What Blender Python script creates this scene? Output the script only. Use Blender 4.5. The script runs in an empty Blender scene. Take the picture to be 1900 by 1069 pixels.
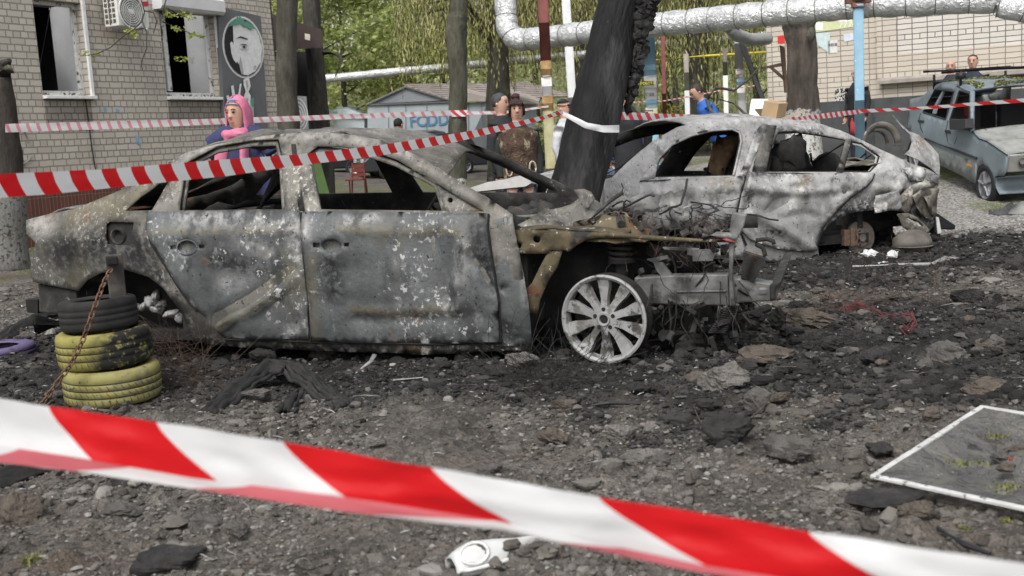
import bpy, math, random
import numpy as np
from mathutils import Vector, Matrix, noise
from mathutils.geometry import delaunay_2d_cdt
R = math.radians
SC = bpy.context.scene
COL = SC.collection
rnd = random.Random(7)
def V(*a): return Vector(a)

# ------------------------------------------------------------------ camera
FPX, CX, CY, CAMH = 2050.0, 950.0, 534.5, 1.25
PITCH, ROLL = math.atan(271.5 / 2050), R(3.45)
_r0 = V(1, 0, 0); FW = V(0, math.cos(PITCH), -math.sin(PITCH)); _u0 = V(0, math.sin(PITCH), math.cos(PITCH))
CR = math.cos(ROLL) * _r0 - math.sin(ROLL) * _u0
CU = math.sin(ROLL) * _r0 + math.cos(ROLL) * _u0
EYE = V(0, 0, CAMH)
cam = bpy.data.cameras.new('camera'); camo = bpy.data.objects.new('camera', cam); COL.objects.link(camo)
m = Matrix.Identity(4)
for i in range(3):
    m[i][0] = CR[i]; m[i][1] = CU[i]; m[i][2] = -FW[i]; m[i][3] = EYE[i]
camo.matrix_world = m
cam.sensor_width = 36; cam.sensor_fit = 'HORIZONTAL'; cam.lens = FPX / 1900 * 36
cam.clip_start = 0.05; cam.clip_end = 1500
cam.dof.use_dof = True; cam.dof.focus_distance = 8.5; cam.dof.aperture_fstop = 4.2
SC.camera = camo

# ------------------------------------------------------------------ light: bright overcast day
SUN_EL, SUN_AZ = R(52), R(200)          # azimuth clockwise from +Y
w = bpy.data.worlds.new('World'); SC.world = w; w.use_nodes = True
nt = w.node_tree; nt.nodes.clear()
sky = nt.nodes.new('ShaderNodeTexSky'); sky.sky_type = 'NISHITA'; sky.sun_disc = False
sky.sun_elevation = SUN_EL; sky.sun_rotation = SUN_AZ; sky.air_density = 1.0; sky.dust_density = 4.0
hs = nt.nodes.new('ShaderNodeHueSaturation'); hs.inputs['Saturation'].default_value = 0.22
bg = nt.nodes.new('ShaderNodeBackground'); bg.inputs['Strength'].default_value = 0.15
wo = nt.nodes.new('ShaderNodeOutputWorld')
nt.links.new(sky.outputs[0], hs.inputs['Color']); nt.links.new(hs.outputs[0], bg.inputs['Color']); nt.links.new(bg.outputs[0], wo.inputs['Surface'])
sl = bpy.data.lights.new('sun', 'SUN'); sl.energy = 1.3; sl.angle = R(25); sl.color = (1, 0.97, 0.92)
so = bpy.data.objects.new('sun', sl); COL.objects.link(so)
sd = V(math.sin(SUN_AZ) * math.cos(SUN_EL), math.cos(SUN_AZ) * math.cos(SUN_EL), math.sin(SUN_EL))
so.rotation_euler = sd.to_track_quat('Z', 'Y').to_euler(); so.location = sd * 50
SC.view_settings.view_transform = 'Standard'; SC.view_settings.look = 'None'
SC.view_settings.exposure = 0.68; SC.view_settings.gamma = 1
SC.cycles.max_bounces = 6; SC.cycles.diffuse_bounces = 3; SC.cycles.glossy_bounces = 2
SC.cycles.transparent_max_bounces = 8; SC.cycles.use_denoising = True

# ------------------------------------------------------------------ photo pixel -> place (survey helpers)
def ray(x, y): return FW + CR * ((x - CX) / FPX) - CU * ((y - CY) / FPX)
def G(x, y, z=0.0):
    d = ray(x, y); return EYE + d * ((z - CAMH) / d.z)
def P(x, y, Y):
    d = ray(x, y); return EYE + d * (Y / d.y)
def PL(x, y, o, n):                      # ray meets the plane through o with normal n
    d = ray(x, y); return EYE + d * ((o - EYE).dot(n) / d.dot(n))
def GR(x, y):                            # ray meets the terrain
    p = G(x, y)
    for _ in range(6): p = G(x, y, gh(p.x, p.y))
    return p
def sstep(a, b, x):
    t = min(1, max(0, (x - a) / (b - a))); return t * t * (3 - 2 * t)
def gbase(x, y):                         # lie of the land
    h = 0.5 * sstep(13.6, 18.5, y) * sstep(1.5, 5.5, x)
    h += 0.25 * sstep(14, 19, y) * sstep(-3, -7, x)
    h += 0.35 * sstep(26, 44, y) * (1 - sstep(1.5, 5.5, x))
    h += 0.2 * max(0, y - 52)
    return min(h, 26)
def burn_at(x, y):
    def seg(ax, ay, bx, by):
        t = ((x - ax) * (bx - ax) + (y - ay) * (by - ay)) / ((bx - ax) ** 2 + (by - ay) ** 2)
        t = min(1, max(0, t)); return math.hypot(x - ax - t * (bx - ax), y - ay - t * (by - ay))
    d = min(seg(-3.2, 7.2, 2.0, 6.0) - 0.95, seg(0.6, 9.3, 4.6, 10.0) - 1.35)
    d += 0.9 * noise.noise(V(x * .8, y * .8, 3)) + 0.35 * noise.noise(V(x * 3, y * 3, 9))
    return 1 - sstep(-0.35, 1.0, d)
def gh(x, y):
    return gbase(x, y) + 0.022 * noise.noise(V(x * .9, y * .9, 1))

def gfull(x, y):                         # terrain with its clods, as the ground mesh has it
    h = gh(x, y)
    if y < 1.8 or y > 16: return h
    N = noise.noise; p = V(x, y, 0); e = .35 + .65 * (1 - sstep(11.0, 13.5, y))
    z = .022 * (noise.ridged_multi_fractal(p * 2.6, 1.0, 2.1, 4, 1.0, 2.0) - 1.1) + .014 * N(p * 11 + V(5, 0, 0)) + .010 * N(p * 27)
    z += .085 * max(0, abs(N(p * 5.5 + V(9, 3, 0))) - .2) + .035 * max(0, abs(N(p * 13 + V(2, 8, 0))) - .18)
    if x > 1.5 and 5 < y < 9.4: z += .05 * max(0, N(p * 1.4 + V(1, 7, 0)) + .1) + .02 * N(p * 4)
    return h + z * e
# ------------------------------------------------------------------ mesh helpers
def wm(o):
    mt = o.matrix_basis.copy()
    while o.parent is not None:
        o = o.parent; mt = o.matrix_basis @ mt
    return mt
def tag(o, label=None, cat=None, group=None, kind=None):
    if label: o['label'] = label
    if cat: o['category'] = cat
    if group: o['group'] = group
    if kind: o['kind'] = kind
    return o
def thing(name, label, cat, loc, group=None, rz=0):
    o = bpy.data.objects.new(name, None); COL.objects.link(o)
    o.empty_display_size = .1; o.location = loc; o.rotation_euler = (0, 0, rz)
    return tag(o, label, cat, group)
def orth(t):
    a = V(0, 0, 1) if abs(t.z) < .9 else V(0, 1, 0)
    x = t.cross(a).normalized(); return x, x.cross(t).normalized()
class MB:
    def __init__(s): s.v = []; s.f = []; s.m = []; s.uv = None
    def add(s, vs, fs, mi=0):
        b = len(s.v); s.v += [Vector(p) for p in vs]
        s.f += [tuple(b + i for i in f) for f in fs]; s.m += [mi] * len(fs); return s
    def box(s, c, size, rot=None, mi=0):
        hx, hy, hz = size[0] / 2, size[1] / 2, size[2] / 2
        q = [V(x, y, z) for z in (-hz, hz) for y in (-hy, hy) for x in (-hx, hx)]
        if rot is not None: q = [rot @ p for p in q]
        c = Vector(c)
        return s.add([c + p for p in q], [(0, 2, 3, 1), (4, 5, 7, 6), (0, 1, 5, 4), (1, 3, 7, 5), (3, 2, 6, 7), (2, 0, 4, 6)], mi)
    def loft(s, pts, rad, n=10, cap=True, mi=0, wob=0, seed=0, up=None):
        pts = [Vector(p) for p in pts]; k = len(pts); vs = []; X = None
        for i, p in enumerate(pts):
            t = (pts[min(i + 1, k - 1)] - pts[max(i - 1, 0)]).normalized()
            if X is None:
                if up is not None: X = (up - t * up.dot(t)).normalized(); Y = t.cross(X)
                else: X, Y = orth(t)
            else:
                X = (X - t * X.dot(t)).normalized(); Y = t.cross(X)
            r = rad[i] if isinstance(rad, list) else rad
            rx, ry = r if isinstance(r, (list, tuple)) else (r, r)
            for j in range(n):
                a = 2 * math.pi * j / n; d = X * (rx * math.cos(a)) + Y * (ry * math.sin(a))
                if wob: d *= 1 + wob * noise.noise((p + d) * (0.35 / max(rx, .01)) + V(seed, 0, 0))
                vs.append(p + d)
        fs = [(i * n + j, i * n + (j + 1) % n, (i + 1) * n + (j + 1) % n, (i + 1) * n + j) for i in range(k - 1) for j in range(n)]
        if cap: fs += [tuple(range(n - 1, -1, -1)), tuple((k - 1) * n + j for j in range(n))]
        return s.add(vs, fs, mi)
    def lathe(s, prof, o, ax, n=32, mi=0, closed=False):
        ax = Vector(ax).normalized(); X, Y = orth(ax); o = Vector(o); vs = []
        for r, h in prof:
            for j in range(n):
                a = 2 * math.pi * j / n; vs.append(o + ax * h + X * (r * math.cos(a)) + Y * (r * math.sin(a)))
        k = len(prof); kk = k if closed else k - 1
        return s.add(vs, [(i * n + j, i * n + (j + 1) % n, ((i + 1) % k) * n + (j + 1) % n, ((i + 1) % k) * n + j) for i in range(kk) for j in range(n)], mi)
    def prism(s, poly, vec, mi=0):
        n = len(poly); a = [Vector(p) for p in poly]; vec = Vector(vec)
        return s.add(a + [p + vec for p in a], [tuple(range(n)), tuple(range(2 * n - 1, n - 1, -1))] + [(i, i + n, (i + 1) % n + n, (i + 1) % n) for i in range(n)], mi)
    def grid(s, rows, mi=0):
        n = len(rows[0]); k = len(rows)
        return s.add([p for r in rows for p in r], [(i * n + j, i * n + j + 1, (i + 1) * n + j + 1, (i + 1) * n + j) for i in range(k - 1) for j in range(n - 1)], mi)
    def ball(s, c, r, n=10, k=7, rot=None, mi=0, wob=0, seed=0):
        c = Vector(c); rows = []
        for i in range(k):
            th = math.pi * i / (k - 1); row = []
            for j in range(n):
                a = 2 * math.pi * j / n
                d = V(math.sin(th) * math.cos(a), math.sin(th) * math.sin(a), math.cos(th))
                if wob: d *= 1 + wob * noise.noise(d * 1.7 + V(seed * 3.1, seed, 0)) + wob * .5 * noise.noise(d * 4 + V(seed, 2, 0))
                d = V(d.x * r[0], d.y * r[1], d.z * r[2])
                row.append(c + (rot @ d if rot is not None else d))
            rows.append(row)
        vs = [p for q in rows for p in q]
        return s.add(vs, [(i * n + j, (i + 1) * n + j, (i + 1) * n + (j + 1) % n, i * n + (j + 1) % n) for i in range(k - 1) for j in range(n)], mi)
    def build(s, name, mats, parent=None, smooth=False, label=None, cat=None, group=None, kind=None, base=None, solid=0, bevel=0, uv=None, attrs=None, sub=0, remesh=0):
        if parent is not None: T = wm(parent).inverted(); vs = [T @ p for p in s.v]; loc = None
        else:
            if base is None:
                xs = [p.x for p in s.v]; ys = [p.y for p in s.v]; base = V((min(xs) + max(xs)) / 2, (min(ys) + max(ys)) / 2, min(p.z for p in s.v))
            loc = Vector(base); vs = [p - loc for p in s.v]
        me = bpy.data.meshes.new(name); me.from_pydata([tuple(p) for p in vs], [], s.f); me.validate(); me.update()
        if not isinstance(mats, (list, tuple)): mats = [mats]
        for mt in mats: me.materials.append(mt)
        if len(mats) > 1: me.polygons.foreach_set('material_index', s.m[:len(me.polygons)])
        if smooth: me.polygons.foreach_set('use_smooth', [True] * len(me.polygons))
        if uv:
            L = me.uv_layers.new(name='UVMap')
            idx = np.zeros(len(me.loops), dtype=np.int32); me.loops.foreach_get('vertex_index', idx)
            L.data.foreach_set('uv', np.array(uv, dtype=np.float32)[idx].ravel())
        for an, av in (attrs or {}).items():
            A = me.attributes.new(an, 'FLOAT', 'POINT'); A.data.foreach_set('value', np.array(av, dtype=np.float32))
        o = bpy.data.objects.new(name, me); COL.objects.link(o)
        if parent is not None: o.parent = parent
        else: o.location = loc
        if remesh:
            md = o.modifiers.new('r', 'REMESH'); md.mode = 'VOXEL'; md.voxel_size = remesh; md.use_smooth_shade = True
            md = o.modifiers.new('sm', 'SMOOTH'); md.iterations = 3
        if solid: md = o.modifiers.new('s', 'SOLIDIFY'); md.thickness = solid; md.offset = 0
        if bevel: md = o.modifiers.new('b', 'BEVEL'); md.width = bevel; md.segments = 2; md.limit_method = 'ANGLE'
        if sub: md = o.modifiers.new('u', 'SUBSURF'); md.levels = md.render_levels = sub
        return tag(o, label, cat, group, kind)

# ------------------------------------------------------------------ materials
def _nz(nt, co, scale, detail=6, rough=.6, stretch=None, dist=0):
    n = nt.nodes.new('ShaderNodeTexNoise'); n.inputs['Scale'].default_value = scale; n.inputs['Detail'].default_value = detail
    n.inputs['Roughness'].default_value = rough; n.inputs['Distortion'].default_value = dist
    if stretch:
        mp = nt.nodes.new('ShaderNodeMapping'); mp.inputs['Scale'].default_value = stretch
        nt.links.new(co, mp.inputs['Vector']); co = mp.outputs[0]
    nt.links.new(co, n.inputs['Vector']); return n.outputs['Fac']
def _rng(nt, s, lo, hi):
    n = nt.nodes.new('ShaderNodeMapRange'); n.inputs[1].default_value = lo; n.inputs[2].default_value = hi
    n.interpolation_type = 'SMOOTHSTEP'; nt.links.new(s, n.inputs[0]); return n.outputs[0]
def _mix(nt, f, a, b, mode='MIX'):
    n = nt.nodes.new('ShaderNodeMix'); n.data_type = 'RGBA'; n.blend_type = mode
    for sock, val in ((n.inputs[0], f), (n.inputs[6], a), (n.inputs[7], b)):
        if hasattr(val, 'is_output'): nt.links.new(val, sock)
        elif isinstance(val, (int, float)): sock.default_value = val
        else: sock.default_value = (*val, 1)
    return n.outputs[2]
def _math(nt, op, a, b=0.0):
    n = nt.nodes.new('ShaderNodeMath'); n.operation = op
    for i, val in enumerate((a, b)):
        if hasattr(val, 'is_output'): nt.links.new(val, n.inputs[i])
        else: n.inputs[i].default_value = val
    return n.outputs[0]
def _ramp(nt, s, stops):
    n = nt.nodes.new('ShaderNodeValToRGB'); e = n.color_ramp.elements
    while len(e) < len(stops): e.new(.5)
    for el, (p, c) in zip(e, stops): el.position = p; el.color = (*c, 1)
    nt.links.new(s, n.inputs[0]); return n.outputs[0]
def M(name, stops, scale=4, detail=6, rough=.85, metal=0.0, over=(), bump=(), stretch=None, dist=0, attr=(), zpaint=None, island=False, spec=.3, alpha=None, transl=0, nrough=.6):
    """noise colour ramp + masked overlays (colour, scale, lo, hi, stretch) + attribute overlays + bumps (scale, strength, distance)."""
    mt = bpy.data.materials.new(name); mt.use_nodes = True; nt = mt.node_tree; b = nt.nodes['Principled BSDF']
    tc = nt.nodes.new('ShaderNodeTexCoord'); co = tc.outputs['Object']
    if not isinstance(stops[0], tuple) or not isinstance(stops[0][1], tuple): stops = [(0, stops), (1, stops)]
    if island:
        gi = nt.nodes.new('ShaderNodeNewGeometry'); src = gi.outputs['Random Per Island']
    else: src = _nz(nt, co, scale, detail, nrough, stretch, dist)
    c = _ramp(nt, src, stops)
    for an, acol, k in attr:
        at = nt.nodes.new('ShaderNodeAttribute'); at.attribute_name = an
        f = _math(nt, 'MULTIPLY', at.outputs['Fac'], k)
        nzz = _rng(nt, _nz(nt, co, 24, 7), .3, .58); f = _math(nt, 'MULTIPLY', f, nzz)
        f2 = nt.nodes.new('ShaderNodeClamp'); nt.links.new(f, f2.inputs[0]); c = _mix(nt, f2.outputs[0], c, acol)
    for ov in over:
        col, sc, lo, hi = ov[:4]; st = ov[4] if len(ov) > 4 else None
        f = _rng(nt, _nz(nt, co, sc, 7, .65, st), lo, hi)
        if len(ov) > 5: f = _math(nt, 'MULTIPLY', f, _rng(nt, _nz(nt, co, ov[5][0], 4, .6), ov[5][1], ov[5][2]))
        c = _mix(nt, f, c, col)
    if zpaint:
        col, z0, soft = zpaint
        sx = nt.nodes.new('ShaderNodeSeparateXYZ'); nt.links.new(co, sx.inputs[0])
        zz = _math(nt, 'ADD', sx.outputs[2], _math(nt, 'MULTIPLY', _nz(nt, co, 9, 5), soft))
        f = _rng(nt, zz, z0 + soft * .55, z0 + soft * .45)
        chip = _rng(nt, _nz(nt, co, 22, 6), .36, .5); c = _mix(nt, _math(nt, 'MULTIPLY', f, chip), c, col)
    nt.links.new(c, b.inputs['Base Color'])
    b.inputs['Roughness'].default_value = rough; b.inputs['Metallic'].default_value = metal; b.inputs['Specular IOR Level'].default_value = spec
    prev = None
    for sc, st, ds in bump:
        bn = nt.nodes.new('ShaderNodeBump'); bn.inputs['Strength'].default_value = st; bn.inputs['Distance'].default_value = ds
        nt.links.new(_nz(nt, co, sc, 5, .6, stretch), bn.inputs['Height'])
        if prev is not None: nt.links.new(prev, bn.inputs['Normal'])
        prev = bn.outputs[0]
    if prev is not None: nt.links.new(prev, b.inputs['Normal'])
    out = nt.nodes['Material Output']; sh = b.outputs[0]
    if transl:
        t = nt.nodes.new('ShaderNodeBsdfTranslucent'); nt.links.new(c, t.inputs['Color'])
        mx = nt.nodes.new('ShaderNodeMixShader'); mx.inputs[0].default_value = transl
        nt.links.new(sh, mx.inputs[1]); nt.links.new(t.outputs[0], mx.inputs[2]); sh = mx.outputs[0]
    if alpha:
        t = nt.nodes.new('ShaderNodeBsdfTransparent'); mx = nt.nodes.new('ShaderNodeMixShader'); mx.inputs[0].default_value = alpha
        nt.links.new(t.outputs[0], mx.inputs[1]); nt.links.new(sh, mx.inputs[2]); sh = mx.outputs[0]
    nt.links.new(sh, out.inputs['Surface'])
    return mt
def letters(body, size, mat, parent, mw, off=0, center=False, name='lettering'):
    cu = bpy.data.curves.new(name, 'FONT'); cu.body = body; cu.size = size; cu.extrude = .001; cu.offset = off
    if center: cu.align_x = 'CENTER'
    tmp = bpy.data.objects.new(name, cu); COL.objects.link(tmp); dg = bpy.context.evaluated_depsgraph_get()
    me = bpy.data.meshes.new_from_object(tmp.evaluated_get(dg)); bpy.data.objects.remove(tmp); me.name = name; me.materials.clear(); me.materials.append(mat)
    o = bpy.data.objects.new(name, me); COL.objects.link(o); o.parent = parent; o.matrix_basis = wm(parent).inverted() @ mw; return o
def flat(name, c, rough=.7, metal=0, spec=.3, var=.12):
    a = tuple(x * (1 - var) for x in c); d = tuple(min(1, x * (1 + var)) for x in c)
    return M(name, [(.3, a), (.7, d)], 14, 5, rough, metal, spec=spec)
def brickmat(name, c1, c2, mortar, bw, rh, squash=1.0, sqf=2, stain=(.2, .18, .15), offset=.5, msize=.012, lo=.55, hi=.8, pbias=0):
    mt = bpy.data.materials.new(name); mt.use_nodes = True; nt = mt.node_tree; b = nt.nodes['Principled BSDF']
    tc = nt.nodes.new('ShaderNodeTexCoord'); co = tc.outputs['Object']
    sx = nt.nodes.new('ShaderNodeSeparateXYZ'); nt.links.new(co, sx.inputs[0])
    cx = nt.nodes.new('ShaderNodeCombineXYZ'); nt.links.new(_math(nt, 'ADD', sx.outputs[0], sx.outputs[1]), cx.inputs[0]); nt.links.new(sx.outputs[2], cx.inputs[1])
    wob = nt.nodes.new('ShaderNodeVectorMath'); wob.operation = 'ADD'; nt.links.new(cx.outputs[0], wob.inputs[0])
    nz = nt.nodes.new('ShaderNodeTexNoise'); nz.inputs['Scale'].default_value = 6; nt.links.new(co, nz.inputs['Vector'])
    sc = nt.nodes.new('ShaderNodeVectorMath'); sc.operation = 'SCALE'; sc.inputs['Scale'].default_value = .02; nt.links.new(nz.outputs['Color'], sc.inputs[0]); nt.links.new(sc.outputs[0], wob.inputs[1])
    br = nt.nodes.new('ShaderNodeTexBrick'); nt.links.new(wob.outputs[0], br.inputs['Vector'])
    br.offset = offset; br.squash = squash; br.squash_frequency = sqf
    for k, val in (('Color1', (*c1, 1)), ('Color2', (*c2, 1)), ('Mortar', (*mortar, 1)), ('Scale', 1.0), ('Mortar Size', msize), ('Mortar Smooth', .15), ('Bias', pbias), ('Brick Width', bw), ('Row Height', rh)):
        br.inputs[k].default_value = val
    c = _mix(nt, _rng(nt, _nz(nt, co, .9, 7), lo, hi), br.outputs['Color'], stain)
    c = _mix(nt, _rng(nt, _nz(nt, co, 30, 3), .3, .75), c, (.5, .47, .44), 'OVERLAY')
    nt.links.new(c, b.inputs['Base Color']); b.inputs['Roughness'].default_value = .9; b.inputs['Specular IOR Level'].default_value = .2
    bn = nt.nodes.new('ShaderNodeBump'); bn.invert = True; bn.inputs['Strength'].default_value = .8; bn.inputs['Distance'].default_value = .012; nt.links.new(br.outputs['Fac'], bn.inputs['Height'])
    b2 = nt.nodes.new('ShaderNodeBump'); b2.inputs['Strength'].default_value = .4; b2.inputs['Distance'].default_value = .01; nt.links.new(_nz(nt, co, 40, 4), b2.inputs['Height']); nt.links.new(bn.outputs[0], b2.inputs['Normal'])
    nt.links.new(b2.outputs[0], b.inputs['Normal'])
    return mt
WHITE = flat('white_paint', (.72, .72, .7), .5)
DARK = flat('dark_void', (.012, .012, .012), .95)
BLACKP = flat('black_plastic', (.02, .02, .022), .45)
SOOT = M('soot', [(.3, (.008, .008, .008)), (.6, (.02, .019, .018)), (.8, (.06, .055, .05))], 9, 8, .95, bump=((30, .6, .01),))
# ------------------------------------------------------------------ ground
def build_ground():
    ys = []; y = -3.0
    while y < 2.0: ys.append(y); y += .25
    while y < 13.5: ys.append(y); y += .0048 * y + .004
    while y < 260: ys.append(y); y *= 1.035
    ss = [-4, -3, -2.2, -1.6, -1.1, -.8, -.6, -.5] + [-.45 + .9 * i / 380 for i in range(381)] + [.5, .6, .8, 1.1, 1.6, 2.2, 3, 4]
    vs = []; burn = []; grass = []; grav = []
    N = noise.noise
    for y in ys:
        near = y < 16
        for s in ss:
            x = s * (y + 3.5)
            h = gh(x, y); bn = 0
            if near and abs(s) < .52 and y > 1.8:
                bn = burn_at(x, y)
                h = gfull(x, y)
            vs.append((x, y, h)); burn.append(bn)
            g = N(V(x * .45, y * .3, 4)) + .5 * N(V(x * 2, y * 2, 8))
            gr = sstep(9.8, 12, y) * sstep(.02, .5, g + .2 * sstep(12, 18, y) + .10 * sstep(2, 4, x))
            if y > 46: gr = 1
            grass.append(gr * .95 if y < 46 else 1); grav.append(sstep(9.2, 11.5, y) * sstep(2.2, 4.0, x))
    n = len(ss); k = len(ys)
    fs = [(i * n + j, i * n + j + 1, (i + 1) * n + j + 1, (i + 1) * n + j) for i in range(k - 1) for j in range(n - 1)]
    me = bpy.data.meshes.new('ground'); me.from_pydata(vs, [], fs); me.update()
    me.polygons.foreach_set('use_smooth', [True] * len(fs))
    for an, av in (('burn', burn), ('grass', grass), ('gravel', grav)):
        A = me.attributes.new(an, 'FLOAT', 'POINT'); A.data.foreach_set('value', np.array(av, dtype=np.float32))
    mt = bpy.data.materials.new('rubble_ground'); mt.use_nodes = True; nt = mt.node_tree; b = nt.nodes['Principled BSDF']
    co = nt.nodes.new('ShaderNodeTexCoord').outputs['Object']
    def att(n_):
        a = nt.nodes.new('ShaderNodeAttribute'); a.attribute_name = n_; return a.outputs['Fac']
    c = _ramp(nt, _nz(nt, co, 2.2, 9, .68), [(.25, (.045, .040, .035)), (.45, (.092, .083, .073)), (.6, (.145, .132, .117)), (.78, (.22, .203, .18))])
    vo = nt.nodes.new('ShaderNodeTexVoronoi'); vo.inputs['Scale'].default_value = 38; nt.links.new(co, vo.inputs['Vector'])
    v2 = nt.nodes.new('ShaderNodeTexVoronoi'); v2.inputs['Scale'].default_value = 95; nt.links.new(co, v2.inputs['Vector'])
    bwc = nt.nodes.new('ShaderNodeRGBToBW'); nt.links.new(vo.outputs['Color'], bwc.inputs[0])
    c = _mix(nt, .45, c, _ramp(nt, bwc.outputs[0], [(.2, (.2, .2, .2)), (.8, (.8, .8, .8))]), 'SOFT_LIGHT')
    c = _mix(nt, .6, c, _ramp(nt, _nz(nt, co, 24, 8, .75), [(.3, (.12, .12, .12)), (.7, (.88, .88, .88))]), 'OVERLAY')
    c = _mix(nt, _rng(nt, _nz(nt, co, 1.1, 6), .5, .72), c, (.085, .066, .05), 'MIX')
    gv = _ramp(nt, bwc.outputs[0], [(.2, (.12, .115, .105)), (.55, (.26, .25, .235)), (.85, (.42, .40, .38))])
    c = _mix(nt, att('gravel'), c, gv)
    gcol = _ramp(nt, _nz(nt, co, 14, 6), [(.3, (.05, .06, .018)), (.55, (.12, .145, .04)), (.75, (.24, .22, .09))])
    c = _mix(nt, _math(nt, 'MULTIPLY', att('grass'), _rng(nt, _nz(nt, co, 7, 6), .3, .55)), c, gcol)
    ash = _ramp(nt, _nz(nt, co, 5, 9, .7), [(.3, (.007, .0068, .0065)), (.48, (.018, .0175, .017)), (.62, (.042, .040, .0385)), (.78, (.095, .091, .087))])
    ash = _mix(nt, _rng(nt, _nz(nt, co, 60, 4), .66, .74), ash, (.34, .33, .32))
    c = _mix(nt, _math(nt, 'MULTIPLY', att('burn'), _rng(nt, _nz(nt, co, 3, 7), .18, .5)), c, ash)
    nt.links.new(c, b.inputs['Base Color']); b.inputs['Roughness'].default_value = .93; b.inputs['Specular IOR Level'].default_value = .25
    prev = None
    for src, st, ds in ((vo.outputs['Distance'], .9, .02), (v2.outputs['Distance'], .8, .008), (_nz(nt, co, 18, 8, .7), .8, .03), (_nz(nt, co, 150, 3), .5, .004)):
        bn = nt.nodes.new('ShaderNodeBump'); bn.inputs['Strength'].default_value = st; bn.inputs['Distance'].default_value = ds; nt.links.new(src, bn.inputs['Height'])
        if prev is not None: nt.links.new(prev, bn.inputs['Normal'])
        prev = bn.outputs[0]
    nt.links.new(prev, b.inputs['Normal'])
    me.materials.append(mt)
    o = bpy.data.objects.new('ground', me); COL.objects.link(o); tag(o, kind='structure')
build_ground()

# ------------------------------------------------------------------ gravel and crumbs nobody could count
ICO = []
def _ico():
    t = (1 + 5 ** .5) / 2
    v = [V(*p).normalized() for p in [(-1, t, 0), (1, t, 0), (-1, -t, 0), (1, -t, 0), (0, -1, t), (0, 1, t), (0, -1, -t), (0, 1, -t), (t, 0, -1), (t, 0, 1), (-t, 0, -1), (-t, 0, 1)]]
    f = [(0, 11, 5), (0, 5, 1), (0, 1, 7), (0, 7, 10), (0, 10, 11), (1, 5, 9), (5, 11, 4), (11, 10, 2), (10, 7, 6), (7, 1, 8), (3, 9, 4), (3, 4, 2), (3, 2, 6), (3, 6, 8), (3, 8, 9), (4, 9, 5), (2, 4, 11), (6, 2, 10), (8, 6, 7), (9, 8, 1)]
    return v, f
ICO = _ico()
def scatter(n, seed, size, ymin, ymax, dark):
    rg = random.Random(seed); vs = []; fs = []
    while n > 0:
        y = ymin * (ymax / ymin) ** rg.random(); x = rg.uniform(-.47, .47) * (y + .8)
        b = burn_at(x, y) if y < 12 else 0
        if (b > .5) != dark and rg.random() < .9: continue
        cl = noise.noise(V(x * 1.3, y * 1.3, 20)) + .25
        if rg.random() > cl * 1.4 + .45: continue
        n -= 1
        r = size * min(3.6, rg.lognormvariate(0, .55)) * (.35 + y * .13)
        z = gfull(x, y) + r * .12; bi = len(vs)
        a = rg.uniform(0, 6.28); ca, sa = math.cos(a), math.sin(a); ex, ey, ez = rg.uniform(.7, 1.5), rg.uniform(.6, 1.1), rg.uniform(.35, .8)
        for p in ICO[0]:
            k = r * rg.uniform(.7, 1.2); px, py, pz = p.x * k * ex, p.y * k * ey, p.z * k * ez
            vs.append((x + px * ca - py * sa, y + px * sa + py * ca, z + pz))
        fs += [(bi + i, bi + j, bi + l) for i, j, l in ICO[1]]
    return vs, fs
def gravel(name, mat, *a):
    v, f = scatter(*a); mb = MB(); mb.v = [V(*p) for p in v]; mb.f = f; mb.m = [0] * len(f)
    mb.build(name, mat, kind='stuff', base=V(0, 0, 0))
GRAV = M('gravel_stones', [(0, (.04, .036, .032)), (.35, (.085, .078, .07)), (.75, (.12, .11, .099)), (.95, (.165, .154, .141)), (.993, (.23, .218, .204)), (1, (.34, .33, .315))], island=True, rough=.92, bump=((60, .5, .004),))
CRUMB = M('burnt_crumbs', [(0, (.006, .006, .006)), (.4, (.016, .0155, .015)), (.8, (.034, .032, .031)), (.97, (.07, .067, .064)), (1, (.2, .195, .19))], island=True, rough=.92, bump=((60, .5, .004),))
gravel('gravel', GRAV, 48000, 3, .0062, 2.3, 12, False)
gravel('burnt_rubble', CRUMB, 44000, 5, .0066, 4.2, 11.5, True)
def clods(name, mat, n, seed, s0, dark):
    rg = random.Random(seed); mb = MB()
    while n > 0:
        y = 2.5 * (11.5 / 2.5) ** rg.random(); x = rg.uniform(-.47, .47) * (y + .8)
        if (burn_at(x, y) > .5) != dark or noise.noise(V(x * 1.1, y * 1.1, 33)) < -.12 + .2 * rg.random() - (.25 if x > 1 else 0): continue
        n -= 1; r = s0 * min(3.2, rg.lognormvariate(0, .5)) * (.6 + y * .07); pls = [(V(rg.gauss(0, 1), rg.gauss(0, 1), rg.gauss(0, 1)).normalized(), rg.uniform(.55, 1)) for _ in range(11)]
        c = V(x, y, gfull(x, y) + r * .15); vs = []; rz = Matrix.Rotation(rg.uniform(0, 6), 3, 'Z'); k, m_ = 7, 10; e = (rg.uniform(.9, 1.5), rg.uniform(.6, 1), rg.uniform(.4, .8))
        for i in range(k):
            th = math.pi * i / (k - 1)
            for j in range(m_):
                a = 2 * math.pi * j / m_; d = V(math.sin(th) * math.cos(a), math.sin(th) * math.sin(a), math.cos(th)); q = d * (r * min([1.15] + [h / d.dot(w_) for w_, h in pls if d.dot(w_) > .05]) * rg.uniform(.9, 1.08))
                vs.append(c + rz @ V(q.x * e[0], q.y * e[1], q.z * e[2]))
        mb.add(vs, [(i * m_ + j, (i + 1) * m_ + j, (i + 1) * m_ + (j + 1) % m_, i * m_ + (j + 1) % m_) for i in range(k - 1) for j in range(m_)])
    mb.build(name, mat, kind='stuff', base=V(0, 0, 0))
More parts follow.
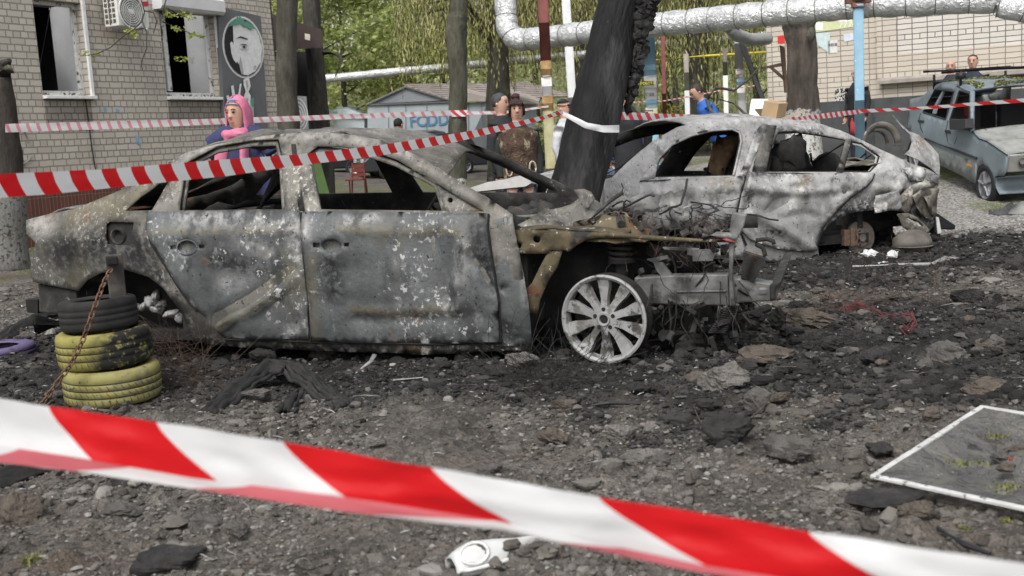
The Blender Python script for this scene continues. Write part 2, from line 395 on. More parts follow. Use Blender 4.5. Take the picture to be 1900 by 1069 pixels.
clods('rubble_crumbs', M('crumb_earth', [(0, (.05, .044, .038)), (.5, (.09, .081, .071)), (.85, (.14, .129, .115)), (1, (.21, .198, .183))], island=True, rough=.95, bump=((50, .8, .01), (140, .6, .004))), 2600, 8, .017, False)
clods('burnt_clods', M('crumb_burnt', [(0, (.008, .0078, .0075)), (.5, (.021, .020, .019)), (.85, (.05, .047, .044)), (1, (.10, .095, .088))], island=True, rough=.95, bump=((50, .8, .01), (140, .6, .004))), 2600, 9, .018, True)

# ------------------------------------------------------------------ single lumps
ROCK = {
    'pale': M('pale_asphalt', [(.3, (.075, .07, .063)), (.5, (.145, .135, .123)), (.72, (.24, .226, .206))], 9, 9, .92, bump=((26, 1, .03), (90, .9, .01))),
    'grey': M('grey_asphalt', [(.3, (.045, .042, .039)), (.5, (.088, .082, .076)), (.72, (.16, .152, .14))], 9, 9, .92, bump=((26, 1, .03), (90, .9, .01))),
    'brown': M('brown_earth', [(.3, (.045, .037, .031)), (.5, (.09, .075, .061)), (.72, (.155, .132, .108))], 9, 9, .95, bump=((22, 1, .03), (80, .9, .01))),
    'dark': M('charred_asphalt', [(.3, (.010, .010, .010)), (.55, (.028, .0265, .0255)), (.75, (.075, .071, .067))], 12, 9, .9, bump=((26, .9, .02), (90, .6, .006)))}
def rock(px, py, w_, h_, mat, label=None, group=None, seed=0, tilt=0, name='rubble_lump', flatk=.75, sub=True):
    g = GR(px, py + h_ * .42); sc = FPX / g.y; rx = w_ / 2 / sc; rz = h_ / 2 / sc * 1.15
    mb = MB(); rg = random.Random(seed); rot = Matrix.Rotation(rg.uniform(-.5, .5), 3, 'Z') @ Matrix.Rotation(tilt, 3, 'Y')
    c = g + V(0, rx * .5, rz * flatk); c.z = max(c.z, gfull(c.x, c.y) + rz * .45)
    n, k = 26, 17; rows = []
    pls = [(V(rg.gauss(0, 1), rg.gauss(0, 1), rg.gauss(0, 1)).normalized(), rg.uniform(.5, 1.0)) for _ in range(15)]
    for i in range(k):
        th = math.pi * i / (k - 1); row = []
        for j in range(n):
            a = 2 * math.pi * j / n; d = V(math.sin(th) * math.cos(a), math.sin(th) * math.sin(a), math.cos(th))
            # squarish broken block
            q = d * min([1.15] + [h / d.dot(n_) for n_, h in pls if d.dot(n_) > .05])
            q *= 1 + .13 * noise.noise(d * 2.6 + V(2, seed * 5.1, 0)) + .13 * noise.noise(d * 6 + V(seed, 0, 5)) + .10 * noise.noise(d * 14 + V(seed, 7, 5))
            row.append(c + rot @ V(q.x * rx * 1.1, q.y * rx * .85, q.z * rz * 1.1))
        rows.append(row)
    vs = [p for q in rows for p in q]
    mb.add(vs, [(i * n + j, (i + 1) * n + j, (i + 1) * n + (j + 1) % n, i * n + (j + 1) % n) for i in range(k - 1) for j in range(n)])
    return mb.build(name, ROCK[mat], label=label, cat='rubble', group=group, smooth=False, base=g)
GR_ = 'lumps of broken asphalt on the ground'
for i, a in enumerate([
    (1357, 710, 112, 54, 'pale', 'large flat tan slab of broken asphalt, biggest lump right of the alloy wheel'),
    (1412, 748, 56, 46, 'grey', 'pointed grey lump leaning against the large tan asphalt slab'),
    (1355, 808, 92, 60, 'dark', 'dark rough asphalt lump with pale specks below the large tan slab'),
    (1470, 842, 92, 46, 'grey', 'rounded grey lump with a reddish stain right of the dark speckled lump'),
    (1200, 852, 84, 38, 'pale', 'flat pale block of asphalt above the front tape'),
    (1158, 807, 56, 38, 'pale', 'small pale block just behind the flat pale block'),
    (1035, 818, 62, 36, 'brown', 'brown earthy lump left of the small pale block'),
    (1135, 872, 74, 20, 'pale', 'thin pale flake of asphalt just above the tape'),
    (1210, 893, 34, 36, 'pale', 'small whitish stone standing upright above the tape'),
    (1275, 926, 44, 30, 'pale', 'pale knobbly stone touching the upper edge of the tape'),
    (1055, 758, 52, 26, 'brown', 'small brown brick-like lump below the alloy wheel'),
    (965, 671, 76, 30, 'pale', 'pale lump lying under the burnt sill by the front wheel'),
    (918, 694, 62, 20, 'dark', 'flat dark chip in front of the pale lump by the sill'),
    (1510, 598, 96, 40, 'brown', 'big brown clod of earth next to the red cable bundle'),
    (1440, 662, 120, 36, 'brown', 'wide low brown clod between the tan slab and the red cables'),
    (487, 664, 56, 40, 'dark', 'charred black lump under the rear door sill'),
    (318, 1047, 150, 46, 'dark', 'thick asphalt chunk with black broken edge at the bottom edge near the left'),
    (30, 955, 90, 66, 'brown', 'earthy mound at the left edge below the tape'),
    (1180, 723, 48, 24, 'dark', 'small dark lump between the brick-like lump and the tan slab'),
    (378, 985, 64, 40, 'grey', 'grey broken lump above the thick black-edged chunk'),
    (440, 998, 50, 30, 'grey', 'small grey stone right of the grey broken lump below the tape'),
    (1655, 938, 130, 40, 'dark', 'dark mound of asphalt under the torn insect screen'),
    (1640, 845, 70, 26, 'dark', 'dark flat slab behind the corner of the torn insect screen'),
    (1700, 965, 70, 30, 'brown', 'brown root-like clod below the torn insect screen'),
    (1760, 660, 90, 34, 'grey', 'grey cracked lump right of the red cable bundle'),
    (1830, 720, 80, 30, 'brown', 'brown lump behind the torn insect screen'),
    (690, 828, 46, 24, 'pale', 'pale stone peeking over the middle of the front tape'),
    (478, 748, 60, 22, 'grey', 'grey stone under the arched strip of charred rubber'),
    (600, 660, 46, 18, 'grey', 'grey chip in the ash under the front door'),
    (905, 884, 60, 20, 'grey', 'grey flat chip just above the tape left of the pale blocks'),
    (240, 905, 70, 24, 'dark', 'dark slab just under the tape below the yellow tyres'),
    (215, 958, 90, 22, 'grey', 'grey slab of cracked asphalt below the tape on the left'),
]):
    rock(*a[:5], label=a[5], seed=i + 1, group=GR_)
rg = random.Random(44); spots = []
while len(spots) < 110:
    py = 640 + 400 * rg.random() ** 1.3; px = rg.uniform(20, 1880)
    if py < 700 and px < 1150 and rg.random() < .6: continue
    spots.append((px, py))
for i in range(34): spots.append((rg.uniform(1450, 1880), rg.uniform(520, 760)))
sp2 = [(rg.uniform(1180, 1890), rg.uniform(545, 880)) for _ in range(46)]
for i, (px, py) in enumerate(sp2):
    g = GR(px, py); wv = 24 + 34 * rg.random() ** 1.5; col = rg.choice(['dark', 'dark', 'grey', 'brown']) if burn_at(g.x, g.y) > .4 else rg.choice(['grey', 'brown', 'dark', 'grey'])
    rock(px, py, wv, wv * rg.uniform(.4, .6), col, 'medium ' + {'dark': 'blackened', 'grey': 'grey', 'brown': 'brown'}[col] + ' broken chunk on the rubble right of the alloy wheel', 'medium ' + col + ' rubble chunks', seed=300 + i)
for i, (px, py) in enumerate(spots):
    g = GR(px, py); b = burn_at(g.x, g.y); wv = 10 + 26 * rg.random() ** 2
    col = 'dark' if b > .55 else rg.choice(['grey', 'brown', 'grey', 'brown', 'dark', 'grey', 'pale'])
    rock(px, py, wv, wv * rg.uniform(.4, .75), col, 'small ' + {'dark': 'blackened', 'grey': 'grey', 'brown': 'brown', 'pale': 'pale'}[col] + ' lump of rubble lying loose on the churned ground', 'small ' + col + ' rubble lumps', seed=100 + i)
# ------------------------------------------------------------------ burnt cars: traced side panels carried onto real, curved car sides
def burnt(name, base, white, ochre, rust, lo1=.53, lo2=.6, con=1.0, fl=15, rough=.62, metal=.3, **k):
    d1 = tuple(c * (1 - .72 * con) for c in base); d2 = tuple(min(.8, c * (1 + .9 * con)) for c in base)
    return M(name, [(.28, d1), (.45, base), (.62, d2), (.8, tuple(c * (1 - .4 * con) for c in base))], 3.2, 10, rough, metal, nrough=.7,
             over=[(ochre, 2.1, .56, .72), (rust, 3.7, .62, .74), (tuple(c * (1 - .8 * con) for c in base), 1.6, .55, .75), (tuple(c * (1 - .55 * con) for c in base), 5, .52, .66, (1, 1, .35)), (white, fl, lo1 - .05, lo2 - .05, None, (2.4, .5, .62)), (white, 42, .55, .62, (1, 1, .7), (3.1, .5, .66)), ((.02, .02, .02), 38, .60, .68)],
             bump=((9, .35, .02), (34, .45, .008), (110, .3, .003)), attr=(('streak', (.14, .122, .07), .9), ('white', white, .62), ('char', (.016, .016, .017), 1.0)), **k)
BM_SIDE = burnt('burnt_door_steel', (.082, .087, .089), (.40, .395, .385), (.10, .094, .072), (.10, .06, .036), .63, .67, .62, 24)
BM_ROOF = burnt('burnt_roof_steel', (.105, .10, .089), (.40, .385, .355), (.125, .105, .07), (.13, .07, .04), .625, .665, 1.0, 38)
BM_WHITE = burnt('ash_white_steel', (.255, .252, .246), (.46, .455, .445), (.19, .16, .11), (.13, .09, .055), .57, .66, .78, 9, .55, .28)
BM_TAIL = burnt('scorched_tan_steel', (.145, .132, .108), (.4, .38, .34), (.25, .19, .11), (.16, .1, .06), .55, .64)
BM_IN = M('sooty_inner_steel', [(.3, (.012, .012, .012)), (.55, (.035, .034, .032)), (.75, (.09, .085, .078))], 6, 9, .9, .1, over=[((.3, .29, .27), 16, .63, .72), ((.1, .07, .045), 4, .6, .72)], bump=((24, .6, .012),))
BM_RUST = M('ochre_burnt_steel', [(.3, (.045, .036, .021)), (.5, (.095, .078, .046)), (.7, (.14, .116, .072))], 5, 9, .8, .2, over=[((.13, .06, .03), 4, .52, .64), ((.42, .40, .36), 26, .60, .66), ((.025, .025, .025), 6, .54, .66)], bump=((30, .5, .008),))
BM_ALU = M('ash_alloy', [(.3, (.05, .05, .049)), (.5, (.125, .125, .12)), (.72, (.27, .27, .262))], 7, 9, .65, .35, over=[((.035, .034, .032), 6, .5, .64), ((.16, .12, .08), 5, .62, .72)], bump=((40, .4, .006),))
RIMM = M('ash_rim', [(.3, (.18, .18, .178)), (.6, (.34, .34, .335))], 8, 9, .65, .2, over=[((.032, .03, .029), 8, .50, .62), ((.02, .02, .02), 26, .58, .68), ((.13, .122, .11), 4, .5, .65)], bump=((60, .3, .004),))
COIL = M('burnt_coil', [(.3, (.02, .02, .02)), (.7, (.07, .065, .06))], 20, 6, .8, .3)

def dens(pts, step, closed=True):
    out = []; n = len(pts)
    for i in range(n if closed else n - 1):
        a = pts[i]; b = pts[(i + 1) % n]; L = math.hypot(b[0] - a[0], b[1] - a[1]); k = max(1, int(L / step))
        out += [(a[0] + (b[0] - a[0]) * j / k, a[1] + (b[1] - a[1]) * j / k) for j in range(k)]
    if not closed: out.append(tuple(pts[-1]))
    return out
def inside(p, poly):
    x, y = p; c = False; n = len(poly); j = n - 1
    for i in range(n):
        if (poly[i][1] > y) != (poly[j][1] > y) and x < (poly[j][0] - poly[i][0]) * (y - poly[i][1]) / (poly[j][1] - poly[i][1]) + poly[i][0]: c = not c
        j = i
    return c
def dseg(p, pl):
    best = 9
    for a, b in zip(pl, pl[1:]):
        dx, dy = b[0] - a[0], b[1] - a[1]; t = ((p[0] - a[0]) * dx + (p[1] - a[1]) * dy) / max(1e-9, dx * dx + dy * dy); t = min(1, max(0, t))
        best = min(best, math.hypot(p[0] - a[0] - t * dx, p[1] - a[1] - t * dy))
    return best
def cdt(outer, holes, step):
    """triangles of a polygon with holes, filled with an inner grid of points"""
    pts = list(outer); edges = [(i, (i + 1) % len(outer)) for i in range(len(outer))]
    for h in holes:
        b = len(pts); pts += h; edges += [(b + i, b + (i + 1) % len(h)) for i in range(len(h))]
    xs = [p[0] for p in outer]; ys = [p[1] for p in outer]; x = min(xs); row = 0
    nb = len(pts); rg_ = random.Random(1)
    while x < max(xs):
        y = min(ys) + (step / 2 if row % 2 else 0)
        while y < max(ys):
            q = (x + rg_.uniform(-.15, .15) * step, y + rg_.uniform(-.15, .15) * step)
            if inside(q, outer) and not any(inside(q, h) for h in holes) and dseg(q, outer + [outer[0]]) > step * .45 and not any(dseg(q, h + [h[0]]) < step * .45 for h in holes): pts.append(q)
            y += step
        x += step * .87; row += 1
    r = delaunay_2d_cdt([Vector(p) for p in pts], edges, [], 0, 1e-6)
    vs = [(p.x, p.y) for p in r[0]]; fs = []
    for f in r[2]:
        c = (sum(vs[i][0] for i in f) / 3, sum(vs[i][1] for i in f) / 3)
        if inside(c, outer) and not any(inside(c, h) for h in holes): fs.append(tuple(f))
    return vs, fs
class Wreck:
    def __init__(s, o, yaw, W, off, front=1):
        y = R(yaw); s.o = V(o[0], o[1], 0); s.a = V(math.cos(y), -math.sin(y), 0); s.w = V(math.sin(y), math.cos(y), 0); s.W = W; s.off = off
    def sz(s, px, py, ex=0):
        o = 0; d = ray(px, py)
        for _ in range(7):
            q = s.o + s.w * (o + ex); p = EYE + d * ((q - EYE).dot(s.w) / d.dot(s.w)) - s.o; S = p.dot(s.a); Z = p.z; o = s.off(S, Z)
        return S, Z
    def pt(s, S, Z, ex=0, mirror=False):
        o = s.off(S, Z) + ex
        return s.o + s.a * S + s.w * (s.W - o if mirror else o) + V(0, 0, Z)
    def at(s, px, py, ex=0):                     # a photo point lying ex metres inboard of the side
        return s.pt(*s.sz(px, py, ex), ex)
    def loc(s, S, D, Z): return s.o + s.a * S + s.w * D + V(0, 0, Z)
    def sheet(s, name, outline, mat, parent, holes=(), ex=0, mirror=False, step=.045, thick=.012, dent=.012, dsc=2.2, folds=(), pits=(), whites=(), chars=(), seed=0, curl=None, smooth=True, sharp=0):
        poly = dens([s.sz(*p, ex) for p in outline], step); hs_ = [dens([s.sz(*p, ex) for p in h], step) for h in holes]
        vs, fs = cdt(poly, hs_, step)
        fo = [([s.sz(*p, ex) for p in pl], wd, am, st) for pl, wd, am, st in folds]
        wh = [([s.sz(*p, ex) for p in pl], wd) for pl, wd in whites]; ch = [([s.sz(*p, ex) for p in pl], wd) for pl, wd in chars]
        mb = MB(); stv = []; wv = []; cv = []; P3 = []
        for q in vs:
            d = dent * noise.noise(V(q[0] * dsc, q[1] * dsc, seed)) + dent * .5 * noise.noise(V(q[0] * dsc * 3, q[1] * dsc * 3, seed + 4))
            if sharp: d += sharp * (abs(noise.noise(V(q[0] * 2.7, q[1] * 2.7, seed + 11))) + .6 * abs(noise.noise(V(q[0] * 6, q[1] * 6, seed + 15))) - .3)
            st_ = 0
            for pl, wd, am, sk in fo:
                dd = dseg(q, pl); e = .35 * math.exp(-(dd / wd) ** 2) + .65 * max(0, 1 - dd / (wd * 1.7)); d -= am * e; st_ = max(st_, sk * math.exp(-(dseg(q, pl) / (wd * 1.3)) ** 2))
            for (px, py, rx, rz, dp) in pits:
                c = s.sz(px, py, ex); r2 = ((q[0] - c[0]) / rx) ** 2 + ((q[1] - c[1]) / rz) ** 2
                d += dp * 1.5 * (1 - sstep(.72, 1.0, r2)) 
            if curl: d += curl(q)
            stv.append(st_); wv.append(max([0] + [math.exp(-(dseg(q, pl) / wd) ** 2) for pl, wd in wh])); cv.append(max([0] + [math.exp(-(dseg(q, pl) / wd) ** 2) for pl, wd in ch]))
            P3.append(s.pt(q[0], q[1], ex + d, mirror))
        if not mirror: fs = [f[::-1] for f in fs]
        mb.add(P3, fs)
        return mb.build(name, mat, parent, smooth=smooth, solid=thick, attrs={'streak': stv, 'white': wv, 'char': cv})
    def across(s, name, top, mat, parent, t0=0, t1=1, n=18, arch=.05, sag=None, dent=.015, thick=.015, seed=0, sc=3.0):
        """a sheet spanning from the near side line to the same line on the far side"""
        L = dens([s.sz(*p) for p in top], .05, False); rows = []
        for (S, Z) in L:
            a = s.pt(S, Z); b = s.pt(S, Z, 0, True); row = []
            for j in range(n + 1):
                t = t0 + (t1 - t0) * j / n; p = a.lerp(b, t)
                z = arch * math.sin(math.pi * t) + dent * noise.noise(V(S * sc, t * sc * 1.6, seed)) + dent * .6 * noise.noise(V(S * sc * 2.6, t * sc * 4, seed + 3))
                if sag: z -= sag(S, t)
                row.append(p + V(0, 0, z))
            rows.append(row)
        mb = MB().grid(rows); return mb.build(name, mat, parent, smooth=True, solid=thick)
    def bar(s, name, pts, rad, mat, parent, n=8, mb=None, wob=.0):
        q = mb or MB(); q.loft([s.at(*p) if len(p) == 3 else p for p in pts], rad, n, wob=wob)
        return q if mb else q.build(name, mat, parent, smooth=True)
def gap(car, name, px, parent, r=.006, ex=-.02):
    mb = MB(); mb.loft([car.at(*q, ex) for q in px], r, 5); return mb.build(name, SOOT, parent)
def C9(*p): return [(900 + x / 2.673, 300 + y / 2.673) for x, y in p]
def C10(*p): return [(1100 + x / 2.714, 190 + y / 2.714) for x, y in p]
def C6(*p): return [(500 + x / 2.969, 240 + y / 2.969) for x, y in p]
def circ(cx, cy, rx, ry=None, n=14): return [(cx + rx * math.cos(2 * math.pi * i / n), cy + (ry or rx) * math.sin(2 * math.pi * i / n)) for i in range(n)]
def rect(x0, y0, x1, y1): return [(x0, y0), (x1, y0), (x1, y1), (x0, y1)]
# ------------------------------------------------------------------ the dark burnt saloon in front
def offA(S, Z): return .015 + max(0, .5 - Z) ** 2 * .28 + max(0, Z - .80) * .40 + max(0, Z - .62) ** 2 * .12 + max(0, -S - 3.0) ** 2 * .10
h_ = G(1117, 595, .255)
A = Wreck((h_.x, h_.y), 17, 1.80, offA)
carA = thing('burnt_saloon_car', 'burnt-out dark grey saloon with bare pale alloy front wheel and no bonnet, nearest wreck', 'car', A.loc(-1.5, .9, 0))
fw_hole = [(577, 300), (573, 285), (590, 272), (635, 273), (689, 281), (736, 297), (790, 327), (862, 372), (900, 393), (596, 389)]
rw_hole = [(334, 391), (341, 345), (347, 303), (404, 272), (471, 261), (517, 259), (524, 290), (530, 389)]
q_hole = [(233, 392), (262, 366), (300, 339), (317, 334), (283, 391)]
fuel = [(198, 416), (204, 412), (249, 413), (247, 449), (240, 456), (201, 453)]
outA = [(49, 409), (91, 398), (141, 388), (189, 368), (236, 348), (276, 325), (323, 297), (347, 284), (404, 268), (438, 262), (505, 251), (573, 246), (640, 249), (709, 261), (769, 287), (803, 306), (864, 344), (904, 366), (951, 398),
        (958, 440), (972, 520), (985, 600), (986, 648), (800, 657), (600, 651), (420, 642), (362, 634), (352, 610), (340, 583), (322, 557), (303, 535), (276, 514), (236, 501), (189, 506), (162, 520), (145, 540), (64, 523), (57, 510), (60, 483), (69, 449), (50, 435)]
A.sheet('body_side', outA, BM_ROOF, carA, [fw_hole, rw_hole, q_hole, fuel], step=.038, dent=.012, seed=3, sharp=.008, folds=[([(60, 449), (160, 437), (270, 440)], .02, .012, .0), ([(150, 405), (220, 385), (285, 340)], .09, 0, .8), ([(150, 470), (140, 530)], .05, 0, .7), ([(560, 395), (545, 260)], .03, .012, .3)],
        whites=[([(60, 415), (90, 420)], .07), ([(330, 290), (500, 252), (640, 250), (760, 284)], .03)], chars=[([(110, 470), (190, 450), (260, 480)], .16), ([(250, 440), (300, 520)], .08), ([(230, 350), (330, 292)], .03), ([(320, 560), (400, 640), (960, 652)], .10), ([(975, 520), (985, 640)], .05)])
A.sheet('body_side', outA, BM_IN, carA, [fw_hole, rw_hole, q_hole], mirror=True, dent=.02, seed=9, step=.07)
# doors
dF = [(562, 393), (700, 394), (905, 397), (903, 425), (912, 490), (924, 560), (928, 634), (800, 637), (660, 636), (580, 632), (575, 570), (566, 480)]
for n_, (hx, hy) in (('handle_dish', (617, 456)), ('handle_dish', (347, 459))):
    mb = MB(); e_ = [A.at(hx + 20 * math.cos(t) * (1 if hx > 500 else .92), hy + 13.5 * math.sin(t), -.026) for t in [2 * math.pi * i / 28 for i in range(29)]]; mb.loft(e_, .0055, 5, cap=False)
    rows = [[A.at(hx + 20 * k * math.cos(t) * .98, hy + 13.5 * k * math.sin(t), -.026 + .03 * (1 - k ** 4)) for t in [2 * math.pi * i / 28 for i in range(29)]] for k in (1, .9, .7, .4, .05)]; mb.grid(rows); mb.build(n_, BM_SIDE, carA, smooth=True)
o_ = A.sheet('front_door', dF, BM_SIDE, carA, [rect(582, 450, 596, 459), rect(641, 450, 650, 457), circ(617, 456, 19.5, 13, 20)], ex=-.022, dent=.018, seed=5, sharp=.010, step=.036,
        folds=[([(630, 422), (700, 430), (860, 430)], .018, .014, .9), ([(655, 575), (700, 580), (800, 577), (850, 572)], .02, .022, .9), ([(864, 430), (850, 500), (838, 540)], .015, .03, .0), ([(580, 480), (584, 620)], .03, .01, .7), ([(745, 430), (735, 540)], .008, .01, .5), ([(870, 470), (915, 540)], .02, -.04, 0), ([(800, 440), (820, 560)], .05, -.025, 0), ([(890, 440), (880, 620)], .015, .03, 0), ([(660, 590), (900, 588)], .03, -.02, 0)],
        whites=[([(866, 440), (855, 470), (858, 500), (845, 520)], .035), ([(840, 550), (835, 575), (880, 585)], .04), ([(566, 410), (572, 440)], .03), ([(700, 403), (640, 410)], .03)], chars=[([(885, 430), (915, 520)], .06), ([(615, 490), (620, 540)], .09)])
dR = [(276, 393), (420, 393), (556, 392), (560, 430), (566, 500), (572, 560), (574, 629), (480, 629), (417, 627), (394, 609), (364, 577), (337, 543), (303, 489), (280, 452), (272, 422)]
A.sheet('rear_door', dR, BM_SIDE, carA, [rect(316, 455, 327, 463), rect(370, 454, 380, 461), circ(347, 459, 18, 13, 20)], ex=-.018, dent=.016, seed=8, sharp=.009, step=.036,
        folds=[([(275, 429), (400, 430), (470, 427), (556, 424)], .016, .012, .8), ([(405, 606), (450, 583), (500, 555), (552, 508)], .014, .05, 1.0), ([(400, 590), (450, 565), (540, 500)], .03, -.03, 0), ([(285, 455), (345, 550), (390, 605)], .02, -.012, .2)],
        whites=[([(340, 405), (440, 405), (540, 412)], .05), ([(545, 425), (552, 470), (540, 520)], .06), ([(450, 452), (500, 470)], .05), ([(420, 520), (480, 515)], .07), ([(560, 600), (540, 615)], .04)], chars=[([(400, 480), (480, 500)], .1)])
gap(A, 'door_gap', [(559, 394), (563, 470), (569, 530), (577, 590), (577, 632)], carA, .009)
gap(A, 'door_gap', dR[10:] + [dR[0]], carA, .007, -.016)
gap(A, 'door_gap', [(906, 397), (905, 425), (914, 490), (926, 560), (930, 634)], carA, .007)
gap(A, 'door_gap', [(417, 630), (580, 635), (800, 639), (930, 637)], carA, .007, -.016)
# inner door panel, a dark sheet added so the door insides look shaded, and sail panel
A.sheet('inner_panel', [(270, 396), (930, 400), (960, 640), (420, 640), (340, 560)], BM_IN, carA, ex=.10, dent=.03, step=.09)
A.sheet('window_frame', [(347, 303), (404, 274), (471, 263), (516, 261), (523, 290), (530, 392), (524, 392), (519, 300), (513, 271), (470, 272), (404, 284), (356, 310), (343, 392), (334, 392)], BM_ROOF, carA, ex=.03, step=.03, dent=.006)
A.sheet('window_frame', [(576, 392), (569, 290), (585, 273), (635, 276), (689, 284), (736, 300), (790, 330), (812, 343), (829, 396), (822, 396), (806, 347), (736, 310), (689, 294), (640, 285), (592, 284), (580, 300), (597, 392)], BM_ROOF, carA, ex=.03, step=.03, dent=.006)
A.sheet('sail_panel', [(810, 340), (900, 391), (902, 396), (829, 396)], BM_ROOF, carA, [circ(836, 372, 5, 5, 8)], ex=.02, step=.03, dent=.006)
# B pillar hollow strip
A.sheet('pillar', [(541, 268), (549, 268), (566, 392), (556, 392)], BM_IN, carA, ex=-.012, step=.04, dent=.003)
# roof, rear window frame, deck
sagA = lambda S, t: .17 * sstep(-2.35, -1.2, S) * math.sin(math.pi * min(1, t * 1.1)) ** 1.3 + .05 * sstep(-1.7, -1.1, S)
A.across('roof', [(338, 290), (404, 268), (438, 262), (505, 251), (573, 246), (640, 249), (709, 261), (750, 279)], BM_ROOF, carA, arch=.05, sag=sagA, dent=.035, seed=2)
A.across('rear_window_frame', [(225, 352), (240, 346), (252, 339)], BM_ROOF, carA, arch=.04, dent=.01)
A.across('boot_lid', [(50, 410), (91, 399), (141, 389), (189, 369), (230, 351)], BM_ROOF, carA, t0=.02, t1=.98, arch=.03, dent=.02, seed=5)
A.across('rear_panel', [(52, 412), (52, 436), (68, 450), (60, 485), (58, 510), (66, 524)], BM_SIDE, carA, arch=0, dent=.02, seed=6)
mb = MB()                                                                   # cowl under the missing windscreen
rows = []
for i in range(9):
    t = i / 8; row = []
    for j in range(15):
        u = j / 14; p = A.pt(-.50 + .20 * t + .30 * math.sin(math.pi * u) + .05 * noise.noise(V(u * 4, t, 1)), .79 - .07 * t, .16 + u * 1.32)
        row.append(p + V(0, 0, .05 * math.sin(math.pi * u) * (1 - t) + .06 * noise.noise(p * 4) + .04 * noise.noise(p * 11) - .05 * t * t))
    rows.append(row)
mb.grid(rows).build('cowl_panel', BM_ROOF, carA, smooth=True, solid=.012)
A.sheet('cowl_scrap', C9((150, 268), (230, 292), (290, 310), (380, 292), (462, 264), (522, 226), (550, 182), (532, 150), (495, 135), (440, 140), (470, 182), (430, 212), (380, 228), (330, 238), (250, 262)), BM_ROOF, carA, [C9((180, 278), (235, 288), (245, 296), (190, 290))], ex=.62, dent=.05, sharp=.05, dsc=3.5, step=.03, thick=.008, seed=60)
A.sheet('cowl_scrap', C9((440, 300), (560, 268), (680, 262), (780, 300), (800, 330), (720, 345), (560, 340), (440, 330)), BM_RUST, carA, [C9(*circ(600, 300, 62, 10, 14))], ex=.34, dent=.04, sharp=.03, dsc=3.5, step=.03, thick=.008, seed=62)
# fuel filler
mb = MB(); c = A.at(224, 434, .09)
mb.prism([A.at(x, y, .02) for x, y in fuel][::-1], A.w * .1)
mb.build('filler_recess', SOOT, carA)
mb = MB(); mb.lathe([(.03, 0), (.055, -.01), (.055, -.06), (.04, -.065), (.036, -.02), (.01, -.015)], A.at(229, 437, .075), A.w, 20)
mb.build('filler_neck', BM_IN, carA, smooth=True)
# floor, firewall, rear bulkhead, arches
def boxA(name, S0, S1, D0, D1, Z0, Z1, mat, bev=0, mb=None):
    q = mb or MB(); P8 = [A.loc(S, D, Z) for Z in (Z0, Z1) for D in (D0, D1) for S in (S0, S1)]
    q.add(P8, [(0, 2, 3, 1), (4, 5, 7, 6), (0, 1, 5, 4), (1, 3, 7, 5), (3, 2, 6, 7), (2, 0, 4, 6)])
    return q if mb else q.build(name, mat, carA, bevel=bev)
boxA('floor_pan', -3.3, -.45, .12, 1.68, .14, .2, SOOT)
boxA('firewall', -.5, -.44, .12, 1.68, .2, .72, BM_IN)
boxA('rear_bulkhead', -2.72, -2.66, .15, 1.65, .2, .86, BM_IN)
boxA('boot_floor', -3.6, -2.7, .55, 1.4, .22, .3, SOOT)
boxA('parcel_shelf', -3.15, -2.68, .18, 1.62, .84, .88, BM_IN)
boxA('wheel_arch_liner', -3.45, -2.4, .5, .55, .1, .8, SOOT)
boxA('wheel_arch_liner', -.42, .55, .52, .58, .1, .72, SOOT)
# seats: charred frames
def lump(mb, c, r, sd, wob=.35, rot=None): mb.ball(c, r, 14, 9, rot, wob=wob, seed=sd)
for D in (.5, 1.3):
    mb = MB()
    for dd in (-.2, .2):
        mb.loft([A.loc(-1.35, D + dd, .3), A.loc(-1.85, D + dd, .34), A.loc(-2.08, D + dd * .9, .62), A.loc(-2.2, D + dd * .8, .9)], .018, 6)
    for k in range(6):
        z = .4 + .08 * k; s_ = -1.88 - (z - .34) * .52
        mb.loft([A.loc(s_, D - .19, z), A.loc(s_ + .03, D, z - .02), A.loc(s_, D + .19, z)], .008, 5)
    lump(mb, A.loc(-1.6, D, .34), (.26, .24, .07), 3 + D)
    mb.build('seat_frame', SOOT, carA, smooth=True)
mb = MB(); rg = random.Random(3)
for k in range(9):
    lump(mb, A.loc(-2.6 + rg.uniform(-.15, .12), .28 + k * .15, .78 + rg.uniform(-.04, .06)), (.14, .13, .12), k, .6)
mb.loft([A.loc(-2.75, .3, .86), A.loc(-2.5, .7, .95), A.loc(-2.35, 1.3, .93)], .022, 6)
mb.loft([A.loc(-2.45, .55, .8), A.loc(-2.3, .75, 1.08), A.loc(-2.2, .85, 1.2)], .05, 6, wob=.3)
mb.build('rear_seat', SOOT, carA, smooth=True)
mb = MB()
mb.loft([A.at(335, 366, .25), A.at(400, 335, .3), A.at(440, 318, .35)], .02, 6)
mb.build('brace_bar', BM_ROOF, carA, smooth=True)
# dashboard beam, steering wheel
mb = MB(); mb.loft([A.loc(-.75, .15 + .15 * k, .76 + .02 * math.sin(k * 2)) for k in range(11)], .06, 8, wob=.4)
for k in range(7): lump(mb, A.loc(-.72 + .05 * math.sin(k * 3), .3 + k * .2, .72), (.12, .11, .1), 20 + k, .6)
mb.build('dashboard_beam', BM_IN, carA, smooth=True)
mb = MB(); c = A.loc(-1.1, .5, .86); ax = (A.a * .8 + V(0, 0, -.5)).normalized(); X, Y = orth(ax)
mb.loft([c + X * (.18 * math.cos(t)) + Y * (.18 * math.sin(t)) for t in [2 * math.pi * i / 24 for i in range(25)]], .011, 6)
for t in (.3, 2.6, 4.6): mb.loft([c, c + X * (.18 * math.cos(t)) + Y * (.18 * math.sin(t))], .012, 5)
mb.loft([c, c + ax * .4], .025, 8); mb.ball(c, (.06, .06, .05))
mb.build('steering_wheel', SOOT, carA, smooth=True)
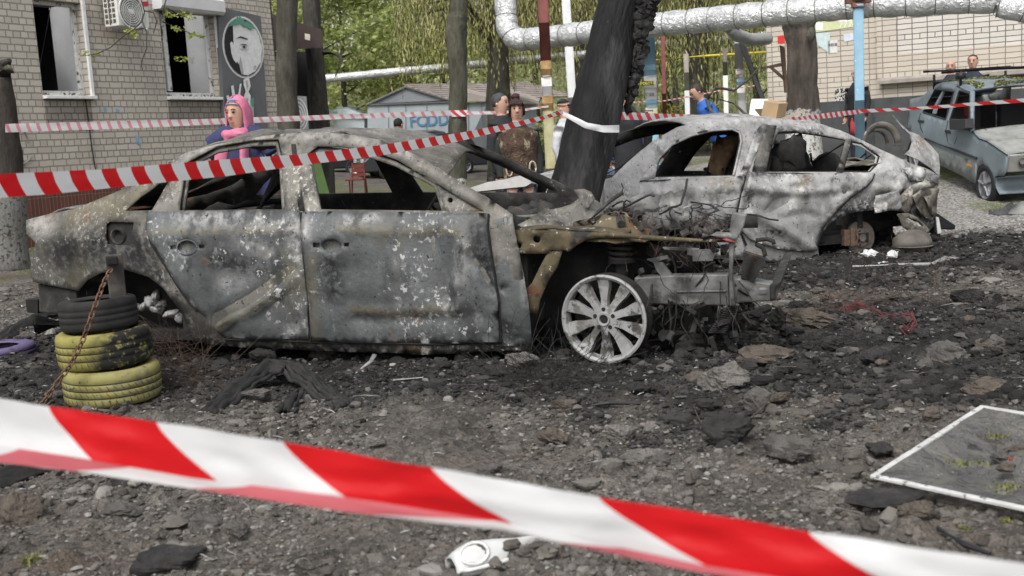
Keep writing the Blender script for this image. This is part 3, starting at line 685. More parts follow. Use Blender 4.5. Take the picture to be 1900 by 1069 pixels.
# rear: bumper beam, exhaust, melted wheel lumps
mb = MB(); mb.prism([A.at(x, y, .02) for x, y in [(70, 526), (141, 541), (143, 580), (112, 583), (72, 580)]][::-1], A.w * 1.6); mb.build('bumper_carrier', BM_IN, carA, bevel=.01)
mb = MB(); mb.prism([A.at(x, y, .02) for x, y in [(47, 556), (70, 556), (70, 582), (50, 580)]][::-1], A.w * .1); mb.build('exhaust_tip', SOOT, carA)
mb = MB(); mb.loft([A.at(70, 600, .1), A.at(150, 600, .2), A.at(260, 612, .3), A.at(360, 640, .3)], .07, 8, wob=.5); mb.build('charred_underbody', SOOT, carA, smooth=True)
mb = MB(); rg = random.Random(12)
for (x, y, rx, rz) in [(278, 560, .035, .045), (290, 553, .03, .05), (268, 570, .03, .03), (300, 566, .04, .03), (252, 571, .03, .025), (318, 582, .06, .022), (333, 590, .03, .04), (290, 574, .05, .022)]:
    lump(mb, A.at(x, y, .15), (rx, .04, rz), x, .5, Matrix.Rotation(rg.uniform(-.6, .6), 3, 'Y'))
mb.build('melted_rim', RIMM, carA, smooth=True)
# front structure: hinge post, apron rail, brace, rail, crash box
A.sheet('hinge_post', [(908, 402), (950, 400), (963, 470), (982, 560), (990, 640), (932, 642), (928, 560), (914, 480)], BM_SIDE, carA, [circ(934, 535, 4), circ(938, 410, 3, 6, 8)], ex=-.004, dent=.02, seed=15, sharp=.012, whites=[([(968, 500), (978, 560)], .02)], chars=[([(935, 600), (985, 640)], .05)])
A.sheet('apron_rail', C9((150, 338), (330, 342), (520, 350), (700, 356), (900, 372), (1080, 384), (1235, 384), (1240, 400), (1060, 398), (860, 392), (700, 378), (560, 376), (500, 388), (450, 418), (420, 445), (385, 438), (330, 440), (300, 456), (155, 456)), BM_RUST, carA, [C9(*circ(170, 415, 14)), C9(*circ(258, 384, 19))], ex=.06, dent=.006, thick=.02, step=.035)
A.across('apron_top', C9((150, 336), (330, 340), (520, 348), (700, 354)), BM_RUST, carA, t0=.035, t1=.085, n=4, arch=.0, dent=.025, seed=12)
A.sheet('fender_brace', C9((385, 440), (360, 520), (310, 600), (272, 690), (262, 756), (182, 742), (176, 662), (235, 600), (275, 520), (315, 445)), BM_RUST, carA, [C9(*circ(187, 717, 13))], ex=.07, dent=.008, thick=.02, step=.035)
A.sheet('wing_liner', C9((155, 456), (300, 456), (420, 445), (560, 376), (860, 392), (1060, 398), (1060, 560), (740, 560), (740, 720), (300, 900), (180, 900)), SOOT, carA, ex=.42, dent=.05, step=.09)
mb = MB(); mb.prism([A.at(x, y, .12) for x, y in C9((740, 575), (900, 566), (1205, 560), (1212, 715), (1050, 712), (740, 705))][::-1], A.w * .10); mb.prism([A.at(x, y, .115) for x, y in C9((950, 640), (1200, 636), (1200, 650), (950, 654))][::-1], A.w * .02)
mb.build('longitudinal_rail', BM_ALU, carA, bevel=.012)
mb = MB(); mb.prism([A.at(x, y, .10) for x, y in C9((1212, 575), (1265, 580), (1420, 605), (1466, 600), (1450, 640), (1445, 690), (1410, 694), (1270, 700), (1212, 712))][::-1], A.w * .13); mb.build('crash_box', BM_ALU, carA, bevel=.01)
mb = MB(); mb.prism([A.at(x, y, .095) for x, y in C9((1350, 622), (1408, 622), (1408, 668), (1350, 668))][::-1], A.w * .05); mb.build('crash_bracket', BM_ALU, carA, bevel=.015)
mb = MB(); mb.prism([A.at(x, y, .08) for x, y in C9((1410, 610), (1470, 596), (1440, 640), (1442, 690), (1412, 690))][::-1], A.w * 1.45); mb.build('bumper_beam', BM_IN, carA, bevel=.012)
mb = MB(); mb.prism([A.at(x, y, .06) for x, y in C9((1225, 250), (1300, 262), (1280, 330), (1250, 385), (1235, 420), (1228, 580), (1242, 720), (1212, 720), (1208, 440), (1212, 340))][::-1], A.w * .04); mb.build('radiator_support', BM_ALU, carA, bevel=.008)
def ribbed(name, q, nrib, dpt, mat):
    a, b, c, d = [A.at(*p) for p in q]; mb = MB()
    mb.add([a, b, c, d], [(0, 1, 2, 3)]); mb.prism([a, b, c, d][::-1], A.w * dpt)
    for i in range(nrib):
        t = (i + .5) / nrib; p0 = a.lerp(d, t); p1 = b.lerp(c, t); mb.loft([p0 - A.w * .01, p1 - A.w * .01], .008, 5)
    return mb.build(name, mat, carA)
ribbed('radiator_core', [(x, y, .10) for x, y in C9((1285, 445), (1392, 480), (1335, 598), (1270, 575))], 16, .05, BM_IN)
ribbed('cooler_core', [(x, y, .16) for x, y in C9((1205, 715), (1258, 722), (1190, 850), (1105, 850))], 14, .04, BM_IN)
mb = MB(); mb.loft([A.at(x, y, .1) for x, y in C9((1390, 470), (1380, 430), (1345, 410), (1345, 390), (1400, 384), (1430, 395), (1432, 410))], .012, 6); mb.build('bracket_hook', BM_IN, carA, smooth=True)
mb = MB()
for pts in (((800, 485), (905, 465), (908, 480), (830, 500)), ((1028, 440), (1110, 436), (1136, 470), (1128, 492), (1030, 494)), ((880, 425), (1060, 432), (1060, 445), (890, 436)), ((870, 540), (1010, 650), (1015, 668), (930, 640)), ((830, 490), (880, 500), (925, 560), (900, 600), (850, 540))):
    mb.prism([A.at(x, y, .14) for x, y in C9(*pts)][::-1], A.w * .03)
mb.build('torn_bracket', BM_ALU, carA)
# strut with coil spring
mb = MB(); c0 = A.at(*C9((668, 378))[0], .28); c1 = A.at(*C9((676, 500))[0], .28)
mb.loft([c0.lerp(c1, i / 60) + A.a * (.062 * math.cos(i * .47)) + A.w * (.062 * math.sin(i * .47)) for i in range(61)], .011, 6); mb.build('coil_spring', COIL, carA, smooth=True)
mb = MB(); mb.loft([c0 + V(0, 0, .05), c0.lerp(c1, .5), c1 + V(0, 0, -.12)], [.03, .028, .04], 10); mb.lathe([(.0, .0), (.085, .0), (.085, -.015), (.0, -.02)], c0, V(0, 0, 1), 16); mb.lathe([(.0, .0), (.08, .0), (.07, .02), (.0, .02)], c1, V(0, 0, 1), 16); mb.build('strut', BM_IN, carA, smooth=True)
# front wheel
def wheel_rim(parent, c, ax, rad, wd, spokes, mat, sink=0):
    ax = ax.normalized(); X, Y = orth(ax); mb = MB()          # ax points to the viewer
    prof = [(rad, 0), (rad, -.012), (rad * .93, -.02), (rad * .93, -wd + .03), (rad * .99, -wd + .01), (rad * .99, -wd), (rad * .88, -wd), (rad * .87, -.06), (rad * .885, -.03), (rad * .90, -.006), (rad * .955, .004)]
    mb.lathe(prof[6:] + prof[:2], c, ax, 48)
    q = MB(); q.lathe(prof[1:8], c, ax, 48); q.build('rim_barrel', SOOT, parent, smooth=True)
    for i in range(spokes):
        a = 2 * math.pi * (i + .5) / spokes + .02; d = X * math.cos(a) + Y * math.sin(a); e = ax.cross(d); r0, r1 = rad * .22, rad * .90
        w0, w1 = rad * .095, rad * .165
        for tt in range(1):
            pts = []
            for t, wv, dz in ((0, w0, -.014), (.35, w0 * .95, -.022), (.75, w1 * .9, -.022), (1, w1, -.010)):
                pts.append((c + d * (r0 + (r1 - r0) * t) + ax * dz, wv))
            rows = [[p - e * wv - ax * .03, p - e * wv * .8, p + e * wv * .8, p + e * wv - ax * .03, p - ax * .035] for p, wv in pts]
            n = 5; b = [q for r_ in rows for q in r_]
            mb.add(b, [(k * n + j, k * n + (j + 1) % n, (k + 1) * n + (j + 1) % n, (k + 1) * n + j) for k in range(3) for j in range(n)])
    mb.lathe([(.0, -.02), (rad * .10, -.02), (rad * .105, -.004), (rad * .14, -.002), (rad * .15, -.012), (rad * .29, -.016), (rad * .30, -.05), (0, -.05)], c, ax, 30)
    o = mb.build('rim', mat, parent, smooth=False)
    mb = MB()
    for i in range(5):
        a = 2 * math.pi * i / 5 + .3; mb.lathe([(.012, -.0165), (.012, -.012), (.0, -.012)], c + (X * math.cos(a) + Y * math.sin(a)) * rad * .22, ax, 10)
    mb.lathe([(.0, -.012), (rad * .09, -.0125)], c, ax, 16)
    mb.build('wheel_bolt', SOOT, parent)
    return o
wc = A.pt(0, .255, .0); wax = -(A.w.copy()); wax.rotate(Matrix.Rotation(R(-9), 3, 'Z')); wax.normalize()
fw_ = MB(); fw_.lathe([(.0, 0), (.075, 0), (.075, -.03), (.16, -.032), (.16, -.055), (.0, -.055)], wc - wax * .1, wax, 30)
wheelA = fw_.build('front_wheel', BM_IN, carA, smooth=False)
wheel_rim(wheelA, wc, wax, .247, .12, 10, RIMM)
# engine remains
mb = MB(); rg = random.Random(21)
for (x, y, ex, r) in [(800, 230, .55, .1), (860, 240, .6, .11), (930, 235, .6, .12), (985, 250, .62, .1), (740, 230, .7, .09), (890, 300, .45, .1), (1000, 300, .4, .09), (690, 225, .6, .07), (1060, 300, .45, .07), (1100, 330, .35, .07), (1140, 290, .4, .06)]:
    p = C9((x, y))[0]; lump(mb, A.at(*p, ex), (r * 1.1, r, r * .8), x, .55)
mb.build('engine_block', BM_ALU, carA, smooth=True)
mb = MB()
for k in range(150):
    x, y = rg.uniform(470, 1210), rg.uniform(215, 385); p = C9((x, y))[0]; r = rg.uniform(.008, .034)
    mb.box(A.at(*p, rg.uniform(.15, .9)) + V(0, 0, -.05), (r * rg.uniform(.7, 2.4), r, r * rg.uniform(.4, 1.2)), Matrix.Rotation(rg.uniform(-1, 1), 3, 'X') @ Matrix.Rotation(rg.uniform(-1, 1), 3, 'Y') @ Matrix.Rotation(rg.uniform(0, 3), 3, 'Z'))
for k in range(90):
    x, y = rg.uniform(780, 1230), rg.uniform(410, 560); p = C9((x, y))[0]; r = rg.uniform(.008, .032)
    mb.box(A.at(*p, rg.uniform(.25, .9)), (r * rg.uniform(.7, 2.8), r, r * rg.uniform(.3, 1)), Matrix.Rotation(rg.uniform(-1, 1), 3, 'X') @ Matrix.Rotation(rg.uniform(-1, 1), 3, 'Y') @ Matrix.Rotation(rg.uniform(0, 3), 3, 'Z'))
mb.build('engine_debris', BM_IN, carA, kind='stuff')
mb = MB()
for k in range(34):
    x0, y0 = rg.uniform(600, 1150), rg.uniform(200, 350); p0 = A.at(*C9((x0, y0))[0], rg.uniform(.2, .7)); q = [p0]
    dd_ = A.a * rg.uniform(-.02, .05) + V(0, 0, rg.uniform(-.02, .02))
    for j in range(9): dd_ = dd_ * .8 + A.a * rg.uniform(-.02, .025) + A.w * rg.uniform(-.02, .02) + V(0, 0, rg.uniform(-.02, .016)); q.append(q[-1] + dd_)
    mb.loft(q, rg.choice([.0025, .003, .004, .005, .007]), 6)
mb.loft([A.at(*C9(p)[0], .3) for p in ((510, 300), (560, 250), (620, 195), (685, 152))], .012, 6)
mb.loft([A.at(*C9(p)[0], .25) for p in ((1020, 200), (1120, 215), (1160, 240), (1100, 262), (1050, 240))], .007, 6)
mb.build('burnt_hose', BM_IN, carA, smooth=True)
mb = MB()
for k in range(80):
    red = k % 2; x0, y0 = (rg.uniform(1010, 1110), rg.uniform(240, 310)) if k < 45 else (rg.uniform(620, 1230), rg.uniform(230, 500))
    p0 = A.at(*C9((x0, y0))[0], rg.uniform(.1, .45)); q = [p0]
    dd_ = A.a * rg.uniform(-.03, .03) + V(0, 0, -.01)
    for j in range(9): dd_ = dd_ * .8 + A.a * rg.uniform(-.015, .015) + A.w * rg.uniform(-.015, .015) + V(0, 0, rg.uniform(-.015, .008)); q.append(q[-1] + dd_)
    mb.loft(q, .0016, 4)
mb.build('copper_wires', M('burnt_copper', [(0, (.02, .018, .016)), (.5, (.05, .035, .03)), (1, (.12, .065, .052))], island=True, rough=.7), carA)
mb = MB(); mb.loft([A.at(*C9(p)[0], .05) for p in ((1080, 372), (1150, 366), (1215, 368), (1240, 385))], [(.02, .02), (.03, .02), (.028, .02), (.01, .01)], 8, wob=.3); mb.build('headlamp_bracket', BM_ALU, carA, smooth=True)
mb = MB(); mb.loft([A.at(*C9(p)[0], .04) for p in ((1150, 392), (1200, 388), (1240, 402))], [(.012, .012), (.02, .012), (.006, .006)], 6, wob=.4); mb.build('melted_lamp', flat('red_melt', (.2, .05, .055), .5), carA, smooth=True)
ct_ = A.at(*C9((650, 318))[0], .30); mb = MB(); mb.lathe([(.05, .055), (.075, .05), (.10, .025), (.15, .0), (.21, -.03), (.24, -.05)], ct_, V(.05, -.12, 1), 26)
for i, p in enumerate(mb.v): mb.v[i] = p + V(0, 0, .025 * noise.noise(p * 8))
mb.build('strut_tower', BM_RUST, carA, smooth=True, solid=.008)
mb = MB(); rg = random.Random(91)
for k in range(120):
    x, y = rg.uniform(770, 1330), rg.uniform(540, 900) if k % 2 else rg.uniform(690, 930); p = C9((x, y))[0]; r = rg.uniform(.006, .03); c = A.at(*p, rg.uniform(.04, .5)); c.z = max(c.z, .02)
    mb.box(c, (r * rg.uniform(.7, 4), r, r * rg.uniform(.3, 1.4)), Matrix.Rotation(rg.uniform(-1, 1), 3, 'X') @ Matrix.Rotation(rg.uniform(-1.3, 1.3), 3, 'Y') @ Matrix.Rotation(rg.uniform(0, 3), 3, 'Z'))
mb.build('nose_debris', BM_IN, carA, kind='stuff')
mb = MB()
for k in range(24):
    x0, y0 = rg.uniform(760, 1260), rg.uniform(520, 720); q = [A.at(*C9((x0, y0))[0], rg.uniform(.03, .2))]; dd_ = A.a * rg.uniform(-.02, .02) + V(0, 0, -.02)
    for j in range(9): dd_ = dd_ * .85 + A.a * rg.uniform(-.012, .012) + A.w * rg.uniform(-.01, .01) + V(0, 0, rg.uniform(-.012, .004)); q.append(q[-1] + dd_); q[-1].z = max(q[-1].z, .02)
    mb.loft(q, rg.choice([.0015, .0018, .003, .006]), 4)
mb.build('hanging_wires', BM_IN, carA, kind='stuff')
# undercarriage
mb = MB()
mb.loft([A.loc(-.1, .2, .2), A.loc(.2, .8, .16), A.loc(.1, 1.5, .2)], .045, 8, wob=.3); mb.loft([A.loc(.3, .15, .14), A.loc(.55, .5, .12), A.loc(.8, 1.2, .12)], .03, 8, wob=.3)
for k in range(40): lump(mb, A.loc(rg.uniform(.1, .95), rg.uniform(.1, 1.2), rg.uniform(.02, .16)), (rg.uniform(.02, .07), rg.uniform(.02, .06), rg.uniform(.015, .05)), k, .7)
mb.build('undercarriage', SOOT, carA)
# far front corner
A.sheet('apron_rail', C9((150, 338), (330, 342), (700, 356), (1080, 384), (1235, 384), (1240, 470), (700, 480), (155, 480)), BM_IN, carA, ex=.06, mirror=True, dent=.02, step=.08)
# ------------------------------------------------------------------ the ash-white burnt saloon behind
def offB(S, Z): return .015 + max(0, .45 - Z) ** 2 * .3 + max(0, Z - .74) * .42 + max(0, Z - .58) ** 2 * .12 + max(0, S - .45) ** 2 * .25
h_ = G(1592, 442, .17)
B = Wreck((h_.x, h_.y), -17, 1.78, offB)
carB = thing('burnt_saloon_car', 'ash-white burnt-out saloon with torn tail and bare rusty brake disc, behind the dark wreck', 'car', B.loc(-1.2, .9, 0))
fwB = C10((310, 379), (322, 320), (336, 285), (400, 218), (500, 172), (600, 147), (700, 140), (735, 155), (742, 195), (722, 290), (702, 370))
rwB = C10((868, 352), (890, 240), (930, 152), (1000, 146), (1150, 166), (1276, 190), (1226, 352))
qB = C10((1256, 352), (1298, 198), (1350, 205), (1410, 250), (1442, 272), (1430, 315), (1392, 352))
outB = C10((40, 430), (46, 390), (95, 380), (170, 305), (240, 245), (320, 185), (420, 128), (520, 100), (640, 85), (760, 77), (880, 80), (1000, 92), (1130, 108), (1250, 145), (1350, 190), (1450, 240), (1500, 262), (1580, 300), (1640, 322), (1700, 345), (1742, 372), (1738, 415), (1690, 400), (1668, 402), (1662, 440), (1690, 480), (1720, 540), (1738, 600), (1700, 640), (1640, 600), (1585, 560), (1540, 548),
           (1450, 542), (1380, 545), (1300, 556), (1230, 584), (1180, 622), (1150, 665), (1132, 720), (1138, 808), (1060, 812), (860, 800), (700, 790), (400, 780), (120, 770), (40, 720))
B.sheet('body_side', outB, BM_WHITE, carB, [fwB, rwB, qB], dent=.006, seed=23, sharp=.004, step=.04, chars=[(C10((1150, 660), (1240, 560), (1340, 520), (1480, 525)), .10), (C10((1250, 480), (1330, 440)), .08), (C10((1600, 560), (1700, 600)), .08), (C10((900, 240), (950, 150), (1150, 160)), .05), (C10((1290, 190), (1440, 270)), .04)],
        whites=[(C10((480, 110), (760, 80), (1000, 95)), .03), (C10((1450, 330), (1560, 400)), .12)], folds=[(C10((1420, 430), (1560, 440), (1700, 400)), .03, .05, .3), (C10((1560, 450), (1600, 560)), .04, -.06, .6), (C10((1640, 400), (1620, 520)), .05, .06, .8), (C10((1430, 500), (1500, 470)), .04, -.03, 0), (C10((1500, 300), (1560, 400), (1660, 420)), .03, .03, 0), (C10((1600, 330), (1590, 480), (1640, 560)), .03, -.03, 0), (C10((1560, 380), (1500, 480)), .03, .04, 0), (C10((1660, 420), (1690, 520)), .03, .06, 0)])
B.sheet('body_side', outB, BM_IN, carB, [fwB, rwB, qB], mirror=True, dent=.02, seed=29, step=.08)
dFB = C10((236, 396), (400, 388), (762, 372), (750, 430), (738, 500), (728, 560), (740, 640), (770, 720), (760, 780), (300, 770), (240, 600), (230, 480))
B.sheet('front_door', dFB, BM_WHITE, carB, ex=-.018, dent=.015, seed=31, sharp=.008, step=.05, folds=[(C10((240, 470), (480, 462), (740, 450)), .02, .014, .2)], pits=[(*C10((640, 470))[0], .09, .055, .02), (*C10((583, 474))[0], .03, .025, .03), (*C10((695, 466))[0], .035, .028, .04)])
dRB = C10((790, 352), (1000, 355), (1220, 358), (1415, 358), (1400, 395), (1372, 425), (1290, 480), (1215, 560), (1165, 610), (1135, 680), (1122, 746), (1050, 750), (960, 742), (870, 720), (790, 690), (745, 640), (730, 560), (742, 470))
B.sheet('rear_door', dRB, BM_WHITE, carB, ex=-.03, dent=.012, seed=37, sharp=.008, step=.032, folds=[(C10((770, 425), (900, 450), (1000, 455), (1240, 440)), .03, .04, .1), (C10((800, 560), (900, 600), (1100, 740)), .04, .05, .0), (C10((1060, 450), (1130, 560), (1170, 610)), .03, .03, 0), (C10((1120, 440), (1190, 560)), .025, -.03, 0), (C10((1010, 460), (870, 560)), .06, -.04, 0), (C10((770, 372), (900, 440), (870, 520)), .035, .02, 0), (C10((1010, 470), (1040, 640), (1110, 740)), .025, .022, 0), (C10((800, 480), (760, 560)), .03, -.03, 0), (C10((900, 600), (1060, 560), (1180, 590)), .03, -.02, 0)], pits=[(*C10((1228, 448))[0], .09, .06, .025), (*C10((1282, 445))[0], .035, .028, .04), (*C10((1225, 398))[0], .06, .045, .015)],
        chars=[(C10((770, 450), (800, 520)), .05), (C10((880, 650), (940, 655)), .05), (C10((1130, 730), (1180, 620), (1290, 500)), .06), (C10((800, 365), (1100, 362)), .025)])
for q, w_ in ((C10((770, 372), (738, 372), (815, 150), (850, 110), (880, 112)), 0), (C10((800, 352), (868, 352), (895, 235), (925, 118), (868, 115), (840, 200)), 0)):
    B.sheet('pillar', q, BM_WHITE if q[0][0] < 1388 else BM_ROOF, carB, ex=-.012, step=.04, dent=.006, chars=[(q[:2], .08), (q[2:4], .06)])
B.sheet('window_frame', C10((1226, 356), (1256, 356), (1300, 190), (1272, 186)), BM_ROOF, carB, ex=-.01, step=.04, dent=.004)
for fr in (C10((310, 379), (322, 320), (336, 285), (400, 218), (500, 172), (600, 147), (700, 140), (735, 155), (742, 195), (702, 370), (714, 370), (754, 195), (745, 146), (705, 130), (600, 135), (495, 160), (390, 208), (326, 278), (312, 315), (298, 379)),):
    B.sheet('window_frame', fr, BM_WHITE, carB, ex=-.012, step=.035, dent=.004)
gap(B, 'door_gap', C10((768, 372), (752, 430), (738, 500), (726, 560), (742, 645), (772, 720)), carB, .011, -.028)
gap(B, 'door_gap', C10((1418, 360), (1402, 397), (1374, 428), (1292, 484), (1218, 563), (1168, 613), (1138, 682), (1124, 748)), carB, .010, -.028)
gap(B, 'door_gap', C10((236, 398), (400, 391), (762, 375)), carB, .008, -.016)
gap(B, 'door_gap', C10((790, 355), (1000, 358), (1220, 361), (1415, 361)), carB, .008, -.028)
gap(B, 'door_gap', C10((60, 365), (130, 330), (320, 190), (430, 134), (560, 106), (760, 88), (1000, 103), (1130, 119), (1250, 156), (1350, 201), (1450, 251)), carB, .010, .01)
for n_, wpx in (('window_seal', rwB), ('window_seal', qB), ('window_seal', fwB)):
    mb = MB(); mb.loft([B.at(*q, .006) for q in wpx + [wpx[0]]], .011, 5, cap=False); mb.build(n_, SOOT, carB)
B.sheet('window_frame', C10((1296, 196), (1350, 203), (1410, 247), (1446, 270), (1432, 318), (1394, 354), (1378, 354), (1414, 312), (1424, 276), (1396, 254), (1345, 222), (1312, 216)), BM_WHITE, carB, ex=.02, step=.03, dent=.003)
B.sheet('sail_panel', C10((236, 396), (310, 290), (330, 286), (312, 382)), BM_WHITE, carB, ex=-.014, step=.04, dent=.004)
B.across('roof', C10((470, 112), (520, 100), (640, 85), (760, 77), (880, 80), (1000, 92), (1130, 108), (1250, 145)), BM_WHITE, carB, arch=.055, dent=.012, seed=42, sag=lambda S, t: .05 * math.sin(math.pi * t) * sstep(-.9, -.2, S))
B.across('parcel_shelf', C10((1390, 330), (1480, 300), (1580, 305)), BM_TAIL, carB, arch=0, dent=.05, seed=44)
B.across('boot_lid', C10((1560, 300), (1640, 322), (1700, 345), (1742, 372)), BM_TAIL, carB, t0=.05, t1=.95, dent=.06, arch=.02, seed=45)
B.across('rear_panel', C10((1742, 372), (1738, 415), (1700, 480), (1725, 560), (1738, 600)), BM_TAIL, carB, arch=0, dent=.07, seed=46)
B.across('bonnet', C10((46, 392), (-60, 400), (-200, 430)), BM_WHITE, carB, arch=.06, dent=.05, seed=47)
B.sheet('front_wing', C10((46, 392), (-60, 402), (-220, 430), (-260, 520), (-250, 640), (-120, 560), (-20, 640), (40, 740)), BM_WHITE, carB, dent=.04, seed=48, sharp=.02, step=.06)
def boxB(name, S0, S1, D0, D1, Z0, Z1, mat):
    q = MB(); P8 = [B.loc(S, D, Z) for Z in (Z0, Z1) for D in (D0, D1) for S in (S0, S1)]
    q.add(P8, [(0, 2, 3, 1), (4, 5, 7, 6), (0, 1, 5, 4), (1, 3, 7, 5), (3, 2, 6, 7), (2, 0, 4, 6)]); return q.build(name, mat, carB)
boxB('floor_pan', -3.0, .2, .12, 1.66, .12, .2, SOOT); boxB('firewall', -2.5, -2.44, .12, 1.66, .2, .74, BM_IN); boxB('rear_bulkhead', .1, .16, .15, 1.6, .2, .78, BM_IN)
boxB('wheel_arch_liner', -.55, .75, .5, .56, .05, .62, SOOT); boxB('inner_panel', -2.4, -.3, .1, .12, .15, .78, SOOT); boxB('boot_floor', .1, .8, .4, 1.4, .2, .26, SOOT)
mb = MB(); rg = random.Random(8)
for k in range(12): mb.ball(B.loc(-.2 + rg.uniform(-.45, .3), .3 + k * .11, .78 + rg.uniform(-.08, .2)), (.15, .13, .17), 12, 8, wob=.7, seed=k)
for k in range(14):
    p = B.loc(rg.uniform(-.6, .5), rg.uniform(.3, 1.4), rg.uniform(.7, .95)); mb.loft([p, p + B.a * rg.uniform(-.3, .3) + B.w * rg.uniform(-.2, .2) + V(0, 0, rg.uniform(-.05, .25))], .012, 5)
mb.build('rear_seat', SOOT, carB, smooth=True)
for D in (.5, 1.3):
    mb = MB()
    for dd in (-.2, .2): mb.loft([B.loc(-1.5, D + dd, .3), B.loc(-1.0, D + dd, .33), B.loc(-.8, D + dd * .9, .65), B.loc(-.7, D + dd * .8, .98)], .025, 6)
    for k in range(6): mb.loft([B.loc(-.95 + .035 * k, D - .2, .4 + .09 * k), B.loc(-.97 + .035 * k, D, .4 + .09 * k), B.loc(-.95 + .035 * k, D + .2, .4 + .09 * k)], .02, 5)
    mb.build('seat_frame', SOOT, carB, smooth=True)
mb = MB()                                                                      # curled rusty insulation hanging inside
hs0 = B.sz(*C10((630, 200))[0], 1.15)[0]
rows = [[B.loc(hs0 - .12 + .26 * u - .10 * t, 1.15 + .05 * math.sin(5 * u + 3 * t), 1.17 - .42 * t * (1 - .5 * abs(u - .4)) + .03 * noise.noise(V(u * 6, t * 5, 2))) for u in [i / 8 for i in range(9)]] for t in [i / 8 for i in range(9)]]
mb.grid(rows).build('hanging_scrap', M('rust_scrap', [(.3, (.10, .06, .035)), (.6, (.26, .17, .10)), (.8, (.4, .3, .2))], 12, 8, .9), carB, smooth=True, solid=.01)
mb = MB(); mb.loft([B.at(*C10((625, 160))[0], 1.0), B.at(*C10((668, 230))[0], 1.0)], .022, 4); mb.loft([B.at(*C10((955, 205))[0], .9), B.at(*C10((958, 305))[0], .9)], .022, 4); mb.loft([B.at(*C10((915, 235))[0], .9), B.at(*C10((945, 305))[0], .9)], .02, 4)
mb.build('bare_strut', BM_ALU, carB)
# brake disc, caliper, fuel tank, torn boot panel, bumper scraps
c = B.at(1598, 441, .10); ax = -B.w; mb = MB()
mb.lathe([(.0, .03), (.035, .03), (.036, .012), (.05, .01), (.085, .008), (.09, -.01), (.10, -.012), (.155, -.012), (.157, -.035), (.0, -.035)], c, ax, 36); disc = mb.build('brake_disc', M('disc_rust', [(.3, (.075, .066, .06)), (.6, (.15, .13, .115)), (.8, (.23, .2, .18))], 14, 8, .7, .3, over=[((.13, .065, .035), 8, .55, .7)], bump=((50, .4, .004),)), carB, smooth=False)
mb = MB(); X, Y = orth(ax)
for i in range(5):
    a = 2 * math.pi * i / 5; mb.lathe([(.009, .009), (.009, .014), (0, .014)], c + (X * math.cos(a) + Y * math.sin(a)) * .068, ax, 8)
mb.build('bolt_hole', SOOT, disc)
mb = MB(); cc = B.at(1572, 441, .07); rt = Matrix((B.a, B.w, V(0, 0, 1))).transposed()
mb.box(cc - B.a * .02, (.06, .07, .15), rt); mb.box(cc + B.a * .035 - B.w * .03, (.05, .04, .17), rt); mb.loft([cc - B.w * .05 + B.a * .06 + V(0, 0, .075), cc - B.w * .06 + B.a * .075, cc - B.w * .05 + B.a * .06 - V(0, 0, .075)], .012, 6)
mb.build('brake_caliper', M('caliper_rust', [(.3, (.05, .035, .028)), (.7, (.13, .08, .058))], 20, 6, .9), carB, bevel=.008)
mb = MB(); ct = GR(1708, 474) + V(0, .20, .10); mb.ball(ct, (.18, .17, .115), 20, 12, rt, wob=.12, seed=4); mb.lathe([(.172, -.008), (.185, 0), (.172, .008)], ct - V(0, 0, .03), V(0, 0, 1), 28, closed=True); mb.build('fuel_tank', M('tank_steel', [(.3, (.07, .062, .054)), (.7, (.16, .145, .13))], 6, 8, .7, .3, bump=((30, .4, .006),)), carB, smooth=True)
mb = MB(); o1 = [B.at(*p, .15) for p in C10((1513, 63), (1545, 105), (1592, 146), (1642, 162), (1700, 215), (1742, 262), (1748, 320), (1746, 372), (1700, 330), (1640, 290), (1575, 262), (1600, 240), (1612, 200), (1602, 165), (1560, 130))]
mb.prism(o1[::-1], B.w * .02); mb.build('torn_boot_panel', BM_WHITE, carB)
mb = MB(); q0 = B.at(*C10((1450, 215))[0], .5); mb.loft([q0 + (B.a * math.cos(t) + V(0, 0, 1) * math.sin(t)) * (.20) for t in [-.1 + 3.2 * i / 16 for i in range(17)]], (.035, .02), 8); mb.loft([q0 + B.w * .1 + (B.a * math.cos(t) + V(0, 0, 1) * math.sin(t)) * (.15) for t in [3.2 * i / 16 for i in range(17)]], .018, 8); mb.build('rear_arch_hoop', BM_ROOF, carB, smooth=True)
B.sheet('bumper_scrap', C10((1530, 562), (1580, 556), (1640, 590), (1700, 640), (1680, 668), (1600, 655), (1560, 630)), BM_TAIL, carB, C10((1570, 575), (1620, 590), (1668, 630), (1620, 622)) and [C10((1572, 578), (1620, 592), (1662, 628), (1618, 620))], ex=-.03, dent=.03, step=.035, sharp=.02)
for i, (q, mt_) in enumerate(((C10((1545, 470), (1600, 420), (1660, 405), (1650, 470), (1590, 560), (1550, 548)), BM_TAIL), (C10((1600, 470), (1668, 405), (1700, 470), (1735, 560), (1700, 600), (1640, 560)), BM_TAIL), (C10((1560, 330), (1640, 325), (1742, 376), (1736, 414), (1680, 396), (1600, 400)), BM_WHITE), (C10((1660, 440), (1730, 430), (1745, 520), (1720, 590), (1680, 540)), BM_TAIL), (C10((1440, 470), (1540, 440), (1560, 540), (1480, 545), (1420, 560)), BM_WHITE))):
    B.sheet('crumpled_tail', q, mt_, carB, ex=-.03 - .012 * i, dent=.05, sharp=.085, dsc=4.5, step=.024, thick=.006, seed=70 + i * 3, chars=[(q[-2:], .05)])
mb = MB(); mb.prism([B.at(*p, -.02) for p in C10((1725, 555), (1740, 560), (1830, 620), (1822, 642), (1755, 640), (1748, 664), (1722, 660))][::-1], B.w * .12); mb.build('bumper_scrap', BLACKP, carB, bevel=.01)
mb = MB(); mb.prism([B.at(*p, -.03) for p in C10((1728, 575), (1742, 580), (1756, 655), (1738, 662))][::-1], B.w * .02); mb.build('number_plate_scrap', WHITE, carB)
mb = MB()
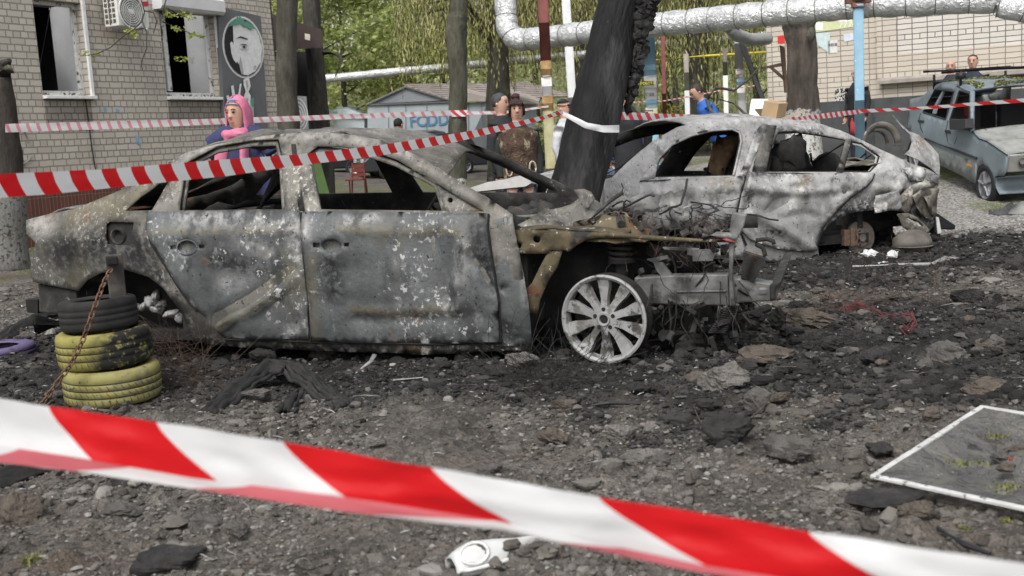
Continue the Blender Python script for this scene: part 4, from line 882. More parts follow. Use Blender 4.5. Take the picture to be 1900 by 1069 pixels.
for x0, y0, x1, y1 in ((1430, 640, 1500, 700), (1445, 660, 1520, 740)):
    mb.loft([B.at(*p, .3) for p in C10((x0, y0), ((x0 + x1) / 2 + 25, y0 + 8), (x1, (y0 + y1) / 2), (x1 - 15, y1))], .03, 7)
mb.build('arch_rubber', SOOT, carB, smooth=True)
mb = MB(); mb.prism([B.at(*p, .02) for p in C10((860, 800), (1000, 790), (1065, 770), (1060, 790), (960, 850), (860, 862))][::-1], B.w * .02); mb.prism([B.at(*p, .02) for p in C10((870, 770), (1065, 772), (1065, 782), (870, 782))][::-1], B.w * .03); mb.build('sill_scrap', BM_ALU, carB)
# ------------------------------------------------------------------ blue-grey hatchback with roof rack (aligned with Y, nose down the slope)
def C5(*p): return [(1640 + x / 3.685, 130 + y / 3.685) for x, y in p]
def offC(S, Z): return .01 + max(0, Z - (1.02 + .1 * sstep(-2, -3.6, S))) * .30
cw = G(1830, 383, .0)
C = Wreck((cw.x - .02, cw.y), 88, 1.56, offC)
BLUE = M('grey_blue_paint', [(.35, (.15, .185, .208)), (.65, (.195, .235, .258))], 3, 7, .42, .1, over=[((.16, .165, .155), 2.2, .58, .75), ((.34, .36, .37), 9, .66, .76)], spec=.5, bump=((5, .15, .01),))
BLUED = M('dirty_blue_paint', [(.35, (.15, .165, .155)), (.65, (.22, .24, .23))], 4, 7, .7, over=[((.10, .10, .085), 3, .52, .7)])
carC = thing('hatchback_car', 'blue-grey old hatchback with shattered windows and black roof rack by the brick wall', 'car', C.loc(-1.4, .78, 0))
s_ = C5((178, 200), (262, 182), (345, 120), (372, 96), (420, 90), (500, 104), (560, 118), (606, 150), (606, 300), (604, 420), (700, 480), (790, 535), (846, 580), (840, 700), (822, 728), (764, 728), (762, 800), (735, 720), (708, 660), (678, 640), (650, 660), (636, 700), (634, 778), (560, 735), (470, 690), (390, 650), (300, 560), (164, 410), (166, 350), (176, 262))
wins = [C5((268, 288), (352, 132), (480, 148), (424, 338)), C5((452, 338), (516, 142), (590, 165), (586, 250), (584, 345))]
C.sheet('body_side', s_, BLUE, carC, wins, dent=.004, step=.09, dsc=1.2, thick=.02, folds=[(C5((280, 468), (480, 545), (634, 602)), .05, .02, 0)])
C.sheet('body_side', s_, BLUED, carC, wins, mirror=True, dent=.004, step=.14, thick=.02)
C.sheet('lower_cladding', C5((276, 478), (480, 552), (634, 610), (634, 776), (560, 735), (390, 650), (330, 590)), BLUED, carC, ex=-.012, dent=.004, step=.12)
mb = MB()
def stripC(pts, wd, ex=-.03):
    mb.loft([C.at(*p, ex) for p in pts], wd, 6)
stripC(C5((280, 470), (480, 545), (634, 604)), .018); mb.build('rub_strip', BLACKP, carC)
mb = MB(); stripC(C5((482, 530), (478, 520), (524, 400)), .006, -.012); mb.build('door_gap', DARK, carC)
for q_ in (C5((440, 345), (424, 420), (440, 500), (478, 528)), C5((254, 296), (242, 330), (252, 400), (292, 470)), C5((606, 420), (650, 470), (700, 486), (846, 585)), C5((764, 728), (822, 728), (842, 700)), C5((500, 112), (606, 158))):
    mb = MB(); stripC(q_, .007, -.012); mb.build('door_gap', DARK, carC)
for w_, n_ in ((wins[0], 'window_seal'), (wins[1], 'window_seal')):
    mb = MB(); mb.loft([C.at(*p, -.012) for p in w_ + [w_[0]]], .012, 5); mb.build(n_, BLACKP, carC)
mb = MB(); mb.prism([C.at(*p, .0) for p in C5((330, 296), (346, 240), (400, 140), (412, 142), (362, 244), (346, 300))][::-1], C.w * .03); mb.build('window_divider', BLUE, carC)
mb = MB(); mb.prism([C.at(*p, -.03) for p in C5((230, 338), (268, 346), (268, 362), (230, 356))][::-1], C.w * .04); mb.build('door_handle', BLACKP, carC, bevel=.01)
mb = MB(); mb.prism([C.at(*p, -.03) for p in C5((414, 408), (450, 414), (450, 434), (414, 428))][::-1], C.w * .04); mb.build('door_handle', BLACKP, carC, bevel=.01)
C.across('roof', C5((372, 96), (420, 90), (500, 104), (560, 118), (606, 150)), BLUE, carC, arch=.05, dent=.006, n=12)
mb = MB(); a0 = C.at(*C5((606, 150))[0]); a1 = C.at(*C5((604, 420))[0])
far = lambda p: p + C.w * 1.5
mb.loft([a0, a1], .035, 6); mb.loft([far(a0) - C.w * .1, far(a1)], .035, 6); mb.loft([a0 + V(0, 0, .015), (a0 + far(a0)) / 2 + V(0, 0, .06), far(a0) - C.w * .1], .03, 6); mb.build('windscreen_frame', BLUE, carC, smooth=True)
C.across('bonnet', C5((604, 420), (700, 480), (790, 535), (846, 580)), M('dusty_bonnet', [(.35, (.17, .175, .165)), (.65, (.26, .265, .25))], 5, 8, .8, over=[((.12, .11, .09), 6, .55, .7)]), carC, arch=.05, dent=.006, n=12)
C.across('front_panel', C5((846, 580), (842, 640), (840, 700)), BLUE, carC, arch=0, dent=.002, n=8)
C.across('front_bumper', C5((822, 728), (800, 735), (764, 740), (764, 800), (790, 850)), BLUE, carC, arch=0, dent=.002, n=8)
C.across('tailgate', C5((178, 200), (262, 182), (340, 122)), BLUE, carC, t0=.08, t1=.92, arch=.02, dent=.004, n=8)
C.across('rear_panel', C5((178, 200), (166, 350), (164, 410)), BLUED, carC, arch=0, dent=.004, n=8)
mb = MB(); q = [C.at(*p, -.01) for p in C5((852, 588), (842, 695))]
for k, (w0, w1) in enumerate(((.0, .26),)):
    mb.add([q[0] - C.a * -.02, q[0] + C.w * .30 + C.a * .03, q[1] + C.w * .30 + C.a * .03, q[1] + C.a * .02], [(0, 1, 2, 3)])
hl = mb.build('headlight', flat('broken_lamp', (.30, .29, .27), .3, .5), carC, solid=.03)
mb = MB(); ctr = (q[0] + q[1]) / 2
mb.lathe([(.0, 0), (.05, .01), (.062, .035)], ctr + C.w * .17 + C.a * .035, C.a, 16); mb.build('lamp_bowl', flat('lamp_black', (.03, .03, .03), .3, .3), hl)
mb = MB(); mb.box(C.loc(-1.4, .78, 1.0) + V(0, .0, 0), (1.2, 2.2, .05)); mb.box(C.loc(-1.5, .4, 1.15), (.45, .15, .5)); mb.box(C.loc(-1.5, 1.15, 1.15), (.45, .15, .5)); mb.box(C.loc(-2.6, .78, 1.2), (1.2, .15, .4)); mb.build('seat', flat('seat_black', (.02, .018, .02), .9), carC, bevel=.04)
mb = MB(); mb.ball(C.loc(-1.45, .42, 1.3), (.06, .1, .14)); mb.build('seat_stuffing', flat('dark_red_cloth', (.14, .03, .03), .9), carC, smooth=True)
mb = MB(); mb.prism([C.at(*p, -.16) for p in C5((445, 342), (556, 334), (560, 398), (545, 408), (447, 408))][::-1], C.w * .12); mb.loft([C.at(*p, -.03) for p in C5((545, 390), (582, 400), (578, 360))], .04, 6); mb.build('wing_mirror', BLACKP, carC, bevel=.02)
mb = MB(); mb.prism([C.at(*p, -.022) for p in C5((566, 636), (598, 648), (598, 664), (566, 655))][::-1], C.w * .02); mb.build('side_indicator', flat('amber', (.6, .26, .04), .3), carC)
def tyre_wheel(parent, c, ax, rad, wd, name='wheel', spokes=5, rimk=.66):
    ax = ax.normalized(); mb = MB()
    mb.lathe([(rad * rimk, 0), (rad * .82, .015), (rad * .95, -.005), (rad, -.03), (rad, -wd + .03), (rad * .95, -wd), (rad * rimk, -wd)], c, ax, 36, closed=True)
    o = mb.build(name, flat('tyre_' + name, (.018, .018, .019), .9), parent, smooth=True)
    mb = MB(); mb.lathe([(rad * .67, .0), (rad * .60, -.012), (rad * .58, -.05), (rad * .2, -.03), (0, -.02)], c, ax, 30)
    X, Y = orth(ax)
    for i in range(spokes):
        a = 2 * math.pi * i / spokes + .3; d = X * math.cos(a) + Y * math.sin(a); e = ax.cross(d)
        mb.loft([c + d * rad * .08 - ax * .012, c + d * rad * .62 - ax * .014], [(rad * .09, .014), (rad * .12, .014)], 6)
    mb.build('rim', flat('grey_rim', (.33, .34, .35), .35, .6), o, smooth=False); return o
for S, Z in ((0, .29), (-2.36, .29 + .36)):
    tyre_wheel(carC, C.loc(S, -.0, Z), -C.w, .285, .18)
# rack and fallen leaves on the roof
rz_ = C.at(*C5((440, 70))[0], .1)
mb = MB(); t0 = C.at(*C5((395, 18))[0], .05); 
for (x0, y0, x1, y1, e) in ((395, 18, 990, -28, .05), (500, 66, 990, 16, .2)):
    p0 = C.at(*C5((x0, y0))[0], e); z = p0.z; p1 = p0 + C.w * 1.35 + C.a * .0
    mb.loft([p0, p1], .02, 8)
for S in (-1.15, -2.05):
    for D in (.2, 1.3):
        p = C.loc(S, D, rz_.z); mb.loft([p + V(0, 0, .1), p - V(0, 0, .12)], .02, 6)
p0 = C.loc(-1.15, .2, rz_.z + .1); mb.loft([p0, C.loc(-2.2, .2, rz_.z + .16)], .018, 6); mb.loft([C.loc(-1.15, 1.3, rz_.z + .1), C.loc(-2.2, 1.3, rz_.z + .16)], .018, 6); mb.loft([C.loc(-1.15, .1, rz_.z + .1), C.loc(-1.15, 1.45, rz_.z + .1)], .02, 6); mb.loft([C.loc(-2.2, .1, rz_.z + .16), C.loc(-2.2, 1.45, rz_.z + .16)], .02, 6)
mb.box(C.loc(-1.15, .2, rz_.z + .03), (.1, .12, .09))
rack = mb.build('roof_rack', BLACKP, label='black tubular roof rack clamped on the blue-grey hatchback', cat='roof rack', smooth=True)
mb = MB(); rg = random.Random(77)
top = [C.sz(*p) for p in C5((372, 96), (420, 90), (500, 104), (560, 118), (606, 150))]
for k in range(2600):
    t = rg.random() * (len(top) - 1); i = int(t); S = top[i][0] + (top[i + 1][0] - top[i][0]) * (t - i); Z = top[i][1] + (top[i + 1][1] - top[i][1]) * (t - i)
    D = rg.uniform(.12, 1.4)
    if noise.noise(V(S * 3, D * 3, 5)) < -.08: continue
    p = C.pt(S, Z); p = p.lerp(C.pt(S, Z, 0, True), D / 1.56) + V(0, 0, .052 * math.sin(math.pi * D / 1.56) + .02)
    a = rg.uniform(0, 6.28); r = rg.uniform(.012, .03); u = V(math.cos(a), math.sin(a), rg.uniform(-.4, .4)) * r; v_ = V(-math.sin(a), math.cos(a), rg.uniform(-.4, .4)) * r * .6
    mb.add([p - u, p - v_, p + u, p + v_], [(0, 1, 2, 3)])
mb.build('fallen_leaves', M('catkins', [(0, (.16, .19, .05)), (.5, (.25, .28, .09)), (1, (.36, .36, .16))], island=True, rough=.8), kind='stuff', base=rz_)
mb = MB(); rows = [[G(*q_, .02 + zz) for q_, zz in zip(r, zs)] for r, zs in ((C5((725, 850), (770, 835), (822, 830)), (.0, .0, .08)), (C5((718, 915), (780, 910), (890, 925)), (.0, .0, .04)), (C5((715, 985), (780, 992), (850, 985)), (0, 0, 0)))]
mb.grid(rows).build('bumper_scrap', flat('dark_scrap', (.05, .052, .055), .6), label='dark curved plastic bumper piece lying by the hatchback front wheel', cat='car part', smooth=True, solid=.012)
mb = MB(); rows = [[G(*q_, .03 + zz) for q_, zz in zip(r, zs)] for r, zs in ((C5((890, 925), (940, 900), (1010, 900)), (.04, .1, .1)), (C5((850, 985), (930, 985), (1010, 985)), (0, 0, 0)))]
mb.grid(rows).build('bumper_scrap', flat('grey_scrap', (.2, .205, .19), .6), label='grey curved bumper piece in front of the hatchback at the right edge', cat='car part', smooth=True, solid=.012)

# ------------------------------------------------------------------ plain parked cars far behind
def parked_car(name, label, c, rz, L, W, H, paint, group=None, van=False):
    t = thing(name, label, 'van' if van else 'car', c, group, rz)
    m4 = Matrix.Translation(c) @ Matrix.Rotation(rz, 4, 'Z')
    def prof(pts, y0, y1, mat, nm, bev=.03):
        mb = MB(); mb.prism([m4 @ V(x * L, y0, z * H) for x, z in pts], (m4.to_3x3() @ V(0, y1 - y0, 0))); return mb.build(nm, mat, t, bevel=bev)
    if van:
        body = [(-.5, .14), (-.5, .8), (-.47, .97), (-.40, 1), (.18, 1), (.26, .95), (.37, .58), (.48, .5), (.5, .3), (.5, .14)]
        win = [(.10, .6), (.10, .88), (.22, .88), (.32, .6)]
    else:
        body = [(-.5, .2), (-.5, .5), (-.47, .6), (-.42, .64), (-.36, .93), (-.28, .99), (.0, 1), (.1, .97), (.24, .68), (.44, .58), (.5, .45), (.5, .2)]
        win = [(-.38, .66), (-.33, .92), (.04, .94), (.19, .67)]
    prof(body, -W / 2, W / 2, paint, 'body', .05)
    prof(win, -W / 2 - .008, -W / 2 + .02, flat(name + '_glass', (.02, .022, .025), .1, 0, .6), 'window', 0)
    for x in (-.31, .31):
        for y in (-1, 1):
            tyre_wheel(t, m4 @ V(x * L, y * (W / 2 + .004), .31), m4.to_3x3() @ V(0, y, 0), .31, .2)
    mb = MB(); mb.box(m4 @ V(L * .5, 0, H * .42), (.03, .03, .03)); 
    for y in (-W * .36, W * .36):
        mb = MB(); mb.box(m4 @ V(L * .497, y, H * .47), (.04, .34, .12), Matrix.Rotation(rz, 3, 'Z')); mb.build('headlight', flat('lampglass', (.5, .5, .5), .2), t)
        mb = MB(); mb.box(m4 @ V(-L * .498, y, H * .5), (.04, .3, .14), Matrix.Rotation(rz, 3, 'Z')); mb.build('tail_light', flat('tailglass', (.3, .02, .02), .3), t)
    mb = MB(); mb.prism([m4 @ V(x * L, -W / 2 - .012, z * H) for x, z in ((-.2, .235), (.2, .235), (.2, .255), (-.2, .255))], m4.to_3x3() @ V(0, .02, 0)); mb.build('side_trim', flat('trim', (.25, .25, .25), .4, .4), t)
    return t
gd = P(740, 332, 41); gd.z = gh(gd.x, gd.y)
parked_car('parked_car', 'black estate car parked in the distance, seen through the dark wreck windows', gd, R(184), 5.0, 1.8, 1.5, flat('black_paint', (.014, .015, .018), .25, .1, .6))
gd = P(882, 312, 37); gd.z = gh(gd.x, gd.y)
parked_car('parked_car', 'dark car whose rear end shows beside the whitewashed thin tree', gd + V(-1.9, 1.2, 0), R(198), 4.3, 1.75, 1.45, flat('anthracite', (.03, .032, .036), .25, .1, .6))
mb = MB(); rows = []
for i in range(9):
    u = i / 8; row = []
    for j in range(9):
        t = j / 8; y = 222 - 38 * math.sin(t * 1.45); p = P(1389 + 42 * u + 6 * t * (1 - 2 * u), y, 11.9 + .25 * (1 - math.cos(t * 1.5)) + .04 * math.cos(u * 3)); row.append(p)
    rows.append(row)
mb.grid(rows).build('car_panel', flat('panel_white', (.62, .62, .62), .4), label='curved white car panel standing behind the roof of the ash-white wreck', cat='car part', smooth=True, solid=.012)
# ------------------------------------------------------------------ left brick building
class Wall:                                   # local frame: u along the wall, n out of it (to the viewer), z up
    def __init__(s, o, du, n): s.o = Vector(o); s.du = Vector(du).normalized(); s.n = Vector(n).normalized()
    def uz(s, px, py, out=0):
        p = PL(px, py, s.o + s.n * out, s.n) - s.o; return p.dot(s.du), p.z
    def pt(s, u, z, out=0): return s.o + s.du * u + s.n * out + V(0, 0, z)
    def px(s, x, y, out=0): return s.pt(*s.uz(x, y, out), out)
def wall_mesh(W, u0, u1, z0, z1, holes, mat, name, parent, depth=.0):
    """a wall with rectangular openings, meshed in its own frame so the brick pattern runs along it"""
    us = sorted({u0, u1, *[h[0] for h in holes], *[h[1] for h in holes]}); zs = sorted({z0, z1, *[h[2] for h in holes], *[h[3] for h in holes]})
    vs = []; fs = []
    def q(a, b, c, d): i = len(vs); vs.extend([a, b, c, d]); fs.append((i, i + 1, i + 2, i + 3))
    for a, b in zip(us, us[1:]):
        for c, d in zip(zs, zs[1:]):
            if any(h[0] <= a and b <= h[1] and h[2] <= c and d <= h[3] for h in holes): continue
            q((a, 0, c), (b, 0, c), (b, 0, d), (a, 0, d))
    for h in holes:
        D = h[4]
        q((h[0], 0, h[2]), (h[0], 0, h[3]), (h[0], D, h[3]), (h[0], D, h[2])); q((h[1], 0, h[2]), (h[1], D, h[2]), (h[1], D, h[3]), (h[1], 0, h[3]))
        q((h[0], 0, h[2]), (h[0], D, h[2]), (h[1], D, h[2]), (h[1], 0, h[2])); q((h[0], 0, h[3]), (h[1], 0, h[3]), (h[1], D, h[3]), (h[0], D, h[3]))
    me = bpy.data.meshes.new(name); me.from_pydata(vs, [], fs); me.update(); me.materials.append(mat)
    o = bpy.data.objects.new(name, me); COL.objects.link(o)
    mt = Matrix.Identity(4)
    for i in range(3): mt[i][0] = W.du[i]; mt[i][1] = -W.n[i]; mt[i][2] = (0, 0, 1)[i]; mt[i][3] = W.o[i]
    if parent: o.parent = parent; o.matrix_basis = wm(parent).inverted() @ mt
    else: o.matrix_basis = mt
    return o
DL = V(math.sin(R(26.5)), math.cos(R(26.5)), 0); NL = V(math.cos(R(26.5)), -math.sin(R(26.5)), 0)
o_ = P(230, 190, 18.4); WL = Wall(V(o_.x, o_.y, 0), DL, NL)
bl = thing('brick_building', 'grey-beige brick building with blown-out windows and red-tiled plinth, left side', 'building', WL.pt(0, .2))
BRK = brickmat('grey_brick', (.52, .49, .44), (.43, .402, .358), (.26, .243, .217), .26, .1, .5, 2, (.31, .28, .24), msize=.0105, lo=.58, hi=.85)
u_a, u_b = WL.uz(-260, 190)[0], WL.uz(489, 190)[0]
w1 = (WL.uz(70, 90)[0], WL.uz(158, 90)[0]); w2 = (WL.uz(301, 90)[0], WL.uz(401, 90)[0]); zsill = WL.uz(150, 177)[1]; zs2 = WL.uz(350, 179)[1]; ztop = WL.uz(100, 1)[1]; ztop2 = WL.uz(350, 18)[1]
zpl = WL.uz(100, 333)[1]
wall_mesh(WL, u_a, u_b + .5, zpl, 5.2, [(w1[0], w1[1], zsill, ztop, .13), (w2[0], w2[1], zs2, ztop2, .13)], BRK, 'wall', bl)
TILE = brickmat('red_tile', (.15, .068, .05), (.115, .05, .038), (.2, .17, .15), .07, .28, 1, 2, (.08, .04, .03), offset=0, msize=.004)
v0, v1 = WL.uz(108, 360)[0], WL.uz(148, 360)[0]
wall_mesh(Wall(WL.o + NL * .05, DL, NL), u_a, u_b + .5, -.2, zpl, [(v0, v1, .2, .62, .5)], TILE, 'plinth', bl)
BRKD = brickmat('sooty_brick', (.30, .28, .25), (.23, .215, .19), (.13, .12, .11), .26, .1, .5, 2, (.18, .165, .145), msize=.0105)
for (a, b), z in ((w1, zsill), (w2, zs2)): wall_mesh(Wall(WL.o + NL * .004, DL, NL), a, b, z - .55, z - .06, [], BRKD, 'wall_patch', bl)
mb = MB(); mb.box(WL.pt((u_a + u_b) / 2, zpl + .01, .03), (.1, u_b - u_a + 1, .05), Matrix.Rotation(-R(26.5), 3, 'Z')); mb.build('plinth_cap', flat('cap', (.2, .12, .09)), bl)
mb = MB(); mb.prism([WL.pt(u_b + .5, z, 0) for z in ()] or [WL.pt(u_b + .5, -.2), WL.pt(u_b + .5, 5.2), WL.pt(u_b + .5, 5.2, -6), WL.pt(u_b + .5, -.2, -6)], DL * -.05); mb.build('end_wall', flat('dark_render', (.06, .06, .06)), bl)
PLAST = M('window_plaster', [(.3, (.38, .39, .40)), (.7, (.47, .48, .49))], 3, 6, .85, over=[((.2, .2, .2), 3, .62, .8)])
FRAMEW = M('chipped_white_frame', [(.3, (.5, .5, .48)), (.7, (.68, .68, .66))], 12, 6, .6, over=[((.13, .11, .09), 11, .56, .62)])
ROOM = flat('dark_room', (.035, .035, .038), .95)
for wi, (a, b), z0, z1, mull in ((0, w1, zsill, ztop, None), (1, w2, zs2, ztop2, .14)):
    win = thing('win', 'x', 'x', WL.pt(a, z0)); win.name = 'window'; del win['label'], win['category']; win.parent = bl; win.matrix_basis = wm(bl).inverted() @ Matrix.Translation(WL.pt(a, z0))
    def bx(nm, ua, ub, za, zb, d0, d1, mat, bev=0, mb=None):
        q = MB(); q.prism([WL.pt(ua, za, d0), WL.pt(ub, za, d0), WL.pt(ub, zb, d0), WL.pt(ua, zb, d0)], NL * (d1 - d0)); return q.build(nm, mat, win, bevel=bev)
    f = .055
    for ua, ub, za, zb in ((a + f, b - f, z1 - f, z1), (a + f, b - f, z0 + .02, z0 + f + .02), (b - f, b, z0 + .02, z1), (a, a + f, z0 + .02, z1)):
        q = MB(); q.prism([WL.pt(ua, za, -.13), WL.pt(ub, za, -.13), WL.pt(ub, zb, -.13), WL.pt(ua, zb, -.13)], NL * -.06); q.build('frame', FRAMEW, win)
    q = MB(); q.prism([WL.pt(b - f, z0, -.192), WL.pt(b - f, z1, -.192), WL.pt(b - f + .05, z1, -.68), WL.pt(b - f + .05, z0, -.68)], DL * .12); q.build('reveal', PLAST, win)
    q = MB(); q.prism([WL.pt(a + f, z0, -.192), WL.pt(a + f, z1, -.192), WL.pt(a + f, z1, -.68), WL.pt(a + f, z0, -.68)], DL * -.12); q.build('reveal', PLAST, win)
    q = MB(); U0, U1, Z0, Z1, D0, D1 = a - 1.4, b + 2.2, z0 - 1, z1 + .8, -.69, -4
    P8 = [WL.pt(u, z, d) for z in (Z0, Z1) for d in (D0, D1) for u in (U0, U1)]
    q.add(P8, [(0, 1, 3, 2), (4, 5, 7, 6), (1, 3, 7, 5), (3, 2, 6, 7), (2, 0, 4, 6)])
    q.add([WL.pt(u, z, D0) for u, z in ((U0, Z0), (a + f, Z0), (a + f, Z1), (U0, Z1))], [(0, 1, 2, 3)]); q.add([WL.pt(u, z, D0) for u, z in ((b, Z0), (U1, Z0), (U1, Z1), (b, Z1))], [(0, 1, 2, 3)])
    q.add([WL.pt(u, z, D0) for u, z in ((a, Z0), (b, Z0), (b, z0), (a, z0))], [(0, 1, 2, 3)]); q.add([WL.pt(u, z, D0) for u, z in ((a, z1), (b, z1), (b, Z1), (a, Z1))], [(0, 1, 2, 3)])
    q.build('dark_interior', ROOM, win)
    bx('sill', a - .01, b + .06, z0 - .06, z0 - .01, .0, .09, WHITE, .005)
    bx('shutter_guide', b, b + .055, z0 - .01, z1 + .05, .003, .045, WHITE)
    bx('sill_debris', a + .1, b - .15, z0, z0 + .035, -.11, -.02, M('broken_sill', [(.42, (.05, .045, .04)), (.5, (.6, .59, .57))], 22, 3, .8))
    if mull:
        q = MB(); u = a + (b - a) * mull; q.prism([WL.pt(u, z0 + .1, -.13), WL.pt(u + .10, z0 + .1, -.13), WL.pt(u + .08, z1, -.13), WL.pt(u - .02, z1, -.13)], NL * -.05); q.build('mullion', FRAMEW, win)
        q = MB(); zb_ = WL.uz(345, 20, .2)[1]
        q.prism([WL.pt(a - .13, zb_, d) if 0 else WL.pt(a - .13, zb_ + zz, d) for d, zz in ((.0, 0), (.17, .0), (.22, .05), (.22, .24), (.16, .29), (0, .29))], DL * (b - a + .22)); q.build('roller_shutter_box', M('shutter_white', [(.4, (.55, .55, .56)), (.6, (.62, .62, .63))], 3, 3, .5), win)
mb = MB(); mb.loft([WL.pt(WL.uz(155, 170)[0] + d, z, .02) for d, z in ((0, zsill), (.02, 1.9), (.03, 1.5), (.06, 1.1), (.2, .95), (.26, .9))], .009, 5); mb.build('loose_cable', BLACKP, bl, smooth=True)
mb = MB(); mb.loft([WL.pt(w1[0] + .02, zsill + .25, -.1), WL.pt(w1[0] + .6, ztop - .05, -.3)], .006, 4); mb.build('hanging_wire', BLACKP, bl)
# paint marks on the wall
BSP = flat('pale_blue_spray', (.22, .36, .48))
for x, y, w_, h_ in ((195, 204, 3, 6), (218, 205, 4, 4), (255, 260, 4, 9), (258, 266, 5, 3)):
    mb = MB(); mb.prism([WL.px(x - w_, y - h_, .003), WL.px(x + w_, y - h_ * .6, .003), WL.px(x + w_ * .7, y + h_, .003), WL.px(x - w_ * .6, y + h_ * .8, .003)], NL * .003); mb.build('blue_paint_mark', BSP, bl)
# dark graffiti loop
mb = MB(); c = WL.uz(25, 268)
mb.loft([WL.pt(c[0] + .25 * math.cos(t) + .12 * t * .1, c[1] + .3 * math.sin(t), .005) for t in [i * .3 for i in range(20)]], (.03, .003), 6, up=NL); mb.build('graffiti', flat('grey_spray', (.2, .19, .18)), bl)
# air conditioner
ac = thing('air_conditioner', 'white outdoor air conditioner unit with round fan on wall bracket between the windows', 'air conditioner', WL.px(230, 58, .2))
ua, ub = WL.uz(219, 30, .42)[0], WL.uz(276, 30, .42)[0]; za, zb = WL.uz(246, 50, .42)[1], WL.uz(246, 50, .42)[1] + .62
ACW = flat('ac_white', (.60, .60, .57), .5)
mb = MB(); mb.prism([WL.pt(ua, za, .12), WL.pt(ub, za, .12), WL.pt(ub, zb, .12), WL.pt(ua, zb, .12)], NL * .30); mb.build('casing', ACW, ac, bevel=.015)
mb = MB()
for k in range(7): z = za + .06 + k * .085; mb.box(WL.pt(ua - .004, z, .25), (.03, .012, .05), Matrix.Rotation(-R(26.5), 3, 'Z')); 
for k in range(7):
    for j in range(3):
        z = za + .05 + k * .085; mb.prism([WL.pt(ua - .003, z, .15 + j * .08), WL.pt(ua - .003, z, .21 + j * .08), WL.pt(ua - .003, z + .06, .21 + j * .08), WL.pt(ua - .003, z + .06, .15 + j * .08)], DL * -.002)
mb.build('side_grille', flat('grille_brown', (.10, .085, .07)), ac)
cf = WL.pt(WL.uz(243, 22, .42)[0], WL.uz(243, 22, .42)[1], .425)
mb = MB()
mb.lathe([(.27, 0), (.27, .02), (.25, .02), (.25, 0)], cf, NL, 36, closed=True)
for r in (.075, .11, .145, .18, .215): mb.lathe([(r, .005), (r, .015), (r - .012, .015), (r - .012, .005)], cf, NL, 32, closed=True)
mb.lathe([(0, .022), (.045, .02), (.05, 0)], cf, NL, 20)
for k in range(10):
    t = k * math.pi / 5; d = DL * math.cos(t) + V(0, 0, math.sin(t)); mb.loft([cf + d * .05 + NL * .01, cf + d * .25 + NL * .01], .004, 4)
mb.build('fan_guard', ACW, ac)
mb = MB(); mb.lathe([(0, .002), (.25, .002)], cf, NL, 32); mb.build('fan_shade_disc', flat('fan_shadow', (.16, .16, .155)), ac)  # flat grey disc painted for the shade behind the fan guard
mb = MB(); mb.prism([WL.pt(WL.uz(x, y, .42)[0], WL.uz(x, y, .42)[1], .423) for x, y in ((263, 3), (275, 3), (275, 12), (263, 12))], NL * .003); mb.build('red_sticker', flat('sticker_red', (.45, .03, .05), .5), ac)
mb = MB()
for u in (ua + .08, ub - .1):
    mb = MB(); mb.loft([WL.pt(u, za - .015, .02), WL.pt(u, za - .015, .46)], .018, 4); mb.loft([WL.pt(u, za - .02, .02), WL.pt(u, za + .45, .02)], .018, 4)
mb.build('bracket', WHITE, ac)
# ------------------------------------------------------------------ grey board with painted hand mirror
bd = thing('mural_board', 'tall grey board painted with a face in an oval hand mirror, on the brick building', 'board', WL.px(450, 240))
ob = .10
def bp(pts, o): return [WL.px(x, y, o) for x, y in pts]
mb = MB(); mb.prism(bp([(404, 12), (484, 30), (499, 262), (420, 262)], ob), NL * -.08); mb.build('panel', M('board_grey', [(.3, (.105, .11, .115)), (.7, (.145, .15, .155))], 2, 6, .7), bd)
lay = [0]
def paint(nm, polys, mat):
    lay[0] += .0025; q = MB()
    for pl in polys: q.prism(bp(pl, ob + .002 + lay[0]), NL * .0022)
    return q.build(nm, mat, bd)
def ell(cx, cy, rx, ry, n=28, t0=0, t1=2 * math.pi, rot=.10): 
    out = []
    for i in range(n):
        t = t0 + (t1 - t0) * i / (n if t1 - t0 > 6 else n - 1); x, y = rx * math.cos(t), ry * math.sin(t); out.append((cx + x + y * rot, cy + y))
    return out
PW = flat('paint_white', (.66, .66, .65)); PG = flat('paint_grey', (.36, .37, .38)); PK = flat('paint_black', (.02, .02, .022)); PGR = flat('paint_green', (.10, .27, .20)); PL_ = flat('paint_pale', (.66, .665, .665))
paint('painted_rim', [ell(451, 88, 38, 58)], PW); paint('painted_rim', [ell(451, 88, 36, 55.5)], PG); paint('painted_oval', [ell(451, 88, 34.5, 53.5)], PK)
paint('painted_face', [[(432, 42), (446, 38), (462, 42), (476, 58), (485, 84), (484, 112), (474, 132), (460, 140), (448, 138), (444, 120), (438, 112), (434, 100), (433, 70)]], PL_)
paint('painted_face', [[(427, 80), (430, 77), (433, 82), (440, 114), (438, 117), (433, 110), (429, 98)]], PL_)
paint('painted_face', [[(470, 48), (480, 66), (486, 90), (484, 114), (474, 132), (472, 90)]], PW)
paint('painted_face', [[(444, 118), (448, 138), (452, 138), (449, 116), (446, 104)]], PG)
paint('painted_eye', [ell(452, 87, 9, 5, 16)], PW); paint('painted_eye', [ell(453, 87, 4.5, 4.6, 14)], PG); paint('painted_eye', [ell(453, 87, 2.2, 2.4, 10)], PK)
paint('painted_brow', [[(438, 72), (446, 67), (460, 72), (459, 74), (446, 70)], [(443, 85), (449, 81.5), (456, 82), (461, 85.5), (456, 83.4), (449, 83)]], PK)
paint('painted_mouth', [[(470, 123), (474, 121), (476, 125), (471, 129), (470, 127.5), (473.5, 125)]], PG)
paint('painted_leaf', [[(424, 50), (428, 42), (436, 36), (434, 42), (440, 34), (438, 28), (444, 34), (444, 27), (448, 34), (454, 36), (452, 40), (460, 40), (464, 44), (470, 48), (474, 54), (466, 52), (467, 57), (458, 50), (452, 50), (448, 44), (440, 46), (430, 48)]], PGR)
